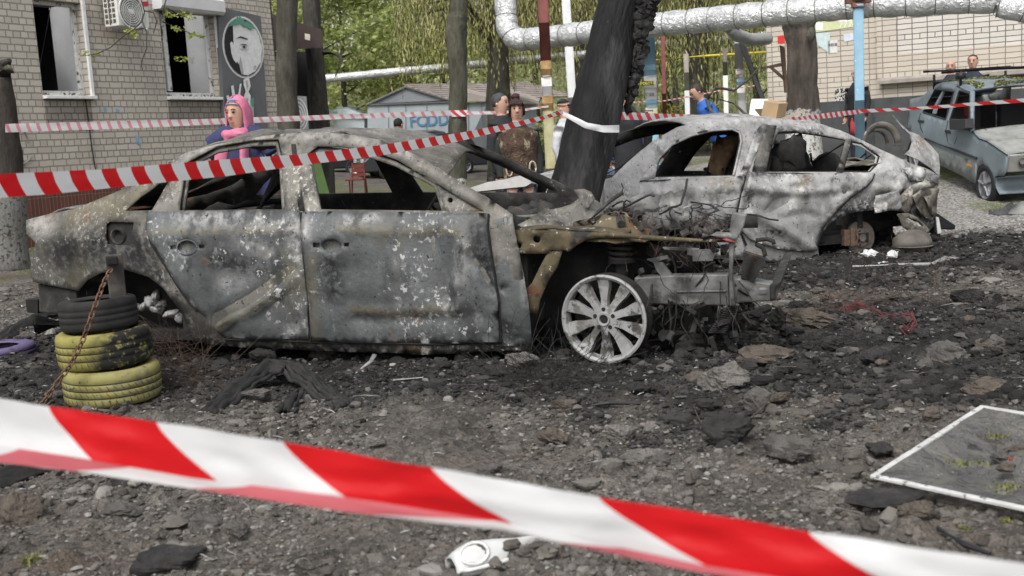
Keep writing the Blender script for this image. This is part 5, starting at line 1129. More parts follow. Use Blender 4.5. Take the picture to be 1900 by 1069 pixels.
paint('painted_handle', [[(452, 147), (462, 145), (465, 160), (461, 170), (465, 178), (463, 220), (467, 250), (456, 250), (455, 218), (453, 178), (456, 170), (452, 158)]], PW)
paint('painted_handle', [[(456, 150), (459, 149), (461, 160), (458, 168)], [(457, 182), (460, 182), (461, 215), (458, 215)], [(464, 186), (470, 182), (472, 250), (466, 250)]], PG)
paint('painted_leaf', [ell(468, 190, 3.2, 8, 14)], PGR)
paint('painted_hand', [[(420, 178), (424, 177), (429, 190), (432, 188), (429, 160), (433, 158), (437, 182), (441, 182), (445, 156), (448, 155), (445, 180), (442, 196), (450, 210), (440, 214), (430, 210), (424, 196)]], PL_)
# ------------------------------------------------------------------ entrance canopy
cn = thing('entrance_canopy', 'dark brown canopy over the building entrance behind the thick trunk', 'canopy', P(540, 300, 24))
Ybk = 24.0; BR = flat('canopy_brown', (.055, .040, .038), .6)
mb = MB(); f_ = [P(x, y, Ybk - (x - 488) * .006) for x, y in ((484, 20), (597, 55), (599, 88), (484, 96))]; mb.prism(f_, V(-.55, 2.2, .25)); mb.build('fascia', BR, cn)
mb = MB(); mb.prism([P(x, y, Ybk - .75) for x, y in ((565.5, 62), (575, 64), (575, 75), (565.5, 73))], V(0, .02, 0)); mb.build('small_sticker', flat('cream', (.55, .52, .42)), cn)
mb = MB()
for x in (492, 506): mb.loft([P(x, 92, 24.4), P(x + 6, 262, 24.4)], .05, 8)
for k in range(9): mb.loft([P(494 + k * 2.0, 110, 24.6), P(500 + k * 2, 262, 24.6)], .012, 4)
mb.loft([P(492, 140, 24.5), P(512, 143, 24.5)], .02, 4); mb.build('support_post', BLACKP, cn)
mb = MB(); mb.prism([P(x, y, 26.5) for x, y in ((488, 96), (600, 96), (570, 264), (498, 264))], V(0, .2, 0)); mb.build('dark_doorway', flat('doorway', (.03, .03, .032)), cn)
b2 = thing('sign_board', 'small grey board with white ring pattern at the entrance beside the trunk', 'board', P(563, 250, 23.2))
mb = MB(); mb.prism([P(x, y, 23.2) for x, y in ((552, 178), (568, 179), (573, 250), (552, 250))], V(0, .06, 0)); mb.build('panel', flat('board_grey_light', (.3, .31, .32)), b2)
mb = MB()
for r in (.06, .105, .15, .195): mb.loft([P(553, 213, 23.185) + V(r * math.cos(t), 0, r * 1.7 * math.sin(t)) for t in [-1.5 + 3 * i / 18 for i in range(19)]], (.011, .003), 5, up=V(1, 0, 0))
mb.build('ring_pattern', PW, b2)

# ------------------------------------------------------------------ right brick building
DR_ = V(math.cos(R(27.4)), -math.sin(R(27.4)), 0); NR = V(-math.sin(R(27.4)), -math.cos(R(27.4)), 0)
o_ = P(1750, 100, 20.3); WR = Wall(V(o_.x, o_.y, 0), DR_, NR)
br_ = thing('brick_building', 'cream brick building with dark plinth and glued notices, right side', 'building', WR.pt(0, .6))
BRR = brickmat('cream_brick', (.50, .465, .41), (.435, .40, .35), (.22, .195, .165), .26, .0955, .5, 7, (.42, .375, .31), offset=0, msize=.008, lo=.6, hi=.85)
BRG = brickmat('pale_grey_brick', (.55, .53, .50), (.49, .475, .445), (.13, .125, .115), .26, .0955, .5, 4, (.43, .41, .38), offset=0, msize=.008, lo=.62, hi=.85)
ul, um, ur = WR.uz(1419, 120)[0], WR.uz(1627, 100)[0], WR.uz(1900, 100)[0] + 5
zp = WR.uz(1650, 182)[1]
WRb = Wall(WR.o - NR * .14, DR_, NR)
wall_mesh(WRb, ul, um, zp, 6.5, [], BRR, 'wall', br_)
up = WR.uz(1663, 60)[0]; zpan = WR.uz(1700, 98)[1]
wall_mesh(WR, um, ur, zp, 6.5, [(up, ur - .01, zpan, 6.49, .03)], BRR, 'wall', br_)
wall_mesh(Wall(WR.o - NR * .03, DR_, NR), up, ur - .01, zpan, 6.49, [], BRG, 'bricked_up_window', br_)
mb = MB(); mb.prism([WR.pt(um, -.2, -.14), WR.pt(um, 6.5, -.14), WR.pt(um, 6.5, 0), WR.pt(um, -.2, 0)], DR_ * .004); mb.build('wall_corner', flat('corner_cream', (.5, .44, .36)), br_)
PLN = M('dark_plinth', [(.3, (.045, .047, .05)), (.7, (.075, .078, .08))], 4, 7, .85, over=[((.13, .13, .13), 5, .62, .72)], bump=((20, .4, .01),))
mb = MB(); mb.prism([WR.pt(ul - .05, -.2, -.06), WR.pt(um + .02, -.2, -.06), WR.pt(um + .02, zp + .01, -.06), WR.pt(ul - .05, zp + .01, -.06)], NR * -.05); mb.prism([WR.pt(um - .05, -.2, .06), WR.pt(ur, -.2, .06), WR.pt(ur, zp + .01, .06), WR.pt(um - .05, zp + .01, .06)], NR * -.055); mb.build('plinth', PLN, br_)
mb = MB(); mb.prism([WRb.pt(ul, -.2), WRb.pt(ul, 6.5), WRb.pt(ul, 6.5, -8), WRb.pt(ul, -.2, -8)], DR_ * .02); mb.build('end_wall', flat('cream_plain', (.5, .44, .37)), br_)
e0, e1 = WR.uz(1631, 150, .1), WR.uz(1900, 112, .1)
mb = MB(); mb.prism([WR.pt(e0[0], e0[1] - .07, 0), WR.pt(e0[0], e0[1] + .05, 0), WR.pt(e0[0], e0[1] + .01, .16), WR.pt(e0[0], e0[1] - .07, .16)], DR_ * 6); mb.build('ledge', M('concrete_ledge', [(.3, (.22, .2, .175)), (.7, (.33, .3, .27))], 6, 7, .9), br_, bevel=.01)
def notice(name, label, pts, mat, text=None, tcol=None, size=.1, W=WRb, extra=None):
    t = thing(name, label, 'notice', W.px(*pts[3], .01)); mb = MB(); mb.prism([W.px(x, y, .006) for x, y in pts], W.n * .004); mb.build('paper', mat, t)
    for (tx, ty, body, sz, col) in (text or []):
        p = W.px(tx, ty, .013); mt = Matrix.Identity(4)
        for i in range(3): mt[i][0] = W.du[i]; mt[i][1] = (0, 0, 1)[i]; mt[i][2] = W.n[i]; mt[i][3] = p[i]
        letters(body, sz, col, t, mt)
    if extra:
        mb = MB()
        for (x0, y0, x1, y1) in extra[0]: mb.prism([W.px(x, y, .0125) for x, y in ((x0, y0), (x1, y0), (x1, y1), (x0, y1))], W.n * .002)
        mb.build('print', extra[1], t)
    return t
INK = flat('grey_ink', (.12, .12, .13))
notice('poster', 'faded yellow-green banner with pale numbers under the pipe', [(1509, 30), (1587, 20), (1587, 50), (1512, 60)], flat('faded_lime', (.50, .53, .30)), [(1556, 52, '772-77', .17, PW)], extra=([(1514, 42, 1527, 56), (1532, 36, 1580, 40)], PW))
notice('poster', 'torn pale blue and white notices right of the thick stump', [(1513, 62), (1540, 60), (1540, 100), (1518, 84)], flat('pale_cyan', (.45, .54, .54)))
notice('poster', 'small white notice with dark printed line on the cream wall', [(1536, 76), (1554, 74), (1554, 98), (1536, 99)], flat('notice_white', (.56, .55, .53)), extra=([(1537, 81, 1541, 86), (1542, 80.5, 1545, 86), (1546, 80.5, 1548, 85.5), (1549, 80, 1553, 85.5)], INK))
notice('poster', 'bluish torn scrap of paper beside the blue pole', [(1565, 64), (1584, 61), (1584, 74), (1566, 78)], flat('notice_blue', (.5, .54, .6)))
notice('small_sign', 'small red square plate at the corner of the cream brick wall', [(1443, 67), (1456, 65), (1456, 80), (1443, 81)], flat('sign_red', (.5, .03, .03)))
notice('painted_sticker', 'black and white scribbled sticker near the dark plinth', [(1549, 168), (1560, 162), (1569, 165), (1569, 187), (1549, 189)], M('scribble', [(.46, (.02, .02, .02)), (.52, (.5, .48, .44))], 24, 3, .7))
# shelf bracket
sb = thing('wooden_bracket', 'old brown timber bracket fixed beside the thick whitewashed stump', 'bracket', WRb.px(1452, 172, .3))
WOOD = M('old_wood', [(.3, (.05, .032, .024)), (.7, (.13, .09, .07))], 8, 7, .9, stretch=(1, 1, .15))
Y_ = 17.6
mb = MB(); mb.prism([P(x, y, Y_) for x, y in ((1448, 84), (1456, 88), (1462, 172), (1457, 172))], V(0, .06, 0)); mb.build('upright', WOOD, sb)
mb = MB(); mb.prism([P(x, y, Y_) for x, y in ((1416, 124), (1452, 116), (1452, 122), (1416, 128))], V(0, .2, 0)); mb.build('arm', WOOD, sb)
mb = MB(); mb.prism([P(x, y, Y_) for x, y in ((1428, 125), (1434, 124), (1456, 143), (1455, 149))], V(0, .05, 0)); mb.build('strut', WOOD, sb)

# ------------------------------------------------------------------ metal garages in the back
GY = 43.0
ga = thing('metal_garage', 'grey metal garage with pitched roof and blue FCDD graffiti, behind the onlookers', 'garage', P(760, 300, GY))
GW = M('garage_grey', [(.3, (.24, .27, .29)), (.7, (.33, .36, .375))], 1.2, 6, .6, over=[((.24, .2, .16), 1.1, .58, .75)], bump=((3, .1, .02),))
GWD = M('gable_grey', [(.3, (.15, .165, .18)), (.7, (.21, .225, .24))], 1.2, 6, .6)
def gp(x, y, d=0): return P(x, y, GY) + V(0, d, 0)
mb = MB(); mb.prism([gp(682, 194), gp(837, 190), gp(837, 330), gp(682, 330)], V(0, 5.5, 0)); mb.build('wall', GW, ga)
mb = MB(); mb.prism([gp(684, 192.5), gp(753, 161), gp(838, 186)], V(0, .08, 0)); mb.build('gable', GWD, ga)
mb = MB(); mb.prism([gp(679, 194, -.1), gp(753, 160, -.1), gp(841, 188, -.1), gp(841, 190, -.1), gp(753, 163, -.1), gp(679, 197, -.1)], V(0, .14, 0)); mb.prism([gp(684, 193, -.08), gp(838, 188, -.08), gp(838, 190.5, -.08), gp(684, 196, -.08)], V(0, .1, 0)); mb.build('roof_edge', flat('roof_edge', (.1, .1, .1)), ga)
RFM = M('rusty_sheet_roof', [(.3, (.2, .17, .15)), (.7, (.32, .285, .265))], 1.5, 6, .8)
ry = V(4.9, 5.5, .1)
mb = MB(); mb.add([gp(753, 160), gp(841, 187.5), gp(841, 187.5) + ry, gp(753, 160) + ry], [(0, 1, 2, 3)]); mb.add([gp(753, 160), gp(753, 160) + ry, gp(679, 194) + ry, gp(679, 194)], [(0, 1, 2, 3)])
for i in range(9):
    t = i / 8; a = gp(753, 160).lerp(gp(841, 187.5), t); mb.loft([a + V(0, 0, .03), a + ry + V(0, 0, .03)], .03, 4)
mb.build('roof', RFM, ga, solid=.04)
mb = MB()
for x in (721, 753, 792): mb.prism([gp(x - .8, 195, -.02), gp(x + .8, 195, -.02), gp(x + .8, 330, -.02), gp(x - .8, 330, -.02)], V(0, .03, 0))
mb.build('panel_seam', flat('seam', (.12, .13, .14)), ga)
letters('FCDD', .62, flat('graffiti_blue', (.06, .16, .28)), ga, Matrix.Translation(gp(760, 235.5, -.03)) @ Matrix.Rotation(R(90), 4, 'X') @ Matrix.Diagonal((.92, 1, 1, 1)), .012, name='graffiti')
gb = thing('metal_garage', 'long light grey garage row with brown sheet roof, left of the red-brown pole', 'garage', P(900, 300, GY + 1))
mb = MB(); mb.prism([gp(838, 192, .6), gp(905, 188, .6), gp(1000, 188, 3), gp(1000, 330, 3), gp(838, 330, .6)], V(0, 5, 0)); mb.build('wall', GW, gb)
mb = MB(); mb.prism([gp(838, 170, .4), gp(860, 169, .4), gp(930, 186.5, .4), gp(838, 188, .4)], V(.5, 6, .6)); mb.prism([gp(905, 170, 1.4), gp(930, 165, 1.4), gp(1003, 184, 2.2), gp(1003, 190, 2.2), (gp(905, 189, 1.4))], V(.5, 6, .6)); mb.build('roof', RFM, gb)
mb = MB()
for x in (868, 893, 918, 950): mb.prism([gp(x - .5, 191, .55), gp(x + .5, 191, .55), gp(x + .5, 330, .55), gp(x - .5, 330, .55)], V(0, .04, 0))
mb.build('panel_seam', flat('seam2', (.14, .15, .16)), gb)
gc = thing('shed', 'low shed with pale blue sloping roof behind the dark narrow trunk', 'shed', P(620, 300, 47))
mb = MB(); mb.prism([P(x, y, 47) for x, y in ((600, 212), (676, 220), (676, 330), (600, 330))], V(0, 3, 0)); mb.build('wall', flat('shed_wall', (.4, .45, .46)), gc)
mb = MB(); mb.prism([P(x, y, 46.9) for x, y in ((596, 205), (645, 201), (680, 216), (680, 220), (596, 216))], V(-.3, 3.4, .25)); mb.build('roof', flat('shed_roof', (.5, .55, .6), .5), gc)
# apartment block far behind the trees
ap = thing('apartment_block', 'pale apartment block glimpsed through the trees above the garages', 'building', P(760, 300, 92))
def apx(x, y, d=0): return P(x, y, 92) + V(0, d, 0)
mb = MB(); mb.prism([apx(580, -160), apx(900, -160), apx(900, 230), apx(580, 230)], V(0, 10, 0)); mb.build('wall', M('pale_render', [(.3, (.34, .33, .31)), (.7, (.45, .44, .42))], .6, 5, .9), ap)
for i in range(6):
    for j in range(5):
        x = 600 + i * 52; y = -130 + j * 68
        mb = MB(); mb.prism([apx(x, y, -.06), apx(x + 26, y, -.06), apx(x + 26, y + 34, -.06), apx(x, y + 34, -.06)], V(0, .05, 0)); f1 = mb.build('window', flat('far_frame', (.5, .5, .5)), ap) if (i, j) == (0, 0) else mb.build('window', bpy.data.materials['far_frame'], ap)
        mb = MB(); mb.prism([apx(x + 2, y + 2, -.1), apx(x + 24, y + 2, -.1), apx(x + 24, y + 32, -.1), apx(x + 2, y + 32, -.1)], V(0, .03, 0)); mb.build('pane', bpy.data.materials.get('far_glass') or flat('far_glass', (.05, .06, .07), .2), f1)
# ------------------------------------------------------------------ insulated heating pipes
FOIL = bpy.data.materials.new('foil_insulation'); FOIL.use_nodes = True
nt = FOIL.node_tree; b = nt.nodes['Principled BSDF']; co = nt.nodes.new('ShaderNodeTexCoord').outputs['Object']
c = _ramp(nt, _nz(nt, co, 3, 6), [(.3, (.42, .43, .43)), (.6, (.62, .63, .63)), (.8, (.74, .74, .74))]); nt.links.new(c, b.inputs['Base Color'])
b.inputs['Metallic'].default_value = .55; b.inputs['Roughness'].default_value = .34
bn = nt.nodes.new('ShaderNodeBump'); bn.inputs['Strength'].default_value = .9; bn.inputs['Distance'].default_value = .05; nt.links.new(_nz(nt, co, 11, 5, .6, None, 1.5), bn.inputs['Height']); nt.links.new(bn.outputs[0], b.inputs['Normal'])
STRAP = flat('strap_wire', (.18, .17, .16), .6, .5)
def pipe(name, label, pts, rad, mat, seg=.11, puff=.10, strap=True, cat='pipe'):
    """a wrapped pipe: bulges between the binding wires, crumpled skin"""
    L = [Vector(p) for p in pts]; P_ = []
    for a, b_ in zip(L, L[1:]):
        k = max(2, int((b_ - a).length / seg * 3)); P_ += [a.lerp(b_, i / k) for i in range(k)]
    P_.append(L[-1]); n = 22; mb = MB(); rad_ = []; d = 0
    for i, p in enumerate(P_):
        if i: d += (p - P_[i - 1]).length
        ph = (d / (seg * 2.6)) % 1; rad_.append(rad * (1 + puff * (abs(math.sin(math.pi * ph)) ** .5 - .6) + .05 * noise.noise(V(d * 1.3, 3, rad))))
    mb.loft(P_, rad_, n, wob=.07, seed=rad * 10)
    t = thing(name, label, cat, L[0]); mb.build('insulation', mat, t, smooth=True)
    if strap:
        q = MB(); d = 0; last = -1
        for i, p in enumerate(P_):
            if i: d += (p - P_[i - 1]).length
            kk = int(d / (seg * 2.6))
            if kk != last and 0 < i < len(P_) - 1:
                last = kk; ax = (P_[i + 1] - P_[i - 1]).normalized(); r = rad_[i] * 1.015
                q.lathe([(r, -.007), (r + .012, 0), (r, .007)], p, ax, 20, closed=True)
        q.build('binding_wire', STRAP, t)
    return t
pipe('insulated_pipe', 'thick silver foil-wrapped heating pipe with an upright elbow, running behind the burnt trunk', [P(938, -60, 20.6), P(938, 4, 20.6), P(941, 52, 20.5), P(952, 70, 20.4), P(972, 74, 20.3), P(1030, 68, 19.8), P(1100, 60, 19.2), P(1210, 47, 18.4), P(1350, 33, 17.6), P(1480, 20, 17.0), P(1595, 10, 16.6), P(1720, 4, 16.2), P(1845, -2, 15.9), P(1930, -14, 15.7)], .19, FOIL, .16)
pipe('insulated_pipe', 'short silver pipe elbow at the top right corner', [P(1848, 10, 15.3), P(1880, 16, 15.2), P(1930, 28, 15.1), P(2000, 34, 15.0)], .15, FOIL, .13)
pipe('insulated_pipe', 'long thin silver pipe crossing far behind above the garage roof', [P(500, 158, 36), P(556, 150, 36), P(640, 143, 36), P(740, 133, 36), P(835, 125, 36), P(940, 114, 36), P(1010, 108, 36), P(1100, 100, 36), P(1210, 84, 36), P(1300, 77, 36), P(1420, 66, 36)], .13, FOIL, .3, .03, False)
pipe('insulated_pipe', 'grey foil branch pipe curving down beside the concrete pole', [P(1352, 48, 18.2), P(1368, 66, 18.3), P(1392, 74, 18.6), P(1425, 72, 19)], .10, flat('grey_foil', (.34, .35, .36), .4, .4), .15, .04, False)
GAS = flat('gas_yellow', (.55, .45, .06), .5)
mb = MB(); mb.loft([P(1195, 114, 30), P(1310, 104, 30), P(1425, 97, 30)], .035, 8); mb.build('gas_pipe', GAS, label='thin yellow gas pipe crossing in front of the willow', cat='pipe', smooth=True)
# ------------------------------------------------------------------ poles
def pole(name, label, x0, y0, x1, Y, rad, bands, cat='pole', zb=None, over=()):
    """bands: list of (y_px_top, y_px_bottom, material); built along one straight axis down to the ground"""
    a = P(x0, y0, Y); b_ = P(x1, 250, Y); g = gh(b_.x, Y); k = (g - .1 - a.z) / (b_.z - a.z); f = a + (b_ - a) * k
    t = thing(name, label, cat, f)
    for i, (ya, yb, mat, nm) in enumerate(bands):
        pa = a + (b_ - a) * ((ya - y0) / (250 - y0)); pb = f if yb is None else a + (b_ - a) * ((yb - y0) / (250 - y0))
        r = rad * (1.03 if i % 2 else 1)
        mb = MB(); mb.loft([pa, pb], r, 18, wob=.0 if nm != 'paper' else .03); mb.build(nm, mat, t, smooth=True)
    return t
RB = M('red_brown_pole', [(.3, (.10, .03, .026)), (.7, (.17, .055, .045))], 6, 7, .7, over=[((.06, .03, .025), 9, .6, .7)])
OCH = M('ochre_flaking', [(.3, (.22, .12, .05)), (.6, (.36, .24, .11)), (.8, (.5, .45, .36))], 12, 8, .85)
OLV = M('olive_paint', [(.3, (.22, .2, .11)), (.6, (.30, .29, .17)), (.8, (.32, .22, .12))], 8, 7, .8)
PAP = M('glued_paper', [(.3, (.5, .49, .48)), (.7, (.66, .65, .64))], 8, 6, .85)
pole('utility_pole', 'red-brown steel pole with white paper band and olive lower half', 1006, -30, 1019, 17.2, .082, [(-30, 112, RB, 'post'), (112, 142, OCH, 'flaking_band'), (140, 178, PAP, 'paper'), (177, 205, OCH, 'flaking_band'), (204, None, OLV, 'olive_band')])
CONC = M('pale_pole', [(.3, (.40, .41, .41)), (.7, (.52, .53, .53))], 3, 6, .8, over=[((.3, .3, .29), 5, .6, .75)])
pole('utility_pole', 'pale grey slanting pole just left of the burnt trunk', 1048, -30, 1066, 21.5, .083, [(-30, None, CONC, 'post')])
BLP = M('blue_pole_paint', [(.3, (.15, .27, .36)), (.7, (.21, .34, .42))], 5, 7, .6, over=[((.5, .52, .5), 12, .64, .7), ((.14, .16, .17), 20, .66, .7)])
t = pole('utility_pole', 'light blue pole plastered with torn notices right of the burnt trunk', 1199, -30, 1211, 19.2, .105, [(-30, 118, BLP, 'post'), (140, 184, PAP, 'paper'), (116, 142, BLP, 'post'), (184, 198, BLP, 'post'), (197, 232, M('yellow_notice', [(.4, (.5, .48, .3)), (.6, (.58, .57, .5))], 9, 5, .85), 'paper'), (231, None, BLP, 'post')])
Yf = 19.2 - .115
mb = MB(); mb.prism([P(x, y, Yf) for x, y in ((1190.5, 150.5), (1213.5, 150.5), (1213.5, 158.5), (1190.5, 158.5))], V(0, .01, 0)); mb.build('job_sign', flat('sign_black', (.02, .02, .02)), t)
letters('РОБОТА', .062, flat('sign_yellow', (.7, .65, .05)), t, Matrix.Translation(P(1202, 157, Yf - .004)) @ Matrix.Rotation(R(90), 4, 'X'), .0015, True)
mb = MB()
for x0, y0, x1, y1 in ((1195, 172, 1204, 174), (1205, 172, 1214, 177), (1196, 176, 1202, 177), (1196, 204, 1212, 207), (1197, 211, 1208, 214)): mb.prism([P(x, y, Yf - .002) for x, y in ((x0, y0), (x1, y0), (x1, y1), (x0, y1))], V(0, .004, 0))
mb.build('print', INK, t)
GPC = M('grey_concrete_pole', [(.3, (.20, .20, .205)), (.7, (.30, .30, .30))], 3, 6, .85)
t = pole('utility_pole', 'grey concrete pole with a small blue notice left of the cream building', 1366, 30, 1381, 23.5, .085, [(30, 130, GPC, 'post'), (128, 145, M('torn_notice', [(.4, (.3, .22, .2)), (.6, (.5, .48, .46))], 12, 5, .85), 'paper'), (145, 158, BLP, 'paper'), (158, 185, PAP, 'paper'), (184, None, GPC, 'post')])
mb = MB(); mb.loft([P(1376, 78, 23.3), P(1422, 205, 21.5)], .06, 8); mb.build('diagonal_strut', BLACKP, label='dark diagonal steel strut leaning from the concrete pole', cat='strut', smooth=True)
t = pole('utility_pole', 'sky blue steel pole holding the foil pipe in front of the man in black', 1592.5, 8, 1595.6, 16.2, .073, [(8, None, BLP, 'post')])
mb = MB(); mb.loft([P(1592, 14, 16.2), P(1592, -6, 16.2)], .10, 10); mb.box(P(1592, -2, 16.25), (.36, .1, .12)); mb.build('pipe_clamp', flat('rust_clamp', (.12, .06, .04), .9), t)
pole('thin_post', 'thin rusty red post in front of the willow', 1229, 30, 1234, 29, .055, [(30, None, RB, 'post')], cat='post')
pole('thin_post', 'thin pale grey post left of the man in the blue jacket', 1273, 100, 1276.5, 27, .06, [(100, 168, M('bark_post', [(.3, (.2, .18, .16)), (.7, (.3, .28, .26))], 6, 5), 'post'), (168, None, CONC, 'whitewash')], cat='post')
pole('thin_post', 'whitewashed thin trunk behind the man in the blue jacket', 1345, 90, 1348.5, 29, .06, [(90, 140, M('bark_post2', [(.3, (.1, .09, .08)), (.7, (.18, .17, .15))], 6, 5), 'post'), (140, None, PAP, 'whitewash')], cat='post')

# ------------------------------------------------------------------ trees
def bark(name, a, b_, c_, z=None):
    return M(name, [(.28, a), (.5, b_), (.75, c_)], 7, 9, .95, stretch=(1, 1, .28), over=[((.12, .13, .08), 2.2, .6, .75)], bump=((16, .9, .04), (50, .6, .012)), zpaint=z)
B1 = bark('grey_bark', (.022, .021, .016), (.056, .053, .042), (.105, .10, .082))
WW = (.44, .43, .415)
B2 = bark('whitewashed_bark', (.035, .032, .026), (.085, .08, .066), (.15, .142, .12), (WW, 1.15, .25))
LEAF = M('spring_leaves', [(0, (.18, .21, .05)), (.4, (.32, .36, .10)), (.75, (.44, .47, .17)), (1, (.54, .55, .27))], island=True, rough=.6, transl=.4)
LEAF2 = M('fresh_leaves', [(0, (.15, .19, .05)), (.5, (.27, .33, .10)), (1, (.42, .46, .19))], island=True, rough=.6, transl=.4)
WIL = M('willow_leaves', [(0, (.31, .32, .09)), (.4, (.42, .42, .14)), (.8, (.52, .50, .2)), (1, (.6, .57, .28))], island=True, rough=.6, transl=.4)
YEL = M('yellow_blossom', [(0, (.14, .18, .03)), (.5, (.5, .42, .03)), (1, (.65, .55, .05))], island=True, rough=.6, transl=.3)
def trunk_mb(path, rads, seed=0, n=16, wob=.16):
    mb = MB(); pts = []; rr = []
    for (a, b_), (r0, r1) in zip(zip(path, path[1:]), zip(rads, rads[1:])):
        k = 7
        for i in range(k): pts.append(a.lerp(b_, i / k)); rr.append(r0 + (r1 - r0) * i / k)
    pts.append(path[-1]); rr.append(rads[-1]); mb.loft(pts, rr, n, wob=wob, seed=seed); return mb
def leaf(mb, p, r, rg, droop=0):
    a = V(rg.gauss(0, 1), rg.gauss(0, 1), rg.gauss(0, .6) - droop).normalized(); x, y = orth(a); x = (x * rg.uniform(-1, 1) + y * rg.uniform(-1, 1)).normalized()
    mb.add([p - a * r, p + x * r * .55, p + a * r, p - x * r * .55], [(0, 1, 2, 3)])
def twig_tree(name, label, base, H, r, seed, leafmat=None, nleaf=5000, lsize=.09, spread=1.0, group=None, z0=.3, barkm=None, lean=(0, 0), nl=9, dens_=1.0, cat='tree'):
    rg = random.Random(seed); base = Vector(base); t = thing(name, label, cat, base, group); top = base + V(lean[0], lean[1], H)
    mb = trunk_mb([base - V(0, 0, .1), base.lerp(top, .35) + V(rg.uniform(-.15, .15), 0, 0), base.lerp(top, .7), top], [r * 1.15, r * .85, r * .55, r * .15], seed); ends = []
    br = MB()
    for i in range(nl):
        k = z0 + (1 - z0) * (i + rg.random()) / nl; p = base.lerp(top, k); a = rg.uniform(0, 6.28); L = H * .42 * spread * (1.1 - k * .55); d = V(math.cos(a), math.sin(a), rg.uniform(.25, .9)).normalized()
        pts = [p]
        for j in range(4): d = (d + V(rg.gauss(0, .22), rg.gauss(0, .22), rg.gauss(.05, .2))).normalized(); pts.append(pts[-1] + d * L / 4)
        br.loft(pts, [r * .45 * (1 - .75 * k), r * .3 * (1 - .7 * k), r * .2 * (1 - .6 * k), r * .1, .008], 5)
        for j in range(1, 5):
            for _ in range(3):
                d2 = (d + V(rg.gauss(0, .7), rg.gauss(0, .7), rg.gauss(.1, .5))).normalized(); q = [pts[j]]; l2 = L * rg.uniform(.2, .4)
                for _k in range(3): d2 = (d2 + V(rg.gauss(0, .25), rg.gauss(0, .25), rg.gauss(0, .2))).normalized(); q.append(q[-1] + d2 * l2 / 3)
                br.loft(q, [r * .09, r * .06, .008, .005], 3, cap=False); ends += q[1:]
    mb.build('trunk', barkm or B1, t, smooth=True); br.build('branches', B1, t)
    if leafmat:
        lm = MB(); cl = [rg.choice(ends) + V(rg.gauss(0, .3), rg.gauss(0, .3), rg.gauss(0, .25)) * spread for _ in range(int(nleaf / 26))]
        for c_ in cl:
            s_ = rg.uniform(.12, .42) * spread
            for _ in range(int(26 * dens_)): leaf(lm, c_ + V(rg.gauss(0, s_), rg.gauss(0, s_), rg.gauss(0, s_ * .7)), lsize * rg.uniform(.6, 1.3), rg)
        lm.build('crown', leafmat, t)
    return t
def willow(label, base, H, seed, W_, zlow, n=420, group='weeping willows behind the pipes'):
    rg = random.Random(seed); base = Vector(base); t = thing('willow_tree', label, 'tree', base, group)
    trunk_mb([base - V(0, 0, .1), base + V(.1, 0, H * .4), base + V(.3, 0, H * .8)], [.42, .32, .2], seed).build('trunk', B1, t, smooth=True)
    lm = MB(); br = MB()
    for i in range(9):
        a = rg.uniform(0, 6.28); p = base + V(0, 0, H * rg.uniform(.45, .8)); br.loft([p, p + V(math.cos(a) * W_ * .4, math.sin(a) * W_ * .4, 1.2), p + V(math.cos(a) * W_ * .8, math.sin(a) * W_ * .8, .9)], [.13, .08, .03], 6)
    for i in range(n):
        a = rg.uniform(0, 6.28); q = W_ * rg.random() ** .6; cl = noise.noise(V(math.cos(a) * 2.2, math.sin(a) * 2.2, q + seed))
        p = base + V(math.cos(a) * q, math.sin(a) * q, H * (1 - .22 * (q / W_) ** 2) - rg.random() * 1.5); L = (p.z - zlow - base.z) * (rg.uniform(.45, 1.0) + .25 * cl); k = max(4, int(L / .16)); sw = V(rg.uniform(-.05, .05), rg.uniform(-.05, .05), 0)
        pts = [p + V(0, 0, -L * j / 5) + sw * j * j * .4 for j in range(6)]; br.loft(pts, .006, 3, cap=False)
        for j in range(k):
            u = j / k; pp = p + V(0, 0, -L * u) + sw * (5 * u) ** 2 * .4 + V(rg.gauss(0, .03), rg.gauss(0, .03), 0); r = rg.uniform(.06, .11); x = V(rg.uniform(-1, 1), rg.uniform(-1, 1), 0).normalized()
            d = V(rg.gauss(0, .25), rg.gauss(0, .25), -1).normalized(); lm.add([pp, pp + d * r + x * r * .22, pp + d * r * 2, pp + d * r - x * r * .22], [(0, 1, 2, 3)])
    br.build('branches', B1, t); lm.build('crown', WIL, t)
    return t
def tb(x, y, Y): p = P(x, y, Y); return V(p.x, p.y, gh(p.x, p.y))
def big_trunk(name, label, pts, rads, Y, mat, seed, extra=None, dY=0):
    L = [P(x, y, Y + dY * i) for i, (x, y) in enumerate(pts)]; g = L[-1]; d = (L[-1] - L[-2]).normalized(); zg = gh(g.x, g.y); f = g + d * ((g.z - zg + .1) / max(.2, -d.z)); L.append(f)
    rads = rads + [rads[-1] * 1.15]
    t = thing(name, label, 'tree', V(f.x, f.y, zg)); trunk_mb(L, rads, seed).build('trunk', mat, t, smooth=True)
    if extra: extra(t)
    return t
big_trunk('tree', 'thick grey tree trunk in front of the brown entrance canopy', [(534, -60), (533, 40), (531, 140), (536, 245)], [.165, .165, .16, .165], 17.0, B1, 3)
def limbs2(t):
    mb = MB()
    mb.loft([P(600, 98, 26), P(625, 100, 25.9), P(634, 108, 25.8), P(630, 125, 25.8), P(622, 142, 25.7)], [.07, .055, .05, .025, .012], 7, wob=.3)
    mb.loft([P(634, 106, 25.8), P(655, 98, 25.6)], [.03, .01], 5); mb.build('limb', B1, t, smooth=True)
big_trunk('tree', 'dark rough tree trunk with a crooked broken limb, right of the canopy', [(573, -60), (580, 60), (588, 150), (594, 250)], [.195, .205, .215, .25], 26.0, bark('dark_bark', (.02, .019, .017), (.05, .047, .041), (.1, .095, .085)), 5, limbs2)
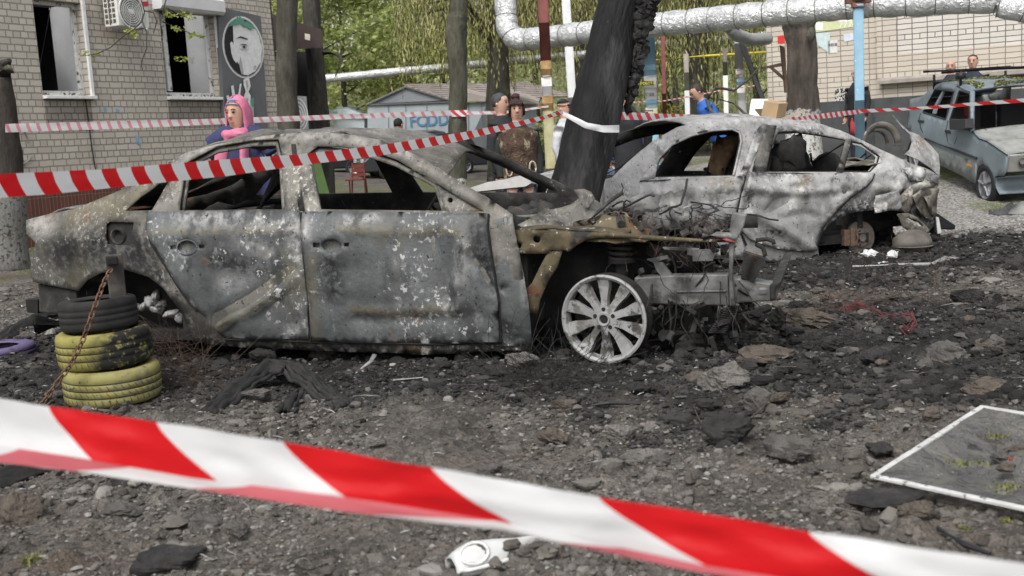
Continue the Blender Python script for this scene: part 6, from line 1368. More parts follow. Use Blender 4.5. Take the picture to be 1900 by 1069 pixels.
big_trunk('tree', 'slim mossy tree with whitewashed foot and striped tape, left of the garage row', [(852, -60), (851, 20), (846, 60), (850, 140), (849, 250)], [.15, .14, .165, .135, .145], 17.2, bark('mossy_bark', (.028, .028, .019), (.066, .064, .047), (.12, .117, .088), (WW, .72, .3)), 8)
def stubs(t):
    mb = MB(); mb.loft([P(10, 135, 14.1), P(10, 118, 14.1), P(18, 112, 14.0)], [.12, .07, .03], 8, wob=.4); mb.loft([P(6, 140, 14.1), P(16, 128, 13.9)], [.07, .055], 8); mb.build('limb', B1, t, smooth=True)
    for q in (0,):
        mb = MB(); rg = random.Random(5)
big_trunk('tree', 'dark scorched trunk with whitewashed foot at the left edge', [(3, 130), (6, 250), (12, 360), (18, 495)], [.10, .20, .225, .25], 14.1, M('scorched_bark', [(.3, (.02, .018, .016)), (.6, (.05, .042, .036)), (.8, (.1, .085, .072))], 8, 9, .95, stretch=(1, 1, .3), bump=((18, .9, .03), (60, .5, .01)), zpaint=((.15, .147, .137), 1.0, .25)), 11, stubs)
def knot(t):
    mb = MB(); mb.ball(P(1505, 64, 17.85), (.07, .06, .10), 12, 8, wob=.5, seed=4); mb.build('knot', B2, t, smooth=True)
big_trunk('tree', 'thick pollarded trunk with whitewashed foot in front of the cream brick wall', [(1478, 14), (1484, 60), (1488, 110), (1489, 160), (1490, 215)], [.33, .24, .23, .235, .28], 18.2, bark('pollard_bark', (.045, .038, .032), (.10, .085, .072), (.17, .145, .125), ((.5, .495, .48), 1.02, .3)), 14, knot)
# the burnt leaning trunk
CHAR = M('charred_trunk', [(.3, (.0035, .0035, .0035)), (.55, (.009, .0088, .0088)), (.75, (.02, .0195, .0195))], 9, 9, .72, stretch=(1, 1, .08), over=[((.14, .135, .13), 34, .68, .73), ((.035, .034, .034), 4, .5, .7, (1, 1, .1))], bump=((7, .6, .03, ), (30, .8, .012)), spec=.2)
CRK = M('charred_bark', [(.3, (.008, .008, .008)), (.6, (.03, .029, .028)), (.8, (.075, .072, .07))], 14, 8, .9, stretch=(1, 1, .5), bump=((26, 1, .04), (60, .8, .015)))
bt = thing('burnt_tree', 'big leaning charcoal-black burnt tree trunk between the two wrecks', 'tree', tb(1045, 500, 8.55))
L = [P(1182, -170, 9.3), P(1153, 0, 9.0), P(1125, 120, 8.85), P(1099, 240, 8.7), P(1073, 335, 8.6)]; d = (L[-1] - L[-2]).normalized(); L.append(L[-1] + d * (L[-1].z + .1) / -d.z)
pts = []; rr = []
for (a, b_), (r0, r1) in zip(zip(L, L[1:]), zip([.165, .178, .192, .209, .212], [.178, .192, .209, .212, .24])):
    for i in range(26): pts.append(a.lerp(b_, i / 26)); rr.append(r0 + (r1 - r0) * i / 26)
mb = MB(); mb.loft(pts, rr, 84)
for i, p in enumerate(mb.v):
    k, j = divmod(i, 84); c_ = pts[min(k, len(pts) - 1)]; d_ = (p - c_); a = 2 * math.pi * j / 84; hh = k * .045
    rdg = abs(noise.noise(V(math.cos(a) * 5, math.sin(a) * 5, hh * .9))); r2 = abs(noise.noise(V(math.cos(a) * 11, math.sin(a) * 11, hh * 3)))
    mb.v[i] = p + d_ * (.10 * noise.noise(V(math.cos(a) * 1.2, math.sin(a) * 1.2, hh * .7)) + .04 * rdg + .035 * r2 - .04)
mb.build('trunk', CHAR, bt, smooth=False)
vs, fs = cdt(dens([(1192, -60), (1228, -60), (1221, 0), (1211, 24), (1209, 48), (1199, 70), (1202, 92), (1192, 112), (1190, 134), (1181, 150), (1180, 176), (1171, 192), (1166, 212), (1160, 205), (1164, 170), (1170, 140), (1168, 120), (1175, 90), (1176, 50), (1182, 20)], 4), [], 5)
mb = MB(); mb.add([P(x + 2.5 * noise.noise(V(x * .2, y * .2, 1)), y, 8.83 + .05 * noise.noise(V(x * .12, y * .07, 3)) + .05 * abs(noise.noise(V(x * .3, y * .2, 8)))) for x, y in vs], fs)
mb.build('loose_bark', CRK, bt, smooth=False, solid=.07)
# ------------------------------------------------------------------ background trees
BG = 'spring trees on the slope behind the garages'
for i, (x, Y, H, sd, mat, nleaf, lab) in enumerate([
    (648, 49, 8.0, 1, LEAF, 4200, 'pale-trunked forked tree left of the metal garage'),
    (700, 52, 9.0, 2, LEAF, 6500, 'young light-green tree behind the left end of the metal garage'),
    (770, 50, 9.0, 3, LEAF, 7000, 'bright yellow-green tree rising behind the garage ridge'),
    (610, 46, 9.5, 4, LEAF2, 6500, 'green tree behind the dark narrow trunk'),
    (560, 55, 9.5, 12, LEAF, 6500, 'light-green tree behind the brown canopy'),
    (830, 57, 9.5, 5, LEAF, 6000, 'yellowish tree right behind the slim mossy trunk'),
    (1000, 58, 9.0, 7, LEAF2, 5500, 'green tree behind the red-brown pole'),
    (1100, 52, 8.5, 8, LEAF2, 5500, 'green tree behind the burnt trunk'),
    (1240, 56, 8.0, 9, LEAF2, 5000, 'green tree behind the rusty red post'),
    (1330, 54, 8.5, 10, LEAF2, 5000, 'green tree far behind the man in the blue jacket'),
    (1405, 48, 8.5, 11, LEAF2, 5500, 'green tree beside the corner of the cream brick building'),
    (1250, 40, 6.0, 15, None, 0, 'bare thin tree behind the yellow gas pipe'),
]):
    twig_tree('tree', lab, tb(x, 250, Y), H, .14, sd, mat, nleaf, .115, 1.15, BG, .16)
willow('yellow-green weeping willow hanging behind the silver pipe elbow', tb(925, 250, 33), 8.2, 3, 3.1, 2.9, 620)
willow('weeping willow hanging behind the foil pipe right of the blue notice pole', tb(1292, 250, 32.5), 8.0, 5, 2.9, 1.6, 640)
willow('weeping willow strands behind the red-brown and grey poles', tb(1075, 250, 38), 8.5, 8, 2.6, 2.6, 420)
# the wooded slope reads as one mass
mb = MB(); rg = random.Random(90)
for k in range(36000):
    y = rg.uniform(50, 112); x = rg.uniform(-.38, .30) * y * 1.15; 
    z = gh(x, y) + abs(rg.gauss(0, 1)) * 1.6 + (3.6 * max(0, noise.noise(V(x * .22, y * .22, 6)) + .25))* rg.random()
    leaf(mb, V(x, y, z), rg.uniform(.10, .26), rg)
mb.build('wooded_slope', M('haze_paled_leaves', [(0, (.34, .37, .17)), (.5, (.46, .48, .25)), (1, (.58, .58, .36))], island=True, rough=.7, transl=.5), kind='stuff', base=V(0, 80, 10))  # leaf colours paled to stand in for distant haze
mb = MB()
for k in range(150):
    y = rg.uniform(58, 108); x = rg.uniform(-.38, .30) * y * 1.1; z = gh(x, y); d = V(rg.gauss(0, .12), 0, 1); mb.loft([V(x, y, z - .1), V(x, y, z) + d * rg.uniform(2, 6)], [.09, .03], 5, cap=False)
mb.build('slope_stems', flat('pale_stems', (.2, .19, .16)), kind='stuff', base=V(0, 80, 10))
# forsythia and low green bushes
def bush(label, x, Y, mat, n, w_, h_, seed, ls=.06, name='shrub', group=None):
    b0 = tb(x, 250, Y); rg_ = random.Random(seed); t = thing(name, label, 'shrub', b0, group); st = MB(); lm = MB()
    for k in range(22):
        e = b0 + V(rg_.gauss(0, w_ * .5), rg_.gauss(0, w_ * .4), h_ * rg_.uniform(.5, 1)); st.loft([b0 + V(rg_.gauss(0, .12), rg_.gauss(0, .1), -.05), b0.lerp(e, .5) + V(0, 0, .15), e], [.02, .012, .005], 4)
        for _ in range(n // 22):
            u = rg_.uniform(.3, 1.05); leaf(lm, b0.lerp(e, u) + V(rg_.gauss(0, .14), rg_.gauss(0, .14), rg_.gauss(0, .12)), ls * rg_.uniform(.6, 1.3), rg_)
    st.build('stems', B1, t); lm.build('foliage', mat, t)
bush('yellow flowering shrub behind the rusty red post', 1240, 34, YEL, 900, .8, 1.7, 3)
bush('yellow flowering shrub left of the man in the blue jacket', 1262, 36, YEL, 700, .7, 1.5, 4)
bush('green bush at the end of the garage row', 1008, 40, LEAF2, 900, 1.0, 1.4, 5)
bush('green grass-like bush behind the man in the blue jacket', 1330, 33, LEAF2, 900, 1.2, 1.0, 6)
bush('green bush beside the concrete pole', 1395, 30, LEAF2, 900, 1.0, 1.2, 7)
# bent dark branches lying on the wreck roof
mb = MB(); mb.loft([P(1312, 185, 12.4), P(1328, 162, 12.4), P(1362, 168, 12.4), P(1392, 145, 12.5), P(1408, 126, 12.6)], [.022, .02, .018, .014, .01], 6, wob=.4); mb.loft([P(1335, 185, 12.4), P(1362, 192, 12.4), P(1378, 208, 12.3), P(1390, 219, 12.1)], [.01, .014, .016, .018], 6, wob=.4); mb.loft([P(1312, 185, 12.4), P(1316, 200, 12.3), P(1330, 222, 12.0)], [.022, .02, .02], 6)
mb.build('fallen_branch', B1, label='bent dark bare branch sticking up from the roof of the ash-white wreck', cat='branch', smooth=True)
# branch with young leaves in front of the brick building
bb = thing('leafy_branch', 'thin overhanging branch with fresh yellow-green leaves in front of the air conditioner', 'branch', P(262, -40, 13.5))
mb = MB(); Yb = 13.5
for q in ([(255, -60), (262, 0), (268, 22), (264, 40), (248, 55), (228, 68), (205, 88), (180, 100), (158, 103)], [(268, 20), (285, 24), (291, 40), (285, 62)], [(264, 40), (272, 60), (272, 90), (262, 115), (264, 130)], [(310, -60), (308, 0), (304, 14), (300, 36)], [(308, 14), (330, 26), (352, 34)], [(300, 40), (330, 52), (372, 70)]):
    mb.loft([P(x, y, Yb + .002 * x) for x, y in q], [.011] + [.008] * (len(q) - 2) + [.004], 5)
mb.build('twigs', B1, bb, smooth=True)
lm = MB(); rg = random.Random(61)
for (x, y, sx, sy, n) in ((240, 58, 9, 7, 26), (250, 66, 7, 4, 14), (180, 100, 8, 4, 22), (160, 101, 4, 4, 10), (312, 28, 12, 5, 24), (340, 26, 10, 6, 26), (352, 36, 5, 5, 12), (330, 54, 12, 4, 20), (358, 66, 10, 5, 24), (372, 70, 4, 5, 10), (328, 108, 4, 4, 10), (342, 110, 5, 4, 12)):
    for _ in range(n): leaf(lm, P(x + rg.gauss(0, sx * .6), y + rg.gauss(0, sy * .6), Yb + .6 + rg.gauss(0, .08)), rg.uniform(.018, .036), rg)
lm.build('leaves', M('young_leaves', [(0, (.18, .22, .04)), (.6, (.3, .34, .07)), (1, (.4, .42, .12))], island=True, rough=.6, transl=.4), bb)
# ------------------------------------------------------------------ people
SKIN = M('skin', [(.3, (.40, .235, .17)), (.7, (.50, .31, .235))], 6, 4, .6)
HAIRC = {}
def cloth(name, c): return M('cloth_' + name, [(.3, tuple(x * .72 for x in c)), (.7, tuple(min(1, x * 1.2) for x in c))], 9, 5, .9, bump=((11, .5, .02),))
EYED = flat('eye_dark', (.03, .022, .02), .3); LIP = flat('lips', (.35, .13, .11), .5)
def person(label, tx, ty, Y, face, top, trousers, hair=(.03, .025, .02), female=False, arms='down', bend=0.0, style='short', jacket_len=.84, extra=None, group=None, headturn=0.0):
    tp = P(tx, ty, Y); zg = gh(tp.x, Y); t = thing('person', label, 'person', V(tp.x, Y, zg), group)
    H = (tp.z - zg) / (1 if not bend else .93); s = H / 1.75; Rz = Matrix.Rotation(face, 3, 'Z'); o = V(tp.x, Y, zg)
    def U(x, y, z, b=True):
        p = V(x, y, z)
        if bend and b and z > .92: p = V(x, 0, .92) + Matrix.Rotation(bend, 3, 'X') @ V(0, y, z - .92)
        return p
    if bend: off_ = U(0, 0, 1.63); o = o - Rz @ V(off_.x, off_.y, 0) * s
    def T(p): return o + Rz @ (p * s)
    sw = .165 if female else .19
    HT = Matrix.Rotation(headturn, 3, 'Z')
    def hd(x, y, z): q = HT @ V(x, y, 0); return U(q.x, q.y, z)
    mb = MB(); F = lambda pts, rad, n=12, **k: mb.loft([T(p) for p in pts], [tuple(v * s for v in r) if isinstance(r, tuple) else r * s for r in rad], n, **k)
    xr = Rz @ V(1, 0, 0)
    tor = [(.86, .16, .115), (1.0, .148, .11), (1.14, .142, .108), (1.28, .165 if not female else .15, .12), (1.39, .155, .105), (1.45, .09, .075), (1.50, .056, .058), (1.56, .054, .058)]
    F([U(0, 0, z) for z, a, b in tor], [(a, b) for z, a, b in tor], 16, up=xr)
    head = [(1.515, .030, .034, -.045), (1.53, .05, .055, -.03), (1.56, .063, .080, -.010), (1.60, .072, .092, .0), (1.64, .077, .097, .004), (1.68, .077, .097, .008), (1.715, .066, .084, .010), (1.742, .036, .048, .01), (1.75, .01, .012, .01)]
    F([hd(0, y, z) for z, a, b, y in head], [(a, b) for z, a, b, y in head], 18, up=(Rz @ HT @ V(1, 0, 0)))
    F([hd(0, -.088, 1.645), hd(0, -.100, 1.61), hd(0, -.096, 1.597)], [.008, .013, .008], 8)
    for k in (-1, 1): F([hd(k * .076, .012, 1.60), hd(k * .083, .014, 1.625), hd(k * .08, .014, 1.645)], [.010, .016, .008], 6)
    P_arm = {}
    for k in (-1, 1):
        sh = U(k * (sw + .005), 0, 1.405)
        if arms == 'down': el = U(k * (sw + .055), .03, 1.12); wr = U(k * (sw + .05), -.05, .88, False) if not bend else U(k * sw, -.12, .95)
        elif arms == 'hold': el = U(k * (sw + .06), -.02, 1.13); wr = U(k * .07, -.30, 1.08)
        else: el = U(k * (sw + .05), .05, 1.13); wr = U(k * (sw - .02), -.10, .95)
        P_arm[k] = (sh, el, wr)
        F([sh, sh.lerp(el, .5), el, el.lerp(wr, .5), wr], [.052, .047, .040, .037, .027], 10)
        d = (wr - el).normalized(); side = V(1, 0, 0) if abs(d.x) < .8 else V(0, 0, 1); nrm = d.cross(side).normalized(); side = nrm.cross(d)
        F([wr, wr + d * .05, wr + d * .095], [(.03, .018), (.042, .016), (.036, .013)], 10, up=None)
        for j, (L1, ax_) in enumerate(((.062, -.033), (.072, -.011), (.068, .011), (.054, .032))):
            b0 = wr + d * .085 + side * ax_; d1 = (d + nrm * .25 * (1 if arms != 'hold' else 1)).normalized(); d2 = (d + nrm * .9).normalized(); F([b0, b0 + d1 * L1 * .55, b0 + d1 * L1 * .55 + d2 * L1 * .45], [.0095, .009, .007], 6)
        b0 = wr + d * .03 - side * .03 * k; F([b0, b0 + d * .03 - side * .03 * k + nrm * .01, b0 + d * .06 - side * .035 * k + nrm * .02], [.012, .011, .008], 6)
        hp = V(k * .085, 0, .9); kn = V(k * .10, -.015, .49); an = V(k * .105, .02, .09)
        F([hp, hp.lerp(kn, .5), kn, kn.lerp(an, .4), an], [.085, .075, .056, .052, .036], 10)
        F([an, V(k * .11, -.06, .045), V(k * .115, -.15, .03)], [.04, .04, .03], 8)
    mb.build('body', SKIN, t, remesh=.0095 * s)
    def mesh(nm, mat, fn, rm=.012, par=None):
        nonlocal mb; mb = MB(); fn(); return mb.build(nm, mat, par or t, remesh=rm * s) if rm else mb.build(nm, mat, par or t, smooth=True)
    def jacket():
        jt = [(jacket_len, .19, .14), (1.0, .175, .135), (1.14, .17, .135), (1.28, .185 if not female else .172, .142), (1.39, .175, .125), (1.45, .11, .092), (1.50, .075, .078)]
        F([U(0, 0, z) for z, a, b in jt], [(a, b) for z, a, b in jt], 18, up=xr)
        for k in (-1, 1):
            sh, el, wr = P_arm[k]; F([sh, sh.lerp(el, .5), el, el.lerp(wr, .5), wr], [.074, .066, .058, .053, .046], 10, wob=.12)
    mesh('jacket', top, jacket)
    def legs():
        F([V(0, 0, .78), V(0, 0, .9), V(0, 0, 1.0)], [(.15, .12), (.172, .128), (.165, .12)], 14, up=xr)
        for k in (-1, 1): F([V(k * .085, 0, .86), V(k * .095, -.005, .68), V(k * .10, -.01, .48), V(k * .105, .012, .28), V(k * .105, .02, .06)], [.098, .092, .078, .07, .066], 12, wob=.08)
    mesh('trousers', trousers, legs)
    def shoes():
        for k in (-1, 1): F([V(k * .105, .07, .045), V(k * .105, .03, .05), V(k * .112, -.08, .04), V(k * .118, -.17, .025)], [(.04, .045), (.046, .05), (.05, .036), (.03, .02)], 10)
    mesh('shoe', BLACKP, shoes, 0)
    def eyes():
        for k in (-1, 1):
            mb.ball(T(hd(k * .031, -.087, 1.648)), (.013 * s, .010 * s, .0075 * s), 8, 6)
            F([hd(k * .014, -.094, 1.667), hd(k * .034, -.094, 1.672), hd(k * .052, -.08, 1.666)], [.004, .005, .003], 5)
    mesh('eye', EYED, eyes, 0)
    def mouth(): F([hd(-.024, -.083, 1.566), hd(0, -.0925, 1.568), hd(.024, -.083, 1.566)], [.004, .008, .004], 6)
    mesh('mouth', LIP, mouth, 0)
    hm = HAIRC.setdefault(hair, M('hair', [(.3, tuple(x * .6 for x in hair)), (.7, tuple(x * 1.5 for x in hair))], 20, 5, .7, stretch=(1, 1, .3))) if style in ('short', 'bun') else None
    def hairf():
        if style == 'short':
            F([hd(0, .035, 1.60), hd(0, .03, 1.64), hd(0, .018, 1.69), hd(0, .012, 1.735), hd(0, .012, 1.762)], [(.072, .068), (.079, .078), (.0815, .090), (.062, .074), (.015, .018)], 20, up=(Rz @ HT @ V(1, 0, 0)), wob=.16)
        else:
            F([hd(0, .04, 1.56), hd(0, .035, 1.62), hd(0, .02, 1.69), hd(0, .012, 1.735), hd(0, .012, 1.762)], [(.082, .07), (.088, .082), (.087, .098), (.066, .08), (.015, .018)], 16, up=(Rz @ HT @ V(1, 0, 0)), wob=.08)
            for k in (-1, 1): F([hd(k * .05, -.07, 1.71), hd(k * .078, -.045, 1.65), hd(k * .082, -.03, 1.57)], [.022, .018, .010], 8)
            for j in range(6): F([hd(-.05 + j * .02, -.08, 1.725), hd(-.05 + j * .02, -.096, 1.70), hd(-.045 + j * .018, -.094, 1.672)], [.014, .011, .005], 6)
            mb.ball(T(hd(0, .05, 1.775)), (.05 * s, .05 * s, .04 * s), 12, 8, wob=.3, seed=3)
    if style in ('short', 'bun'): mesh('hair', hm, hairf, 0)
    global xr_; xr_ = xr
    if extra: extra(T, U, hd, mesh, F, t, lambda: mb, s)
    return t
DK = cloth('charcoal', (.022, .023, .026)); JEAN = cloth('jeans', (.07, .10, .16)); NAVY = cloth('navy', (.035, .04, .095)); ROY = cloth('royal_blue', (.035, .12, .42)); DKT = cloth('dark_trousers', (.025, .027, .032))
PINK = M('pink_scarf', [(.3, (.40, .10, .18)), (.7, (.56, .19, .28))], 7, 5, .85, bump=((9, .6, .02),)); BLUEC = flat('blue_cap', (.2, .27, .42), .9)
def ex_scarf(T, U, hd, mesh, F, t, mbf, s):
    def hood():
        rows = []
        for i in range(15):
            t = i / 14; z = 1.44 + .338 * t; sh = 1 if t < .5 else math.sqrt(max(.003, 1 - ((t - .5) / .505) ** 2)); row = []
            op = 1.12 - .5 * max(0, t - .6) / .4 + .35 * max(0, .3 - t)                    # half angle of the face opening
            if t > .80: op *= max(0.02, (1 - t) / .2) * .8
            for j in range(25):
                a = op + (2 * math.pi - 2 * op) * j / 24; r = 1 + .05 * noise.noise(V(a * 2.2, z * 9, 1)) + .10 * max(0, .35 - t)
                row.append(T(hd(.092 * sh * r * math.sin(a), .018 - .114 * sh * r * math.cos(a), z + .012 * noise.noise(V(a * 3, t * 3, 4)))))
            rows.append(row)
        mbf().grid(rows)
    nonlocal_mb = mesh('headscarf', PINK, hood, 0)
    so_ = nonlocal_mb.modifiers.new('s', 'SOLIDIFY'); so_.thickness = .014; so_.offset = 1
    def sc():
        F([hd(-.09, -.02, 1.47), hd(-.05, -.105, 1.475), hd(0, -.13, 1.465), hd(.06, -.105, 1.475), hd(.10, -.02, 1.485)], [.035, .04, .042, .045, .04], 10)
        F([U(-.05, -.115, 1.46), U(-.10, -.135, 1.36), U(-.13, -.15, 1.2), U(-.17, -.15, 1.02)], [(.035, .05), (.03, .055), (.03, .06), (.03, .06)], 8)
        F([U(.06, -.115, 1.47), U(.085, -.14, 1.36), U(.08, -.155, 1.2), U(.07, -.155, 1.05)], [(.04, .06), (.035, .08), (.035, .09), (.035, .09)], 8)
    mesh('scarf_ends', PINK, sc, .011)
    def yoke(): F([U(-.27, .0, 1.30), U(-.22, .0, 1.40), U(-.12, .01, 1.455), U(0, .02, 1.475), U(.12, .01, 1.455), U(.22, 0, 1.40), U(.27, 0, 1.30)], [.075, .085, .09, .09, .09, .085, .075], 12)
    mesh('jacket_yoke', NAVY, yoke, .012)
    def cap(): F([hd(0, -.018, 1.695), hd(0, -.01, 1.725), hd(0, 0, 1.752)], [(.074, .083), (.066, .075), (.03, .035)], 14)
    mesh('underscarf', BLUEC, cap, 0)
    def zipl(): F([U(.19, -.06, 1.40), U(.235, -.05, 1.25), U(.25, -.05, 1.1)], [.006, .006, .006], 4)
    mesh('sleeve_piping', flat('piping', (.3, .3, .42)), zipl, 0)
person('woman in a pink headscarf, blue underscarf and navy top behind the dark wreck', 437, 185, 8.9, R(-6), NAVY, DKT, female=True, style='scarf', extra=ex_scarf, headturn=R(-18))
FUR = M('brown_fur', [(.3, (.035, .022, .016)), (.6, (.09, .058, .04)), (.8, (.16, .11, .075))], 14, 8, .95, over=[((.30, .25, .17), 9, .56, .66, (1, 1, .5)), ((.02, .012, .01), 12, .56, .68)], bump=((40, 1, .03),)); FURW = M('cream_fur', [(.3, (.22, .18, .12)), (.7, (.55, .49, .38))], 22, 6, .95, bump=((50, 1, .02),))
def ex_fur(T, U, hd, mesh, F, t, mbf, s):
    def vest(): F([U(0, 0, z) for z in (.82, .95, 1.1, 1.25, 1.37, 1.43)], [(.215, .175), (.215, .17), (.205, .165), (.22, .165), (.235, .14), (.15, .115)], 18, up=xr_, wob=.08)
    mesh('fur_vest', FUR, vest, .014)
    def trim():
        rg_ = random.Random(3)
        for i in range(15): mb.ball(T(U(-.01 + rg_.gauss(0, .012), -.19, .84 + .037 * i)), (.03 * s * rg_.uniform(.5, 1.2), .022 * s, .034 * s), 9, 7, wob=.8, seed=i)
        for k in (-1, 1):
            for i in range(9): t_ = i / 8; mb.ball(T(U(k * (.05 + .13 * t_) + rg_.gauss(0, .012), -.14 - .035 * math.sin(math.pi * t_), 1.47 - .20 * t_)), (.04 * s * rg_.uniform(.6, 1.2), .03 * s, .04 * s), 9, 7, wob=.8, seed=i + 20)
            for i in range(6): mb.ball(T(U(k * (.215 + rg_.gauss(0, .01)), -.10, 1.28 - .07 * i)), (.02 * s, .03 * s, .035 * s), 8, 6, wob=.8, seed=i + 40)
        for k in (-1, 1): F([U(k * .13 + .035 * math.cos(a), -.165, .98 + .075 * math.sin(a)) for a in [i * .45 for i in range(15)]], [.012] * 15, 5, wob=.3)
    mesh('fur_trim', FURW, trim, 0)
person('woman with pinned-up dark hair in a brown and cream fur vest', 957, 184, 12.2, R(4), cloth('dark_green_jumper', (.02, .024, .022)), cloth('blue_trousers', (.045, .06, .10)), (.035, .015, .016), True, 'down', style='bun', extra=ex_fur)
person('grey-haired man in a black jacket in profile beside the woman in the fur vest', 928, 174, 13.6, R(62), DK, DKT, (.045, .045, .046), headturn=R(0))
person('man with short black hair facing away in front of the blue garage graffiti', 739, 220, 21.5, R(150), DK, DKT, (.012, .012, .012))
def ex_cap(T, U, hd, mesh, F, t, mbf, s):
    def c(): F([hd(0, .01, 1.675), hd(0, .01, 1.72), hd(0, .01, 1.77)], [(.088, .10), (.085, .097), (.03, .035)], 14); F([hd(0, -.08, 1.685), hd(0, -.16, 1.67)], [(.07, .012), (.05, .008)], 10)
    mesh('cap', DK, c, 0)
    def m_(): F([hd(0, -.07, 1.60), hd(0, -.085, 1.565), hd(0, -.06, 1.53)], [(.07, .03), (.066, .03), (.05, .03)], 10)
    mesh('face_mask', cloth('pink_mask', (.55, .25, .28)), m_, 0)
person('person in dark cap and light grey sleeves between the red-brown pole and burnt trunk', 1046, 186, 15.2, R(60), cloth('light_grey', (.42, .43, .45)), DKT, style='cap', extra=ex_cap)
person('person in a black coat seen from behind beside the blue notice pole', 1161, 158, 14.6, R(190), DK, DKT, (.03, .025, .02), jacket_len=.66)
person('person in blue jacket and jeans half hidden by the burnt trunk', 1147, 166, 16.2, R(170), cloth('mid_blue', (.04, .07, .26)), JEAN, (.03, .02, .02))
person('man in a royal blue jacket bending over his hands in front of the willow', 1293, 162, 18.0, R(-82), ROY, DKT, (.04, .028, .022), arms='hold', bend=R(28))
def ex_bald(T, U, hd, mesh, F, t, mbf, s):
    def c(): F([hd(0, .05, 1.58), hd(0, .05, 1.63), hd(0, .04, 1.66)], [(.074, .06), (.08, .064), (.07, .055)], 14)
    mesh('hair', flat('grey_fringe', (.3, .28, .26)), c, 0)
def ex_bag(T, U, hd, mesh, F, t, mbf, s):
    ex_bald(T, U, hd, mesh, F, t, mbf, s)
    def c(): F([hd(0, -.085, 1.675), hd(0, -.15, 1.66)], [(.06, .012), (.045, .008)], 10); F([hd(0, .01, 1.68), hd(0, .0, 1.72)], [(.084, .098), (.07, .085)], 14)
    mesh('cap_visor', flat('grey_cap', (.35, .3, .27)), c, 0)
pm = person('bald man in a black jacket walking left behind the sky blue pole', 1589, 127, 19.2, R(-62), DK, cloth('slate_trousers', (.03, .035, .05)), style='bald', extra=ex_bald, jacket_len=.7)
mb = MB(); c = P(1581, 228, 18.7); mb.loft([c + V(0, 0, .08), c + V(.0, 0, .01), c + V(.02, 0, -.13), c + V(.02, 0, -.2)], [(.012, .012), (.035, .03), (.055, .04), (.045, .03)], 10, wob=.3); mb.build('carrier_bag', flat('bag_red', (.35, .04, .05), .5), label='red plastic carrier bag in the hand of the man in black', cat='bag', smooth=True)
person('bald man whose pale head shows above the hatchback roof rack', 1764, 112, 18.9, R(-28), cloth('dark_jacket2', (.03, .032, .04)), DKT, style='bald', extra=ex_bald)
person('dark-haired man in a navy collar looking over the hatchback roof', 1805, 102, 18.7, R(-34), cloth('navy_jacket', (.025, .03, .05)), DKT, (.035, .02, .015))
# ------------------------------------------------------------------ barrier tapes
def tape_mat(name, red, white, rough=.35, tr=.25, slant=.35, duty=.5):
    mt = bpy.data.materials.new(name); mt.use_nodes = True; nt = mt.node_tree; b = nt.nodes['Principled BSDF']
    uv = nt.nodes.new('ShaderNodeTexCoord').outputs['UV']; sx = nt.nodes.new('ShaderNodeSeparateXYZ'); nt.links.new(uv, sx.inputs[0])
    u, v = sx.outputs[0], sx.outputs[1]
    sh = _math(nt, 'MULTIPLY', _math(nt, 'POWER', v, 1.35), slant)
    f = _math(nt, 'FRACT', _math(nt, 'SUBTRACT', u, sh))
    mk = _math(nt, 'LESS_THAN', f, duty)
    c = _mix(nt, mk, white, red)
    nt.links.new(c, b.inputs['Base Color']); b.inputs['Roughness'].default_value = rough; b.inputs['Specular IOR Level'].default_value = .4
    co = nt.nodes.new('ShaderNodeTexCoord').outputs['Object']
    bn = nt.nodes.new('ShaderNodeBump'); bn.inputs['Strength'].default_value = .35; bn.inputs['Distance'].default_value = .01; nt.links.new(_nz(nt, co, 14, 4, .5, (1, 1, 1.5)), bn.inputs['Height']); nt.links.new(bn.outputs[0], b.inputs['Normal'])
    t = nt.nodes.new('ShaderNodeBsdfTranslucent'); nt.links.new(c, t.inputs['Color']); mx = nt.nodes.new('ShaderNodeMixShader'); mx.inputs[0].default_value = tr
    nt.links.new(b.outputs[0], mx.inputs[1]); nt.links.new(t.outputs[0], mx.inputs[2]); nt.links.new(mx.outputs[0], nt.nodes['Material Output'].inputs['Surface']); return mt
RED = (.62, .012, .016)
T1 = tape_mat('tape_red_white', RED, (.72, .72, .72), .3, .35, .30)
T2 = tape_mat('tape_far', (.55, .05, .07), (.62, .62, .62), .4, .3, .35)
T3 = tape_mat('tape_faded', (.58, .24, .28), (.60, .60, .60), .4, .3, .30, .34)
def tape(name, label, top, bot, Yf, mat, us, seg=60, nv=6, ripple=.004, parent=None, seed=0, bulge=.0, group=None):
    """top/bottom edges traced in the photo at real distances Yf(x); us = [(x_px, stripe count)]"""
    def ip(pl, x):
        for a, b in zip(pl, pl[1:]):
            if x <= b[0]: return a[1] + (b[1] - a[1]) * (x - a[0]) / (b[0] - a[0])
        return pl[-1][1]
    x0, x1 = top[0][0], top[-1][0]; mb = MB(); uv = []
    rows = []
    for i in range(seg + 1):
        x = x0 + (x1 - x0) * i / seg; ya, yb = ip(top, x), ip(bot, x); Y = Yf(x); row = []
        for j in range(nv + 1):
            t = j / nv; p = P(x, ya + (yb - ya) * t, Y); n = ripple * noise.noise(V(p.x * 5, t * 1.2, seed)) + ripple * .5 * noise.noise(V(p.x * 14, t * 3, seed + 2)) + bulge * math.sin(math.pi * t)
            row.append(p + V(0, -n, 0)); uv.append((ip(us, x), t))
        rows.append(row)
    mb.grid(rows); return mb.build(name, mat, parent, label=label if not parent else None, cat='barrier tape' if not parent else None, group=group, smooth=True, uv=uv)
lin = lambda xa, ya, xb, yb: (lambda x: 1 / (1 / ya + (1 / yb - 1 / ya) * (x - xa) / (xb - xa)))
Yn = lin(0, 1.72, 1900, 1.18)
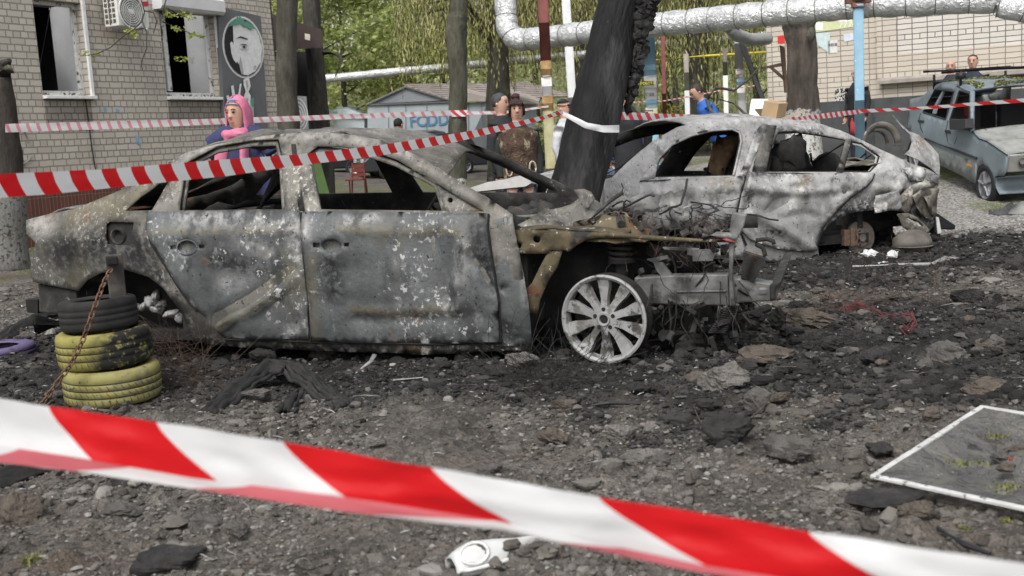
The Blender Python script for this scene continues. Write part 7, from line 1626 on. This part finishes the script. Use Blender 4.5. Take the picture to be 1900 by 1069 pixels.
near = tape('barrier_tape', 'wide blurred red and white tape slanting across the very front', [(-60, 731), (0, 740), (90, 754), (290, 783), (525, 820), (800, 868), (1110, 920), (1500, 986), (1900, 1046), (2000, 1062)], [(-60, 848), (0, 856), (138, 872), (242, 888), (459, 920), (700, 955), (930, 982), (1284, 1057), (1700, 1130), (2000, 1180)], Yn, T1,
            [(-60, -.39), (90, 0), (290, .5), (525, 1), (800, 1.5), (1110, 2), (1500, 2.5), (1950, 3), (2100, 3.15)], 120, 12, .011, seed=3)
T1b = tape_mat('tape_back_side', (.50, .12, .14), (.60, .60, .60), .4, .2, -.25)
tape('folded_edge', None, [(-60, 818), (138, 848), (345, 885), (660, 925), (930, 968), (1284, 1045), (2000, 1165)], [(-60, 850), (0, 858), (138, 874), (242, 890), (459, 922), (700, 957), (930, 984), (1284, 1059), (2000, 1182)], lambda x: Yn(x) - .012, T1b,
     [(-60, -.3), (34, 0), (240, .5), (462, 1), (915, 1.5), (1150, 2.0), (1700, 2.5), (2100, 3)], 70, 3, .003, near, 7)
mid = tape('barrier_tape', 'bright red and white tape in front of the dark wreck, tied to the burnt trunk', [(-40, 326), (0, 323), (190, 314), (400, 297), (550, 287), (700, 270), (850, 247), (940, 230), (1045, 206)], [(-40, 371), (0, 367), (100, 360), (300, 339), (420, 327), (550, 308), (700, 290), (850, 263), (940, 241), (1045, 212)], lin(0, 3.5, 1045, 8.1), T1,
           [(-40, -.4), (0, .08), (30, .5), (63, 1), (97, 1.5), (128, 2), (158, 2.5), (188, 3), (216, 3.5), (243, 4), (268, 4.5), (295, 5), (342, 6), (386, 7), (426, 8), (464, 9), (501, 10), (536, 11), (570, 12), (602, 13), (633, 14), (662, 15), (691, 16), (718, 17), (770, 19), (820, 21), (865, 23), (905, 25), (950, 27.4), (1000, 30), (1045, 33)], 150, 6, .006, seed=9)
tape('trunk_wrap', None, [(1042, 205), (1090, 228), (1120, 233), (1149, 232)], [(1042, 213), (1085, 238), (1120, 246), (1146, 246)], lambda x: 8.5 - .22 * math.sqrt(max(.05, 1 - ((x - 1097) / 62) ** 2)) - .015, flat('tape_white', (.55, .55, .56), .4), [(1042, 0), (1149, 1)], 24, 4, .012, mid, 5)
tape('barrier_tape', 'faded pink and white tape along the brick building from the left edge trunk', [(10, 230), (200, 225), (404, 220), (640, 212), (836, 205)], [(10, 246), (200, 240), (404, 231), (640, 221), (836, 215)], lin(10, 13.8, 836, 17.0), T3, [(10, 0), (404, 21), (836, 44)], 80, 4, .01, seed=12)
tape('barrier_tape', 'red and white tape knotted round the slim mossy tree', [(835, 205), (868, 204)], [(835, 217), (868, 216)], lambda x: 17.2 - .16, tape_mat('tape_wrap', (.5, .04, .06), (.62, .62, .62), .4, .2, .8), [(835, 0), (868, 2)], 10, 3, .004, seed=2)
tape('barrier_tape', 'short red and white tape between the slim mossy tree and the red-brown pole', [(866, 207), (935, 206), (1018, 196)], [(866, 213), (935, 212), (1018, 199)], lin(866, 17.0, 1018, 17.1), T3, [(866, 0), (1018, 7)], 30, 3, .006, seed=4)
tape('barrier_tape', 'red and white tape over the ash-white wreck roof to the sky blue pole', [(1130, 207), (1155, 208), (1230, 211), (1380, 216), (1480, 217), (1540, 209), (1597, 203)], [(1130, 221), (1155, 222), (1230, 224), (1380, 222), (1480, 223), (1540, 219), (1597, 211)], lin(1130, 11.0, 1597, 16.0), T2, [(1130, 0), (1230, 6), (1380, 16), (1480, 24), (1597, 36)], 80, 4, .01, seed=6)
tape('barrier_tape', 'red and white tape from the sky blue pole across the hatchback windscreen', [(1594, 203), (1680, 200), (1760, 194), (1840, 187), (1960, 178)], [(1594, 210), (1680, 205), (1760, 200), (1840, 194), (1960, 187)], lin(1594, 15.9, 1960, 9.6), T1, [(1594, 0), (1680, 3), (1760, 5), (1960, 9)], 60, 3, .008, seed=8)
tape('barrier_tape', 'thin distant red and white tape behind the man in the blue jacket', [(1160, 190), (1200, 187), (1232, 186), (1280, 178), (1330, 168), (1400, 158)], [(1160, 192.4), (1200, 189.4), (1232, 188.4), (1280, 180.4), (1330, 170.2), (1400, 160)], lambda x: 20.3, T2, [(1160, 0), (1400, 26)], 50, 1, .0, seed=1)
# ------------------------------------------------------------------ tyre stack, burnt post, chain
TYY = M('yellow_painted_rubber', [(.3, (.12, .107, .04)), (.5, (.215, .195, .068)), (.72, (.275, .26, .125))], 4, 8, .8, over=[((.30, .22, .03), 3.0, .6, .66), ((.055, .05, .042), 3.6, .56, .74), ((.14, .16, .11), 5, .6, .7), ((.05, .045, .03), 24, .6, .68), ((.10, .09, .05), 4, .56, .7)], bump=((40, .4, .004),))
TYB = M('burnt_rubber', [(.3, (.008, .008, .008)), (.7, (.028, .027, .026))], 8, 8, .85, bump=((30, .5, .006),))
def tyre(name, label, c, rad, h, mat, tilt=V(0, 0, 1), seed=0, group=None, rin=.6):
    t = thing(name, label, 'tyre', c, group); ax = tilt.normalized(); prof = []
    z = lambda k: k * h
    outer = [(.90, .0), (.965, .05), (.992, .16), (.996, .28), (.993, .285), (.993, .315), (.999, .32), (1.0, .48), (.994, .485), (.994, .515), (1.0, .52), (.999, .68), (.993, .685), (.993, .715), (.996, .72), (.992, .84), (.965, .95), (.90, 1.0), (.78, 1.0), (rin, .94), (rin, .9), (.80, .86), (.90, .5), (.80, .14), (rin, .1), (rin, .06), (.78, 0)]
    mb = MB(); mb.lathe([(r * rad, z(k)) for r, k in outer], c, ax, 64, closed=True)
    for i, p in enumerate(mb.v): mb.v[i] = p + (p - Vector(c)) * .012 * noise.noise(p * 3 + V(seed, 0, 0))
    cv = [sstep(-.02, .14, (p.x - c.x) + .5 * (.09 - (p.z - c.z)) + .06 * noise.noise(p * 6)) for p in mb.v]
    o = mb.build('carcass', mat, t, smooth=True, attrs={'char': cv})
    mb = MB()
    for k in (.3, .5, .7): mb.lathe([(rad * 1.002, z(k) - h * .014), (rad * 1.002, z(k) + h * .014)], c, ax, 64)
    for i, p in enumerate(mb.v): mb.v[i] = p + (p - Vector(c)) * .012 * noise.noise(p * 3 + V(seed, 0, 0))
    mb.build('groove_shade_line', TYB, t)  # dark rings laid over the modelled grooves to paint their shade
    X, Y = orth(ax); mb = MB()
    for row, (k0, k1, sl) in enumerate(((.12, .25, .03), (.345, .46, .06), (.545, .66, .06))):
        for i in range(44):
            a = 2 * math.pi * i / 44; rr = rad * 1.0
            def q(aa, k): return Vector(c) + ax * z(k) + (X * math.cos(aa) + Y * math.sin(aa)) * rr * (1.0035 if .3 < k < .7 else .997)
            mb.add([q(a, k0), q(a + .013, k0), q(a + .013 + sl, k1), q(a + sl, k1)], [(0, 1, 2, 3)])
    mb.build('tread_groove', TYB, t)
    return t
sc_ = 365.0; ct = P(212, 740, 5.82); ct.z = gh(ct.x, 5.82) + .02
tyre('old_tyre', 'pale yellow painted tyre at the bottom of the stack', ct, .252, .185, TYY, V(.02, -.03, 1), 1, 'tyres stacked round the burnt post')
tyre('old_tyre', 'yellow painted tyre scorched black on its right side, middle of the stack', ct + V(-.025, .02, .19), .245, .185, M('scorched_yellow_rubber', [(.3, (.12, .105, .032)), (.5, (.225, .20, .056)), (.72, (.28, .255, .10))], 4, 8, .8, attr=(('char', (.012, .012, .011), 1.6),), over=[((.13, .15, .10), 5, .6, .7), ((.04, .036, .025), 20, .6, .68)], bump=((40, .4, .004),)), V(-.02, -.02, 1), 2, 'tyres stacked round the burnt post')
tyre('old_tyre', 'burnt black tyre on top of the stack', ct + V(-.05, .05, .375), .20, .16, TYB, V(-.03, .02, 1), 3, 'tyres stacked round the burnt post')
pt_ = ct + V(.02, .08, 0); top = P(221, 472, pt_.y)
mb = MB(); rot = Matrix.Rotation(.4, 3, 'Z'); mb.box((pt_ + top) / 2 + V(0, 0, 0), (.085, .06, top.z - pt_.z), rot); mb.build('burnt_post', M('burnt_steel_post', [(.3, (.018, .017, .016)), (.55, (.06, .056, .05)), (.75, (.17, .16, .14))], 6, 9, .85, .2, bump=((40, .5, .006),)), label='burnt steel post standing in the tyre stack', cat='post', bevel=.006)
chn = thing('chain', 'rusty chain hanging from the burnt post down to the left', 'chain', P(92, 735, 5.45))
cp = [(206, 500, 5.82), (197, 516, 5.75), (189, 534, 5.68), (181, 556, 5.62), (172, 580, 5.58), (164, 604, 5.55), (154, 630, 5.53), (143, 654, 5.51), (130, 678, 5.49), (114, 700, 5.48), (98, 722, 5.46), (84, 742, 5.45), (74, 756, 5.44)]
pts = [P(*q) for q in cp]; RUST = M('rust_chain', [(.3, (.075, .045, .03)), (.6, (.16, .095, .06)), (.8, (.22, .16, .12))], 30, 6, .85, .3)
Ls = [0]
for a, b_ in zip(pts, pts[1:]): Ls.append(Ls[-1] + (b_ - a).length)
def along(s):
    for i in range(len(pts) - 1):
        if s <= Ls[i + 1]: return pts[i].lerp(pts[i + 1], (s - Ls[i]) / (Ls[i + 1] - Ls[i])), (pts[i + 1] - pts[i]).normalized()
    return pts[-1], (pts[-1] - pts[-2]).normalized()
nl = int(Ls[-1] / .031)
for i in range(nl):
    p, d = along(Ls[-1] * (i + .5) / nl); s_ = d.cross(V(0, 1, 0)).normalized(); s_ = (s_ * math.cos(R(90 * (i % 2) + 20)) + d.cross(s_) * math.sin(R(90 * (i % 2) + 20)))
    mb = MB(); q = [p + d * (.021 * math.cos(a)) * (1.0) + s_ * (.0125 * math.sin(a)) for a in [2 * math.pi * k / 14 for k in range(15)]]; mb.loft(q, .0045, 6, cap=False); mb.build('link', RUST, chn, smooth=True)
mb = MB(); mb.box(P(208, 484, 5.83), (.06, .05, .05), rot); mb.build('shackle', SOOT, chn, bevel=.01)
pp_ = GR(-8, 668); tyre('half_buried_tyre', 'purple painted tyre half sunk in the ground at the left edge', V(pp_.x - .1, pp_.y + .2, gh(pp_.x, pp_.y) - .06), .27, .13, M('purple_rubber', [(.3, (.06, .048, .11)), (.7, (.12, .098, .19))], 5, 7, .8, over=[((.04, .035, .04), 4, .58, .68)]), V(0, 0, 1), 5)
# ------------------------------------------------------------------ wire nests from burnt tyres
def nest(name, label, spots_, n, L, mat, seed, thick=.0013):
    rg = random.Random(seed); mb = MB()
    for (px, py, wx, wz) in spots_:
        g = GR(px, py)
        for k in range(n):
            p = g + V(rg.gauss(0, wx * .4), rg.gauss(0, wx * .4), abs(rg.gauss(0, wz * .4)) + .01); d = V(rg.gauss(0, 1), rg.gauss(0, 1), rg.gauss(0, .5)).normalized(); cv = V(rg.gauss(0, 1), rg.gauss(0, 1), rg.gauss(0, 1)) * .32; q = [p]
            for j in range(10):
                d = (d + cv * .5 + V(0, 0, -.05)).normalized(); nx = q[-1] + d * L / 10; nx.z = max(nx.z, gh(nx.x, nx.y) + .01); q.append(nx)
            mb.loft(q, thick, 3, cap=False)
    return mb.build(name, mat, label=label, cat='wire')
WIRE = M('burnt_wire', [(.3, (.03, .022, .018)), (.7, (.09, .06, .045))], 20, 5, .8, .2); WIREB = M('black_wire', [(.3, (.012, .012, .012)), (.7, (.04, .037, .035))], 20, 5, .8, .2)
nest('wire_tangle', 'brown tangle of burnt tyre wire against the yellow tyres', [(322, 680, .16, .24), (345, 715, .2, .10), (315, 640, .14, .14)], 110, .40, WIRE, 1)
nest('wire_tangle', 'black wire tangle lying in front of the alloy wheel', [(985, 704, .24, .10), (1060, 722, .2, .05)], 120, .40, WIREB, 2)
nest('wire_tangle', 'dark wire scraps and roots under the front of the dark wreck', [(1240, 640, .3, .10), (1330, 610, .3, .08)], 60, .35, WIREB, 4)
nest('wire_tangle', 'brown bundle of fibres on the rubble behind the red cables', [(1690, 572, .28, .06), (1560, 572, .35, .05)], 90, .5, WIRE, 6)
mb = MB(); rg = random.Random(5); RC = flat('red_cable', (.13, .04, .042), .7)
for k in range(34):
    q = []; j1, j2 = rg.gauss(0, 1), rg.gauss(0, 1)
    for i, (x, y) in enumerate(((1575, 598), (1571, 588), (1590, 580), (1620, 590), (1655, 607), (1685, 626), (1697, 612), (1690, 602), (1672, 600))): p = GR(x + j1 * 3 + rg.gauss(0, 2), y + j2 * 2 + rg.gauss(0, 1.5)); q.append(p + V(0, 0, .02 + abs(rg.gauss(0, .022)) + .02 * math.sin(i)))
    mb.loft(q[rg.randint(0, 2):9 - rg.randint(0, 3)], .0022, 4, cap=False)
mb.build('cable_bundle', RC, label='looped bundle of thin red cables on the rubble', cat='cable')
# ------------------------------------------------------------------ bits on the ground
def strip_on_ground(name, label, path, wd, mat, hs, cat, ribs=0, th=.02):
    mb = MB(); P_ = [GR(*p) for p in path]; L = []
    for (a, b_), (h0, h1) in zip(zip(P_, P_[1:]), zip(hs, hs[1:])):
        for i in range(8): t = i / 8; L.append(a.lerp(b_, t) + V(0, 0, h0 + (h1 - h0) * t))
    L.append(P_[-1] + V(0, 0, hs[-1])); rows = []
    for i, p in enumerate(L):
        d = (L[min(i + 1, len(L) - 1)] - L[max(i - 1, 0)]).normalized(); sd_ = V(0, 0, 1).cross(d).normalized(); row = []
        for j in range(21):
            t = j / 20 - .5; z = .018 * math.cos(t * 3) + (.008 * math.sin(j * 1.9) if ribs else 0) + .03 * noise.noise(p * 9 + V(j * .3, 0, 0)) + .012 * noise.noise(p * 30 + V(j, 0, 0)); row.append(p + sd_ * (t * wd * (1 + .3 * noise.noise(p * 6))) + V(0, 0, z - abs(t) * wd * .5))
        rows.append(row)
    mb.grid(rows); return mb.build(name, mat, label=label, cat=cat, smooth=True, solid=th)
strip_on_ground('charred_tread', 'arched strip of charred tyre tread lying left of the front door', [(385, 772), (440, 742), (500, 716), (545, 716), (590, 736), (645, 758)], .13, TYB, [.02, .06, .12, .11, .06, .01], 'tyre tread', 1)
strip_on_ground('charred_tread', 'short ribbed piece of charred tread below the arched strip', [(530, 768), (556, 742)], .09, TYB, [.02, .04], 'tyre tread', 1)
strip_on_ground('charred_board', 'flat charred strip at the left edge just under the front tape', [(-20, 905), (60, 880), (120, 868)], .14, SOOT, [.03, .04, .03], 'debris')
strip_on_ground('charred_board', 'long charred strip left of the tyre stack', [(-10, 640), (60, 604), (118, 588)], .12, SOOT, [.03, .06, .1], 'debris')
ALM = M('light_alloy', [(.3, (.12, .12, .115)), (.6, (.28, .275, .265))], 20, 6, .6, .3)
mb = MB(); q = [GR(678, 706) + V(0, 0, .02), GR(730, 709) + V(0, 0, .012), GR(786, 707) + V(0, 0, .02)]; mb.loft(q, [(.014, .003), (.010, .003), (.004, .002)], 6, up=V(0, 1, .2)); mb.loft([GR(680, 706) + V(0, 0, .02), GR(672, 700) + V(0, 0, .05), GR(690, 696) + V(0, 0, .08), GR(698, 690) + V(0, 0, .10)], [(.006, .004), (.007, .005), (.011, .004), (.013, .004)], 6); mb.build('metal_strip', ALM, label='thin bent pale metal strip on the ash below the front door', cat='debris')
mb = MB(); mb.loft([GR(1740, 992) + V(0, 0, .02), GR(1790, 1022) + V(0, 0, .02), GR(1838, 1040) + V(0, 0, .02)], [(.006, .01), (.009, .012), (.005, .006)], 6); mb.build('metal_strip', BLACKP, label='dark thin blade of metal near the bottom right edge', cat='debris')
mb = MB(); mb.loft([GR(1582, 499) + V(0, 0, .02), GR(1660, 498) + V(0, 0, .03), GR(1730, 497) + V(0, 0, .03), GR(1755, 489) + V(0, 0, .04), GR(1790, 486) + V(0, 0, .02), GR(1825, 477) + V(0, 0, .02)], [.012, .014, .02, .024, .014, .01], 6, wob=.2); mb.build('metal_strip', ALM, label='long pale trim strip on the ash under the torn tail of the white wreck', cat='debris')
for i, (x, y, w_, h_, lab) in enumerate(((1612, 478, .11, .05, 'white ash lump right below the bare brake disc'), (1655, 482, .08, .05, 'white ash flake right of the ash lump by the brake disc'), (1680, 494, .13, .015, 'flat white flake on the pale trim strip'), (1636, 492, .14, .015, 'flat white flake left on the pale trim strip'))):
    g = GR(x, y); mb = MB(); mb.ball(g + V(0, 0, h_ * .5), (w_ * .6, w_ * .35, h_), 12, 8, wob=.8, seed=i + 2); mb.build('ash_lump', M('white_ash%d' % i, [(.35, (.28, .28, .28)), (.6, (.66, .66, .65))], 24, 6, .8), label=lab, cat='debris')
for i, (x, y, l, lab) in enumerate(((1830, 530, .2, 'small dark splinter on the scorched ground at the right'), (1500, 520, .5, 'thin dark rod pointing right from the crash box'), (1130, 763, .3, 'thin dark sliver below the wire tangle'), (1240, 640, .42, 'pale bent rod with a flat end beside the alloy wheel'))):
    g = GR(x, y); mb = MB(); mb.loft([g + V(-l / 2, 0, .03), g + V(0, .02, .035), g + V(l / 2, .03, .02)], [(.012, .008), (.014, .01), (.008, .006)], 5); mb.build('metal_rod', ALM if i == 3 else BLACKP, label=lab, cat='debris')
# torn white plastic shell (like half a shoe)
g = GR(905, 1046); sh = thing('plastic_shell', 'broken white plastic shell, open at its left end, under the front tape', 'debris', g)
WPL = M('white_plastic', [(.35, (.42, .42, .41)), (.6, (.56, .56, .55))], 6, 5, .35, over=[((.1, .1, .1), 16, .66, .7), ((.3, .27, .22), 5, .64, .74)], spec=.5)
dx = V(.88, .47, .0) * 1.2; dy = V(-.47, .88, 0) * 1.2; rows = []
for i in range(17):
    t = i / 16; row = []; W_ = .046 * (math.sin(math.pi * min(1, .16 + t * .95)) ** .5) * (1 - .25 * t); hz = .075 * (1 - .55 * t) * (math.sin(math.pi * min(.5, .08 + t * 1.2)) ** .6)
    for j in range(15):
        a = -.25 + (math.pi + .5) * j / 14; row.append(g + dx * (-.10 + .245 * t) + dy * (W_ * math.cos(a)) + V(0, 0, .012 + hz * math.sin(a)) + V(0, 0, .004 * noise.noise(V(t * 5, a, 3))))
    rows.append(row[:15])
mb = MB(); mb.grid(rows); mb.build('shell', WPL, sh, smooth=True, solid=.005)
def spt(t, a, o=0):
    W_ = .046 * (math.sin(math.pi * min(1, .16 + t * .95)) ** .5) * (1 - .25 * t) + o; hz = .075 * (1 - .55 * t) * (math.sin(math.pi * min(.5, .08 + t * 1.2)) ** .6) + o
    return g + dx * (-.10 + .245 * t) + dy * (W_ * math.cos(a)) + V(0, 0, .012 + hz * math.sin(a))
ring = [(.21 + .15 * math.cos(k * .449), 2.25 + .62 * math.sin(k * .449)) for k in range(15)]
mb = MB(); mb.loft([spt(t, a, .004) for t, a in ring], .006, 6, cap=False); mb.build('rim_lip', WPL, sh, smooth=True)
mb = MB(); mb.add([spt(.21, 2.25, .001)] + [spt(t, a, .0035) for t, a in ring[:-1]], [(0, i + 1, (i + 1) % 14 + 1) for i in range(14)]); mb.build('opening_shade_patch', M('shell_inside_dark', [(.4, (.02, .02, .02)), (.6, (.22, .22, .21))], 40, 5, .9), sh)  # shaded inside painted as a dark patch over the closed shell
mb = MB(); mb.loft([spt(t, .15, .006) for t in (.02, .1, .3, .5, .7, .9, .99)] , .006, 6); mb.loft([spt(t, math.pi - .1, .006) for t in (.02, .1, .3, .5, .7, .9, .99)], .007, 6); mb.build('sole_edge', WPL, sh, smooth=True)
# torn insect screen frame
a_, b_, c_ = G(1622, 884, .07), G(1822, 756, .12), None
e1 = (b_ - a_).normalized(); e2 = V(e1.y, -e1.x, -.03).normalized(); Lx = (b_ - a_).length; Wd = 1.25
scn = thing('insect_screen', 'torn grey insect screen in a white aluminium frame lying on the rubble', 'window screen', a_)
FRW = M('screen_frame', [(.3, (.36, .36, .35)), (.7, (.52, .52, .51))], 10, 6, .5, over=[((.10, .09, .08), 30, .56, .63)])
rt = Matrix((e1, e2, e1.cross(e2))).transposed()
for p0, p1 in ((a_, b_), (a_, a_ + e2 * Wd), (b_, b_ + e2 * Wd), (a_ + e2 * Wd, b_ + e2 * Wd)):
    d = p1 - p0; mb = MB(); ln = d.length; mb.box((p0 + p1) / 2, (ln + .02, .022, .012) if abs(d.normalized().dot(e1)) > .9 else (.022, ln + .02, .0125), rt); mb.build('frame_bar', FRW, scn, bevel=.003)
mb = MB(); rows = []
for i in range(41):
    u = i / 40; row = []
    for j in range(41):
        v = j / 40; p = a_ + e1 * (Lx * u) + e2 * (Wd * v); ed = math.sin(math.pi * u) ** .5 * math.sin(math.pi * v) ** .5
        z = -.03 * ed + .11 * ed * noise.noise(p * 3.0 + V(0, 0, 4)) + .10 * ed * (.25 - abs(noise.noise(p * 3.6 + V(3, 0, 0)))) + .02 * ed * noise.noise(p * 11)
        row.append(p + V(0, 0, z + .004))
    rows.append(row)
mb.grid(rows); mb.build('mesh_net', M('grey_net', [(.3, (.085, .083, .079)), (.55, (.14, .137, .13)), (.8, (.21, .206, .196))], 7, 9, .9, over=[((.34, .33, .31), 80, .625, .66), ((.11, .12, .04), 7, .6, .7), ((.03, .028, .026), 5, .58, .7)], bump=((5, 1, .12), (16, 1, .04)), alpha=.74), scn, smooth=True)
for i, (x, y, r, m_, lab) in enumerate(((1858, 845, .035, 'grey', 'grey stone lying on the insect screen'), (1886, 838, .04, 'brown', 'brown stone on the insect screen at the right edge'), (1868, 868, .03, 'brown', 'brown leaf-like flake on the insect screen'))):
    g2 = G(x, y, .09); mb = MB(); mb.ball(g2, (r, r * .7, r * .5), 10, 7, wob=.7, seed=i); mb.build('rubble_lump', ROCK[m_], label=lab, cat='rubble')
g2 = G(1875, 852, .1); mb = MB(); mb.ball(g2, (.008, .007, .005), 8, 6, wob=.6, seed=1); mb.build('red_fragment', flat('red_bit', (.3, .03, .025), .5), label='tiny red plastic fragment on the insect screen', cat='debris')
for i, (x, y, r, lab) in enumerate(((1790, 862, .055, 'green moss clump on the middle of the insect screen'), (1846, 812, .04, 'small moss clump near the far bar of the insect screen'), (1868, 905, .06, 'moss and dirt clump near the front bar of the insect screen'))):
    g2 = G(x, y, .085); rg = random.Random(i + 3); mb = MB()
    for k in range(70):
        p = g2 + V(rg.gauss(0, r * .6), rg.gauss(0, r * .4), 0); d = V(rg.gauss(0, .6), rg.gauss(0, .6), 1).normalized() * rg.uniform(.008, .022); w_ = V(rg.uniform(-1, 1), rg.uniform(-1, 1), 0).normalized() * .004; mb.add([p - w_, p + w_, p + d], [(0, 1, 2)])
    mb.build('moss_clump', M('moss%d' % i, [(0, (.06, .07, .02)), (.6, (.13, .14, .04)), (1, (.2, .18, .08))], island=True, rough=.9), label=lab, cat='moss')
# cardboard box on the wreck roof
bxp = P(1437, 203, 10.9); cb = thing('cardboard_box', 'small brown cardboard box tipped on the roof of the ash-white wreck', 'box', bxp - V(0, 0, .1)); rot = Matrix.Rotation(R(18), 3, 'Y') @ Matrix.Rotation(R(-38), 3, 'Z') @ Matrix.Rotation(R(12), 3, 'X')
mb = MB(); mb.box(bxp, (.16, .20, .15), rot); mb.build('carton', M('cardboard', [(.3, (.30, .21, .12)), (.7, (.40, .29, .18))], 4, 5, .85), cb, bevel=.004)
mb = MB(); mb.box(bxp + rot @ V(-.12, -.02, -.05), (.09, .18, .006), rot @ Matrix.Rotation(R(35), 3, 'Y')); mb.build('flap', flat('carton_dark', (.12, .09, .06)), cb)
mb = MB(); mb.box(P(1470, 214, 10.9), (.24, .04, .03), Matrix.Rotation(R(-18), 3, 'Y')); mb.build('wood_offcut', flat('offcut', (.33, .28, .22)), label='short wooden offcut beside the cardboard box on the wreck roof', cat='wood')
# red bar chair seen through the dark wreck
cp_ = P(660, 352, 15.5); cz = gh(cp_.x, 15.5); chr_ = thing('folding_chair', 'red slatted folding chair seen through the dark wreck window', 'chair', V(cp_.x, 15.5, cz)); RC2 = flat('chair_red', (.12, .02, .015), .6)
o0 = V(cp_.x, 15.5, 0); ztop = P(660, 302, 15.5).z; zs = P(660, 333, 15.5).z
mb = MB(); mb.box(V(cp_.x, 15.5, zs), (.24, .26, .025)); mb.build('seat', RC2, chr_, bevel=.005)
mb = MB()
for k in range(3): mb.box(V(cp_.x + .04, 15.64, ztop - .05 - .06 * k), (.165, .02, .045))
mb.build('backrest', RC2, chr_)
for dx_ in (-.10, .13):
    mb = MB(); mb.loft([V(cp_.x + dx_ * .7 + .03, 15.66, ztop), V(cp_.x + dx_, 15.45, cz)], .011, 6); mb.build('leg', RC2, chr_); mb = MB(); mb.loft([V(cp_.x + dx_, 15.66, zs), V(cp_.x + dx_ * 1.2, 15.68, cz)], .011, 6); mb.build('leg', RC2, chr_)
# green garden board beside the chair, white panel between the wrecks, rubbish sack
mb = MB(); mb.prism([P(x, y, 12.0) for x, y in ((574, 300), (594, 300), (612, 362), (612, 480), (574, 480))], V(0, .03, 0)); mb.build('green_panel', flat('green_board', (.06, .105, .03), .8), label='dark green board standing behind the dark wreck', cat='board')
mb = MB(); mb.prism([P(x, y, 8.9) for x, y in ((862, 352), (905, 338), (980, 326), (986, 340), (975, 346), (880, 356))], V(.05, .3, -.02)); mb.build('pale_panel', flat('pale_sheet', (.50, .49, .47), .7), label='pale flat sheet of metal behind the dark wreck bonnet gap', cat='debris')
mb = MB(); c = P(372, 372, 9.6); mb.ball(V(c.x, 9.6, c.z), (.14, .12, .11), 14, 9, wob=.3, seed=2); mb.loft([V(c.x, 9.6, c.z - .1), V(c.x, 9.6, gh(c.x, 9.6))], [.10, .16], 12, wob=.2); mb.build('white_sack', flat('sack', (.6, .62, .62), .5), label='white plastic sack standing behind the dark wreck', cat='sack', smooth=True)
# splinters, glass crumbs and twigs nobody could count
for nm_, n_, mt_, l0, wd_ in (('litter', 420, M('litter_mix', [(0, (.012, .012, .012)), (.35, (.04, .035, .03)), (.6, (.10, .07, .05)), (.9, (.14, .13, .12)), (1, (.28, .27, .26))], island=True, rough=.8), .05, .0022), ('glass_crumbs', 900, M('glass_crumb', [(0, (.12, .125, .125)), (1, (.34, .35, .35))], island=True, rough=.15, spec=.6), .008, .003)):
    mb = MB(); rg = random.Random(n_)
    for k in range(n_):
        y = 2.6 * (11 / 2.6) ** rg.random(); x = rg.uniform(-.46, .46) * (y + .6); z = gfull(x, y) + .006 + .004 * y ** .5; a = rg.uniform(0, 6.28); L = l0 * rg.lognormvariate(0, .5) * (.5 + y * .1); d = V(math.cos(a), math.sin(a), rg.gauss(0, .2)); p = V(x, y, z)
        mb.loft([p - d * L, p + V(rg.gauss(0, L * .1), rg.gauss(0, L * .1), L * .08), p + d * L], [wd_ * .6, wd_ * (.6 + y * .12), wd_ * .4], 4)
    mb.build(nm_, mt_, kind='stuff', base=V(0, 0, 0))
# grass tufts in the foreground
def tuft(px, py, n, h_, lab, seed, mat):
    g = GR(px, py); rg = random.Random(seed); mb = MB()
    for k in range(n):
        p = g + V(rg.gauss(0, h_ * .4), rg.gauss(0, h_ * .4), 0); d = V(rg.gauss(0, .35), rg.gauss(0, .35), 1); L = h_ * rg.uniform(.5, 1.2); w_ = V(rg.uniform(-1, 1), rg.uniform(-1, 1), 0).normalized() * .0025
        m1 = p + d * L * .6; tp = p + d * L + V(rg.gauss(0, .01), rg.gauss(0, .01), -.005); mb.add([p - w_, p + w_, m1 + w_ * .7, m1 - w_ * .7, tp], [(0, 1, 2, 3), (3, 2, 4)])
    mb.build('grass_tuft', mat, label=lab, cat='grass')
GRS = M('tuft_green', [(0, (.07, .09, .02)), (.5, (.14, .16, .04)), (1, (.24, .22, .09))], island=True, rough=.8, transl=.2)
for i, (x, y, n, h_, lab) in enumerate(((56, 1048, 120, .035, 'small mossy grass tuft at the bottom left corner'), (1000, 1040, 60, .012, 'low moss patch right of the white plastic shell'), (1790, 985, 120, .02, 'moss and grass below the insect screen'), (1870, 975, 120, .025, 'mossy grass at the right edge below the insect screen'), (1520, 858, 40, .012, 'tiny moss spot right of the rounded grey lump'), (1160, 830, 30, .01, 'tiny moss spot behind the flat pale block'))):
    tuft(x, y, n, h_, lab, i, GRS)
mb = MB(); rg = random.Random(8)
for k in range(5200):
    y = rg.uniform(11.5, 24); x = rg.uniform(-.5, .52) * y
    if x < -7 or noise.noise(V(x * .45, y * .3, 4)) + .5 * noise.noise(V(x * 2, y * 2, 8)) < .12: continue
    p = V(x, y, gh(x, y)); L = rg.uniform(.04, .12); w_ = V(rg.uniform(-1, 1), rg.uniform(-1, 1), 0).normalized() * .006; d = V(rg.gauss(0, .4), rg.gauss(0, .4), 1)
    mb.add([p - w_, p + w_, p + d * L], [(0, 1, 2)])
mb.build('grass', GRS, kind='stuff', base=V(0, 12, 0))
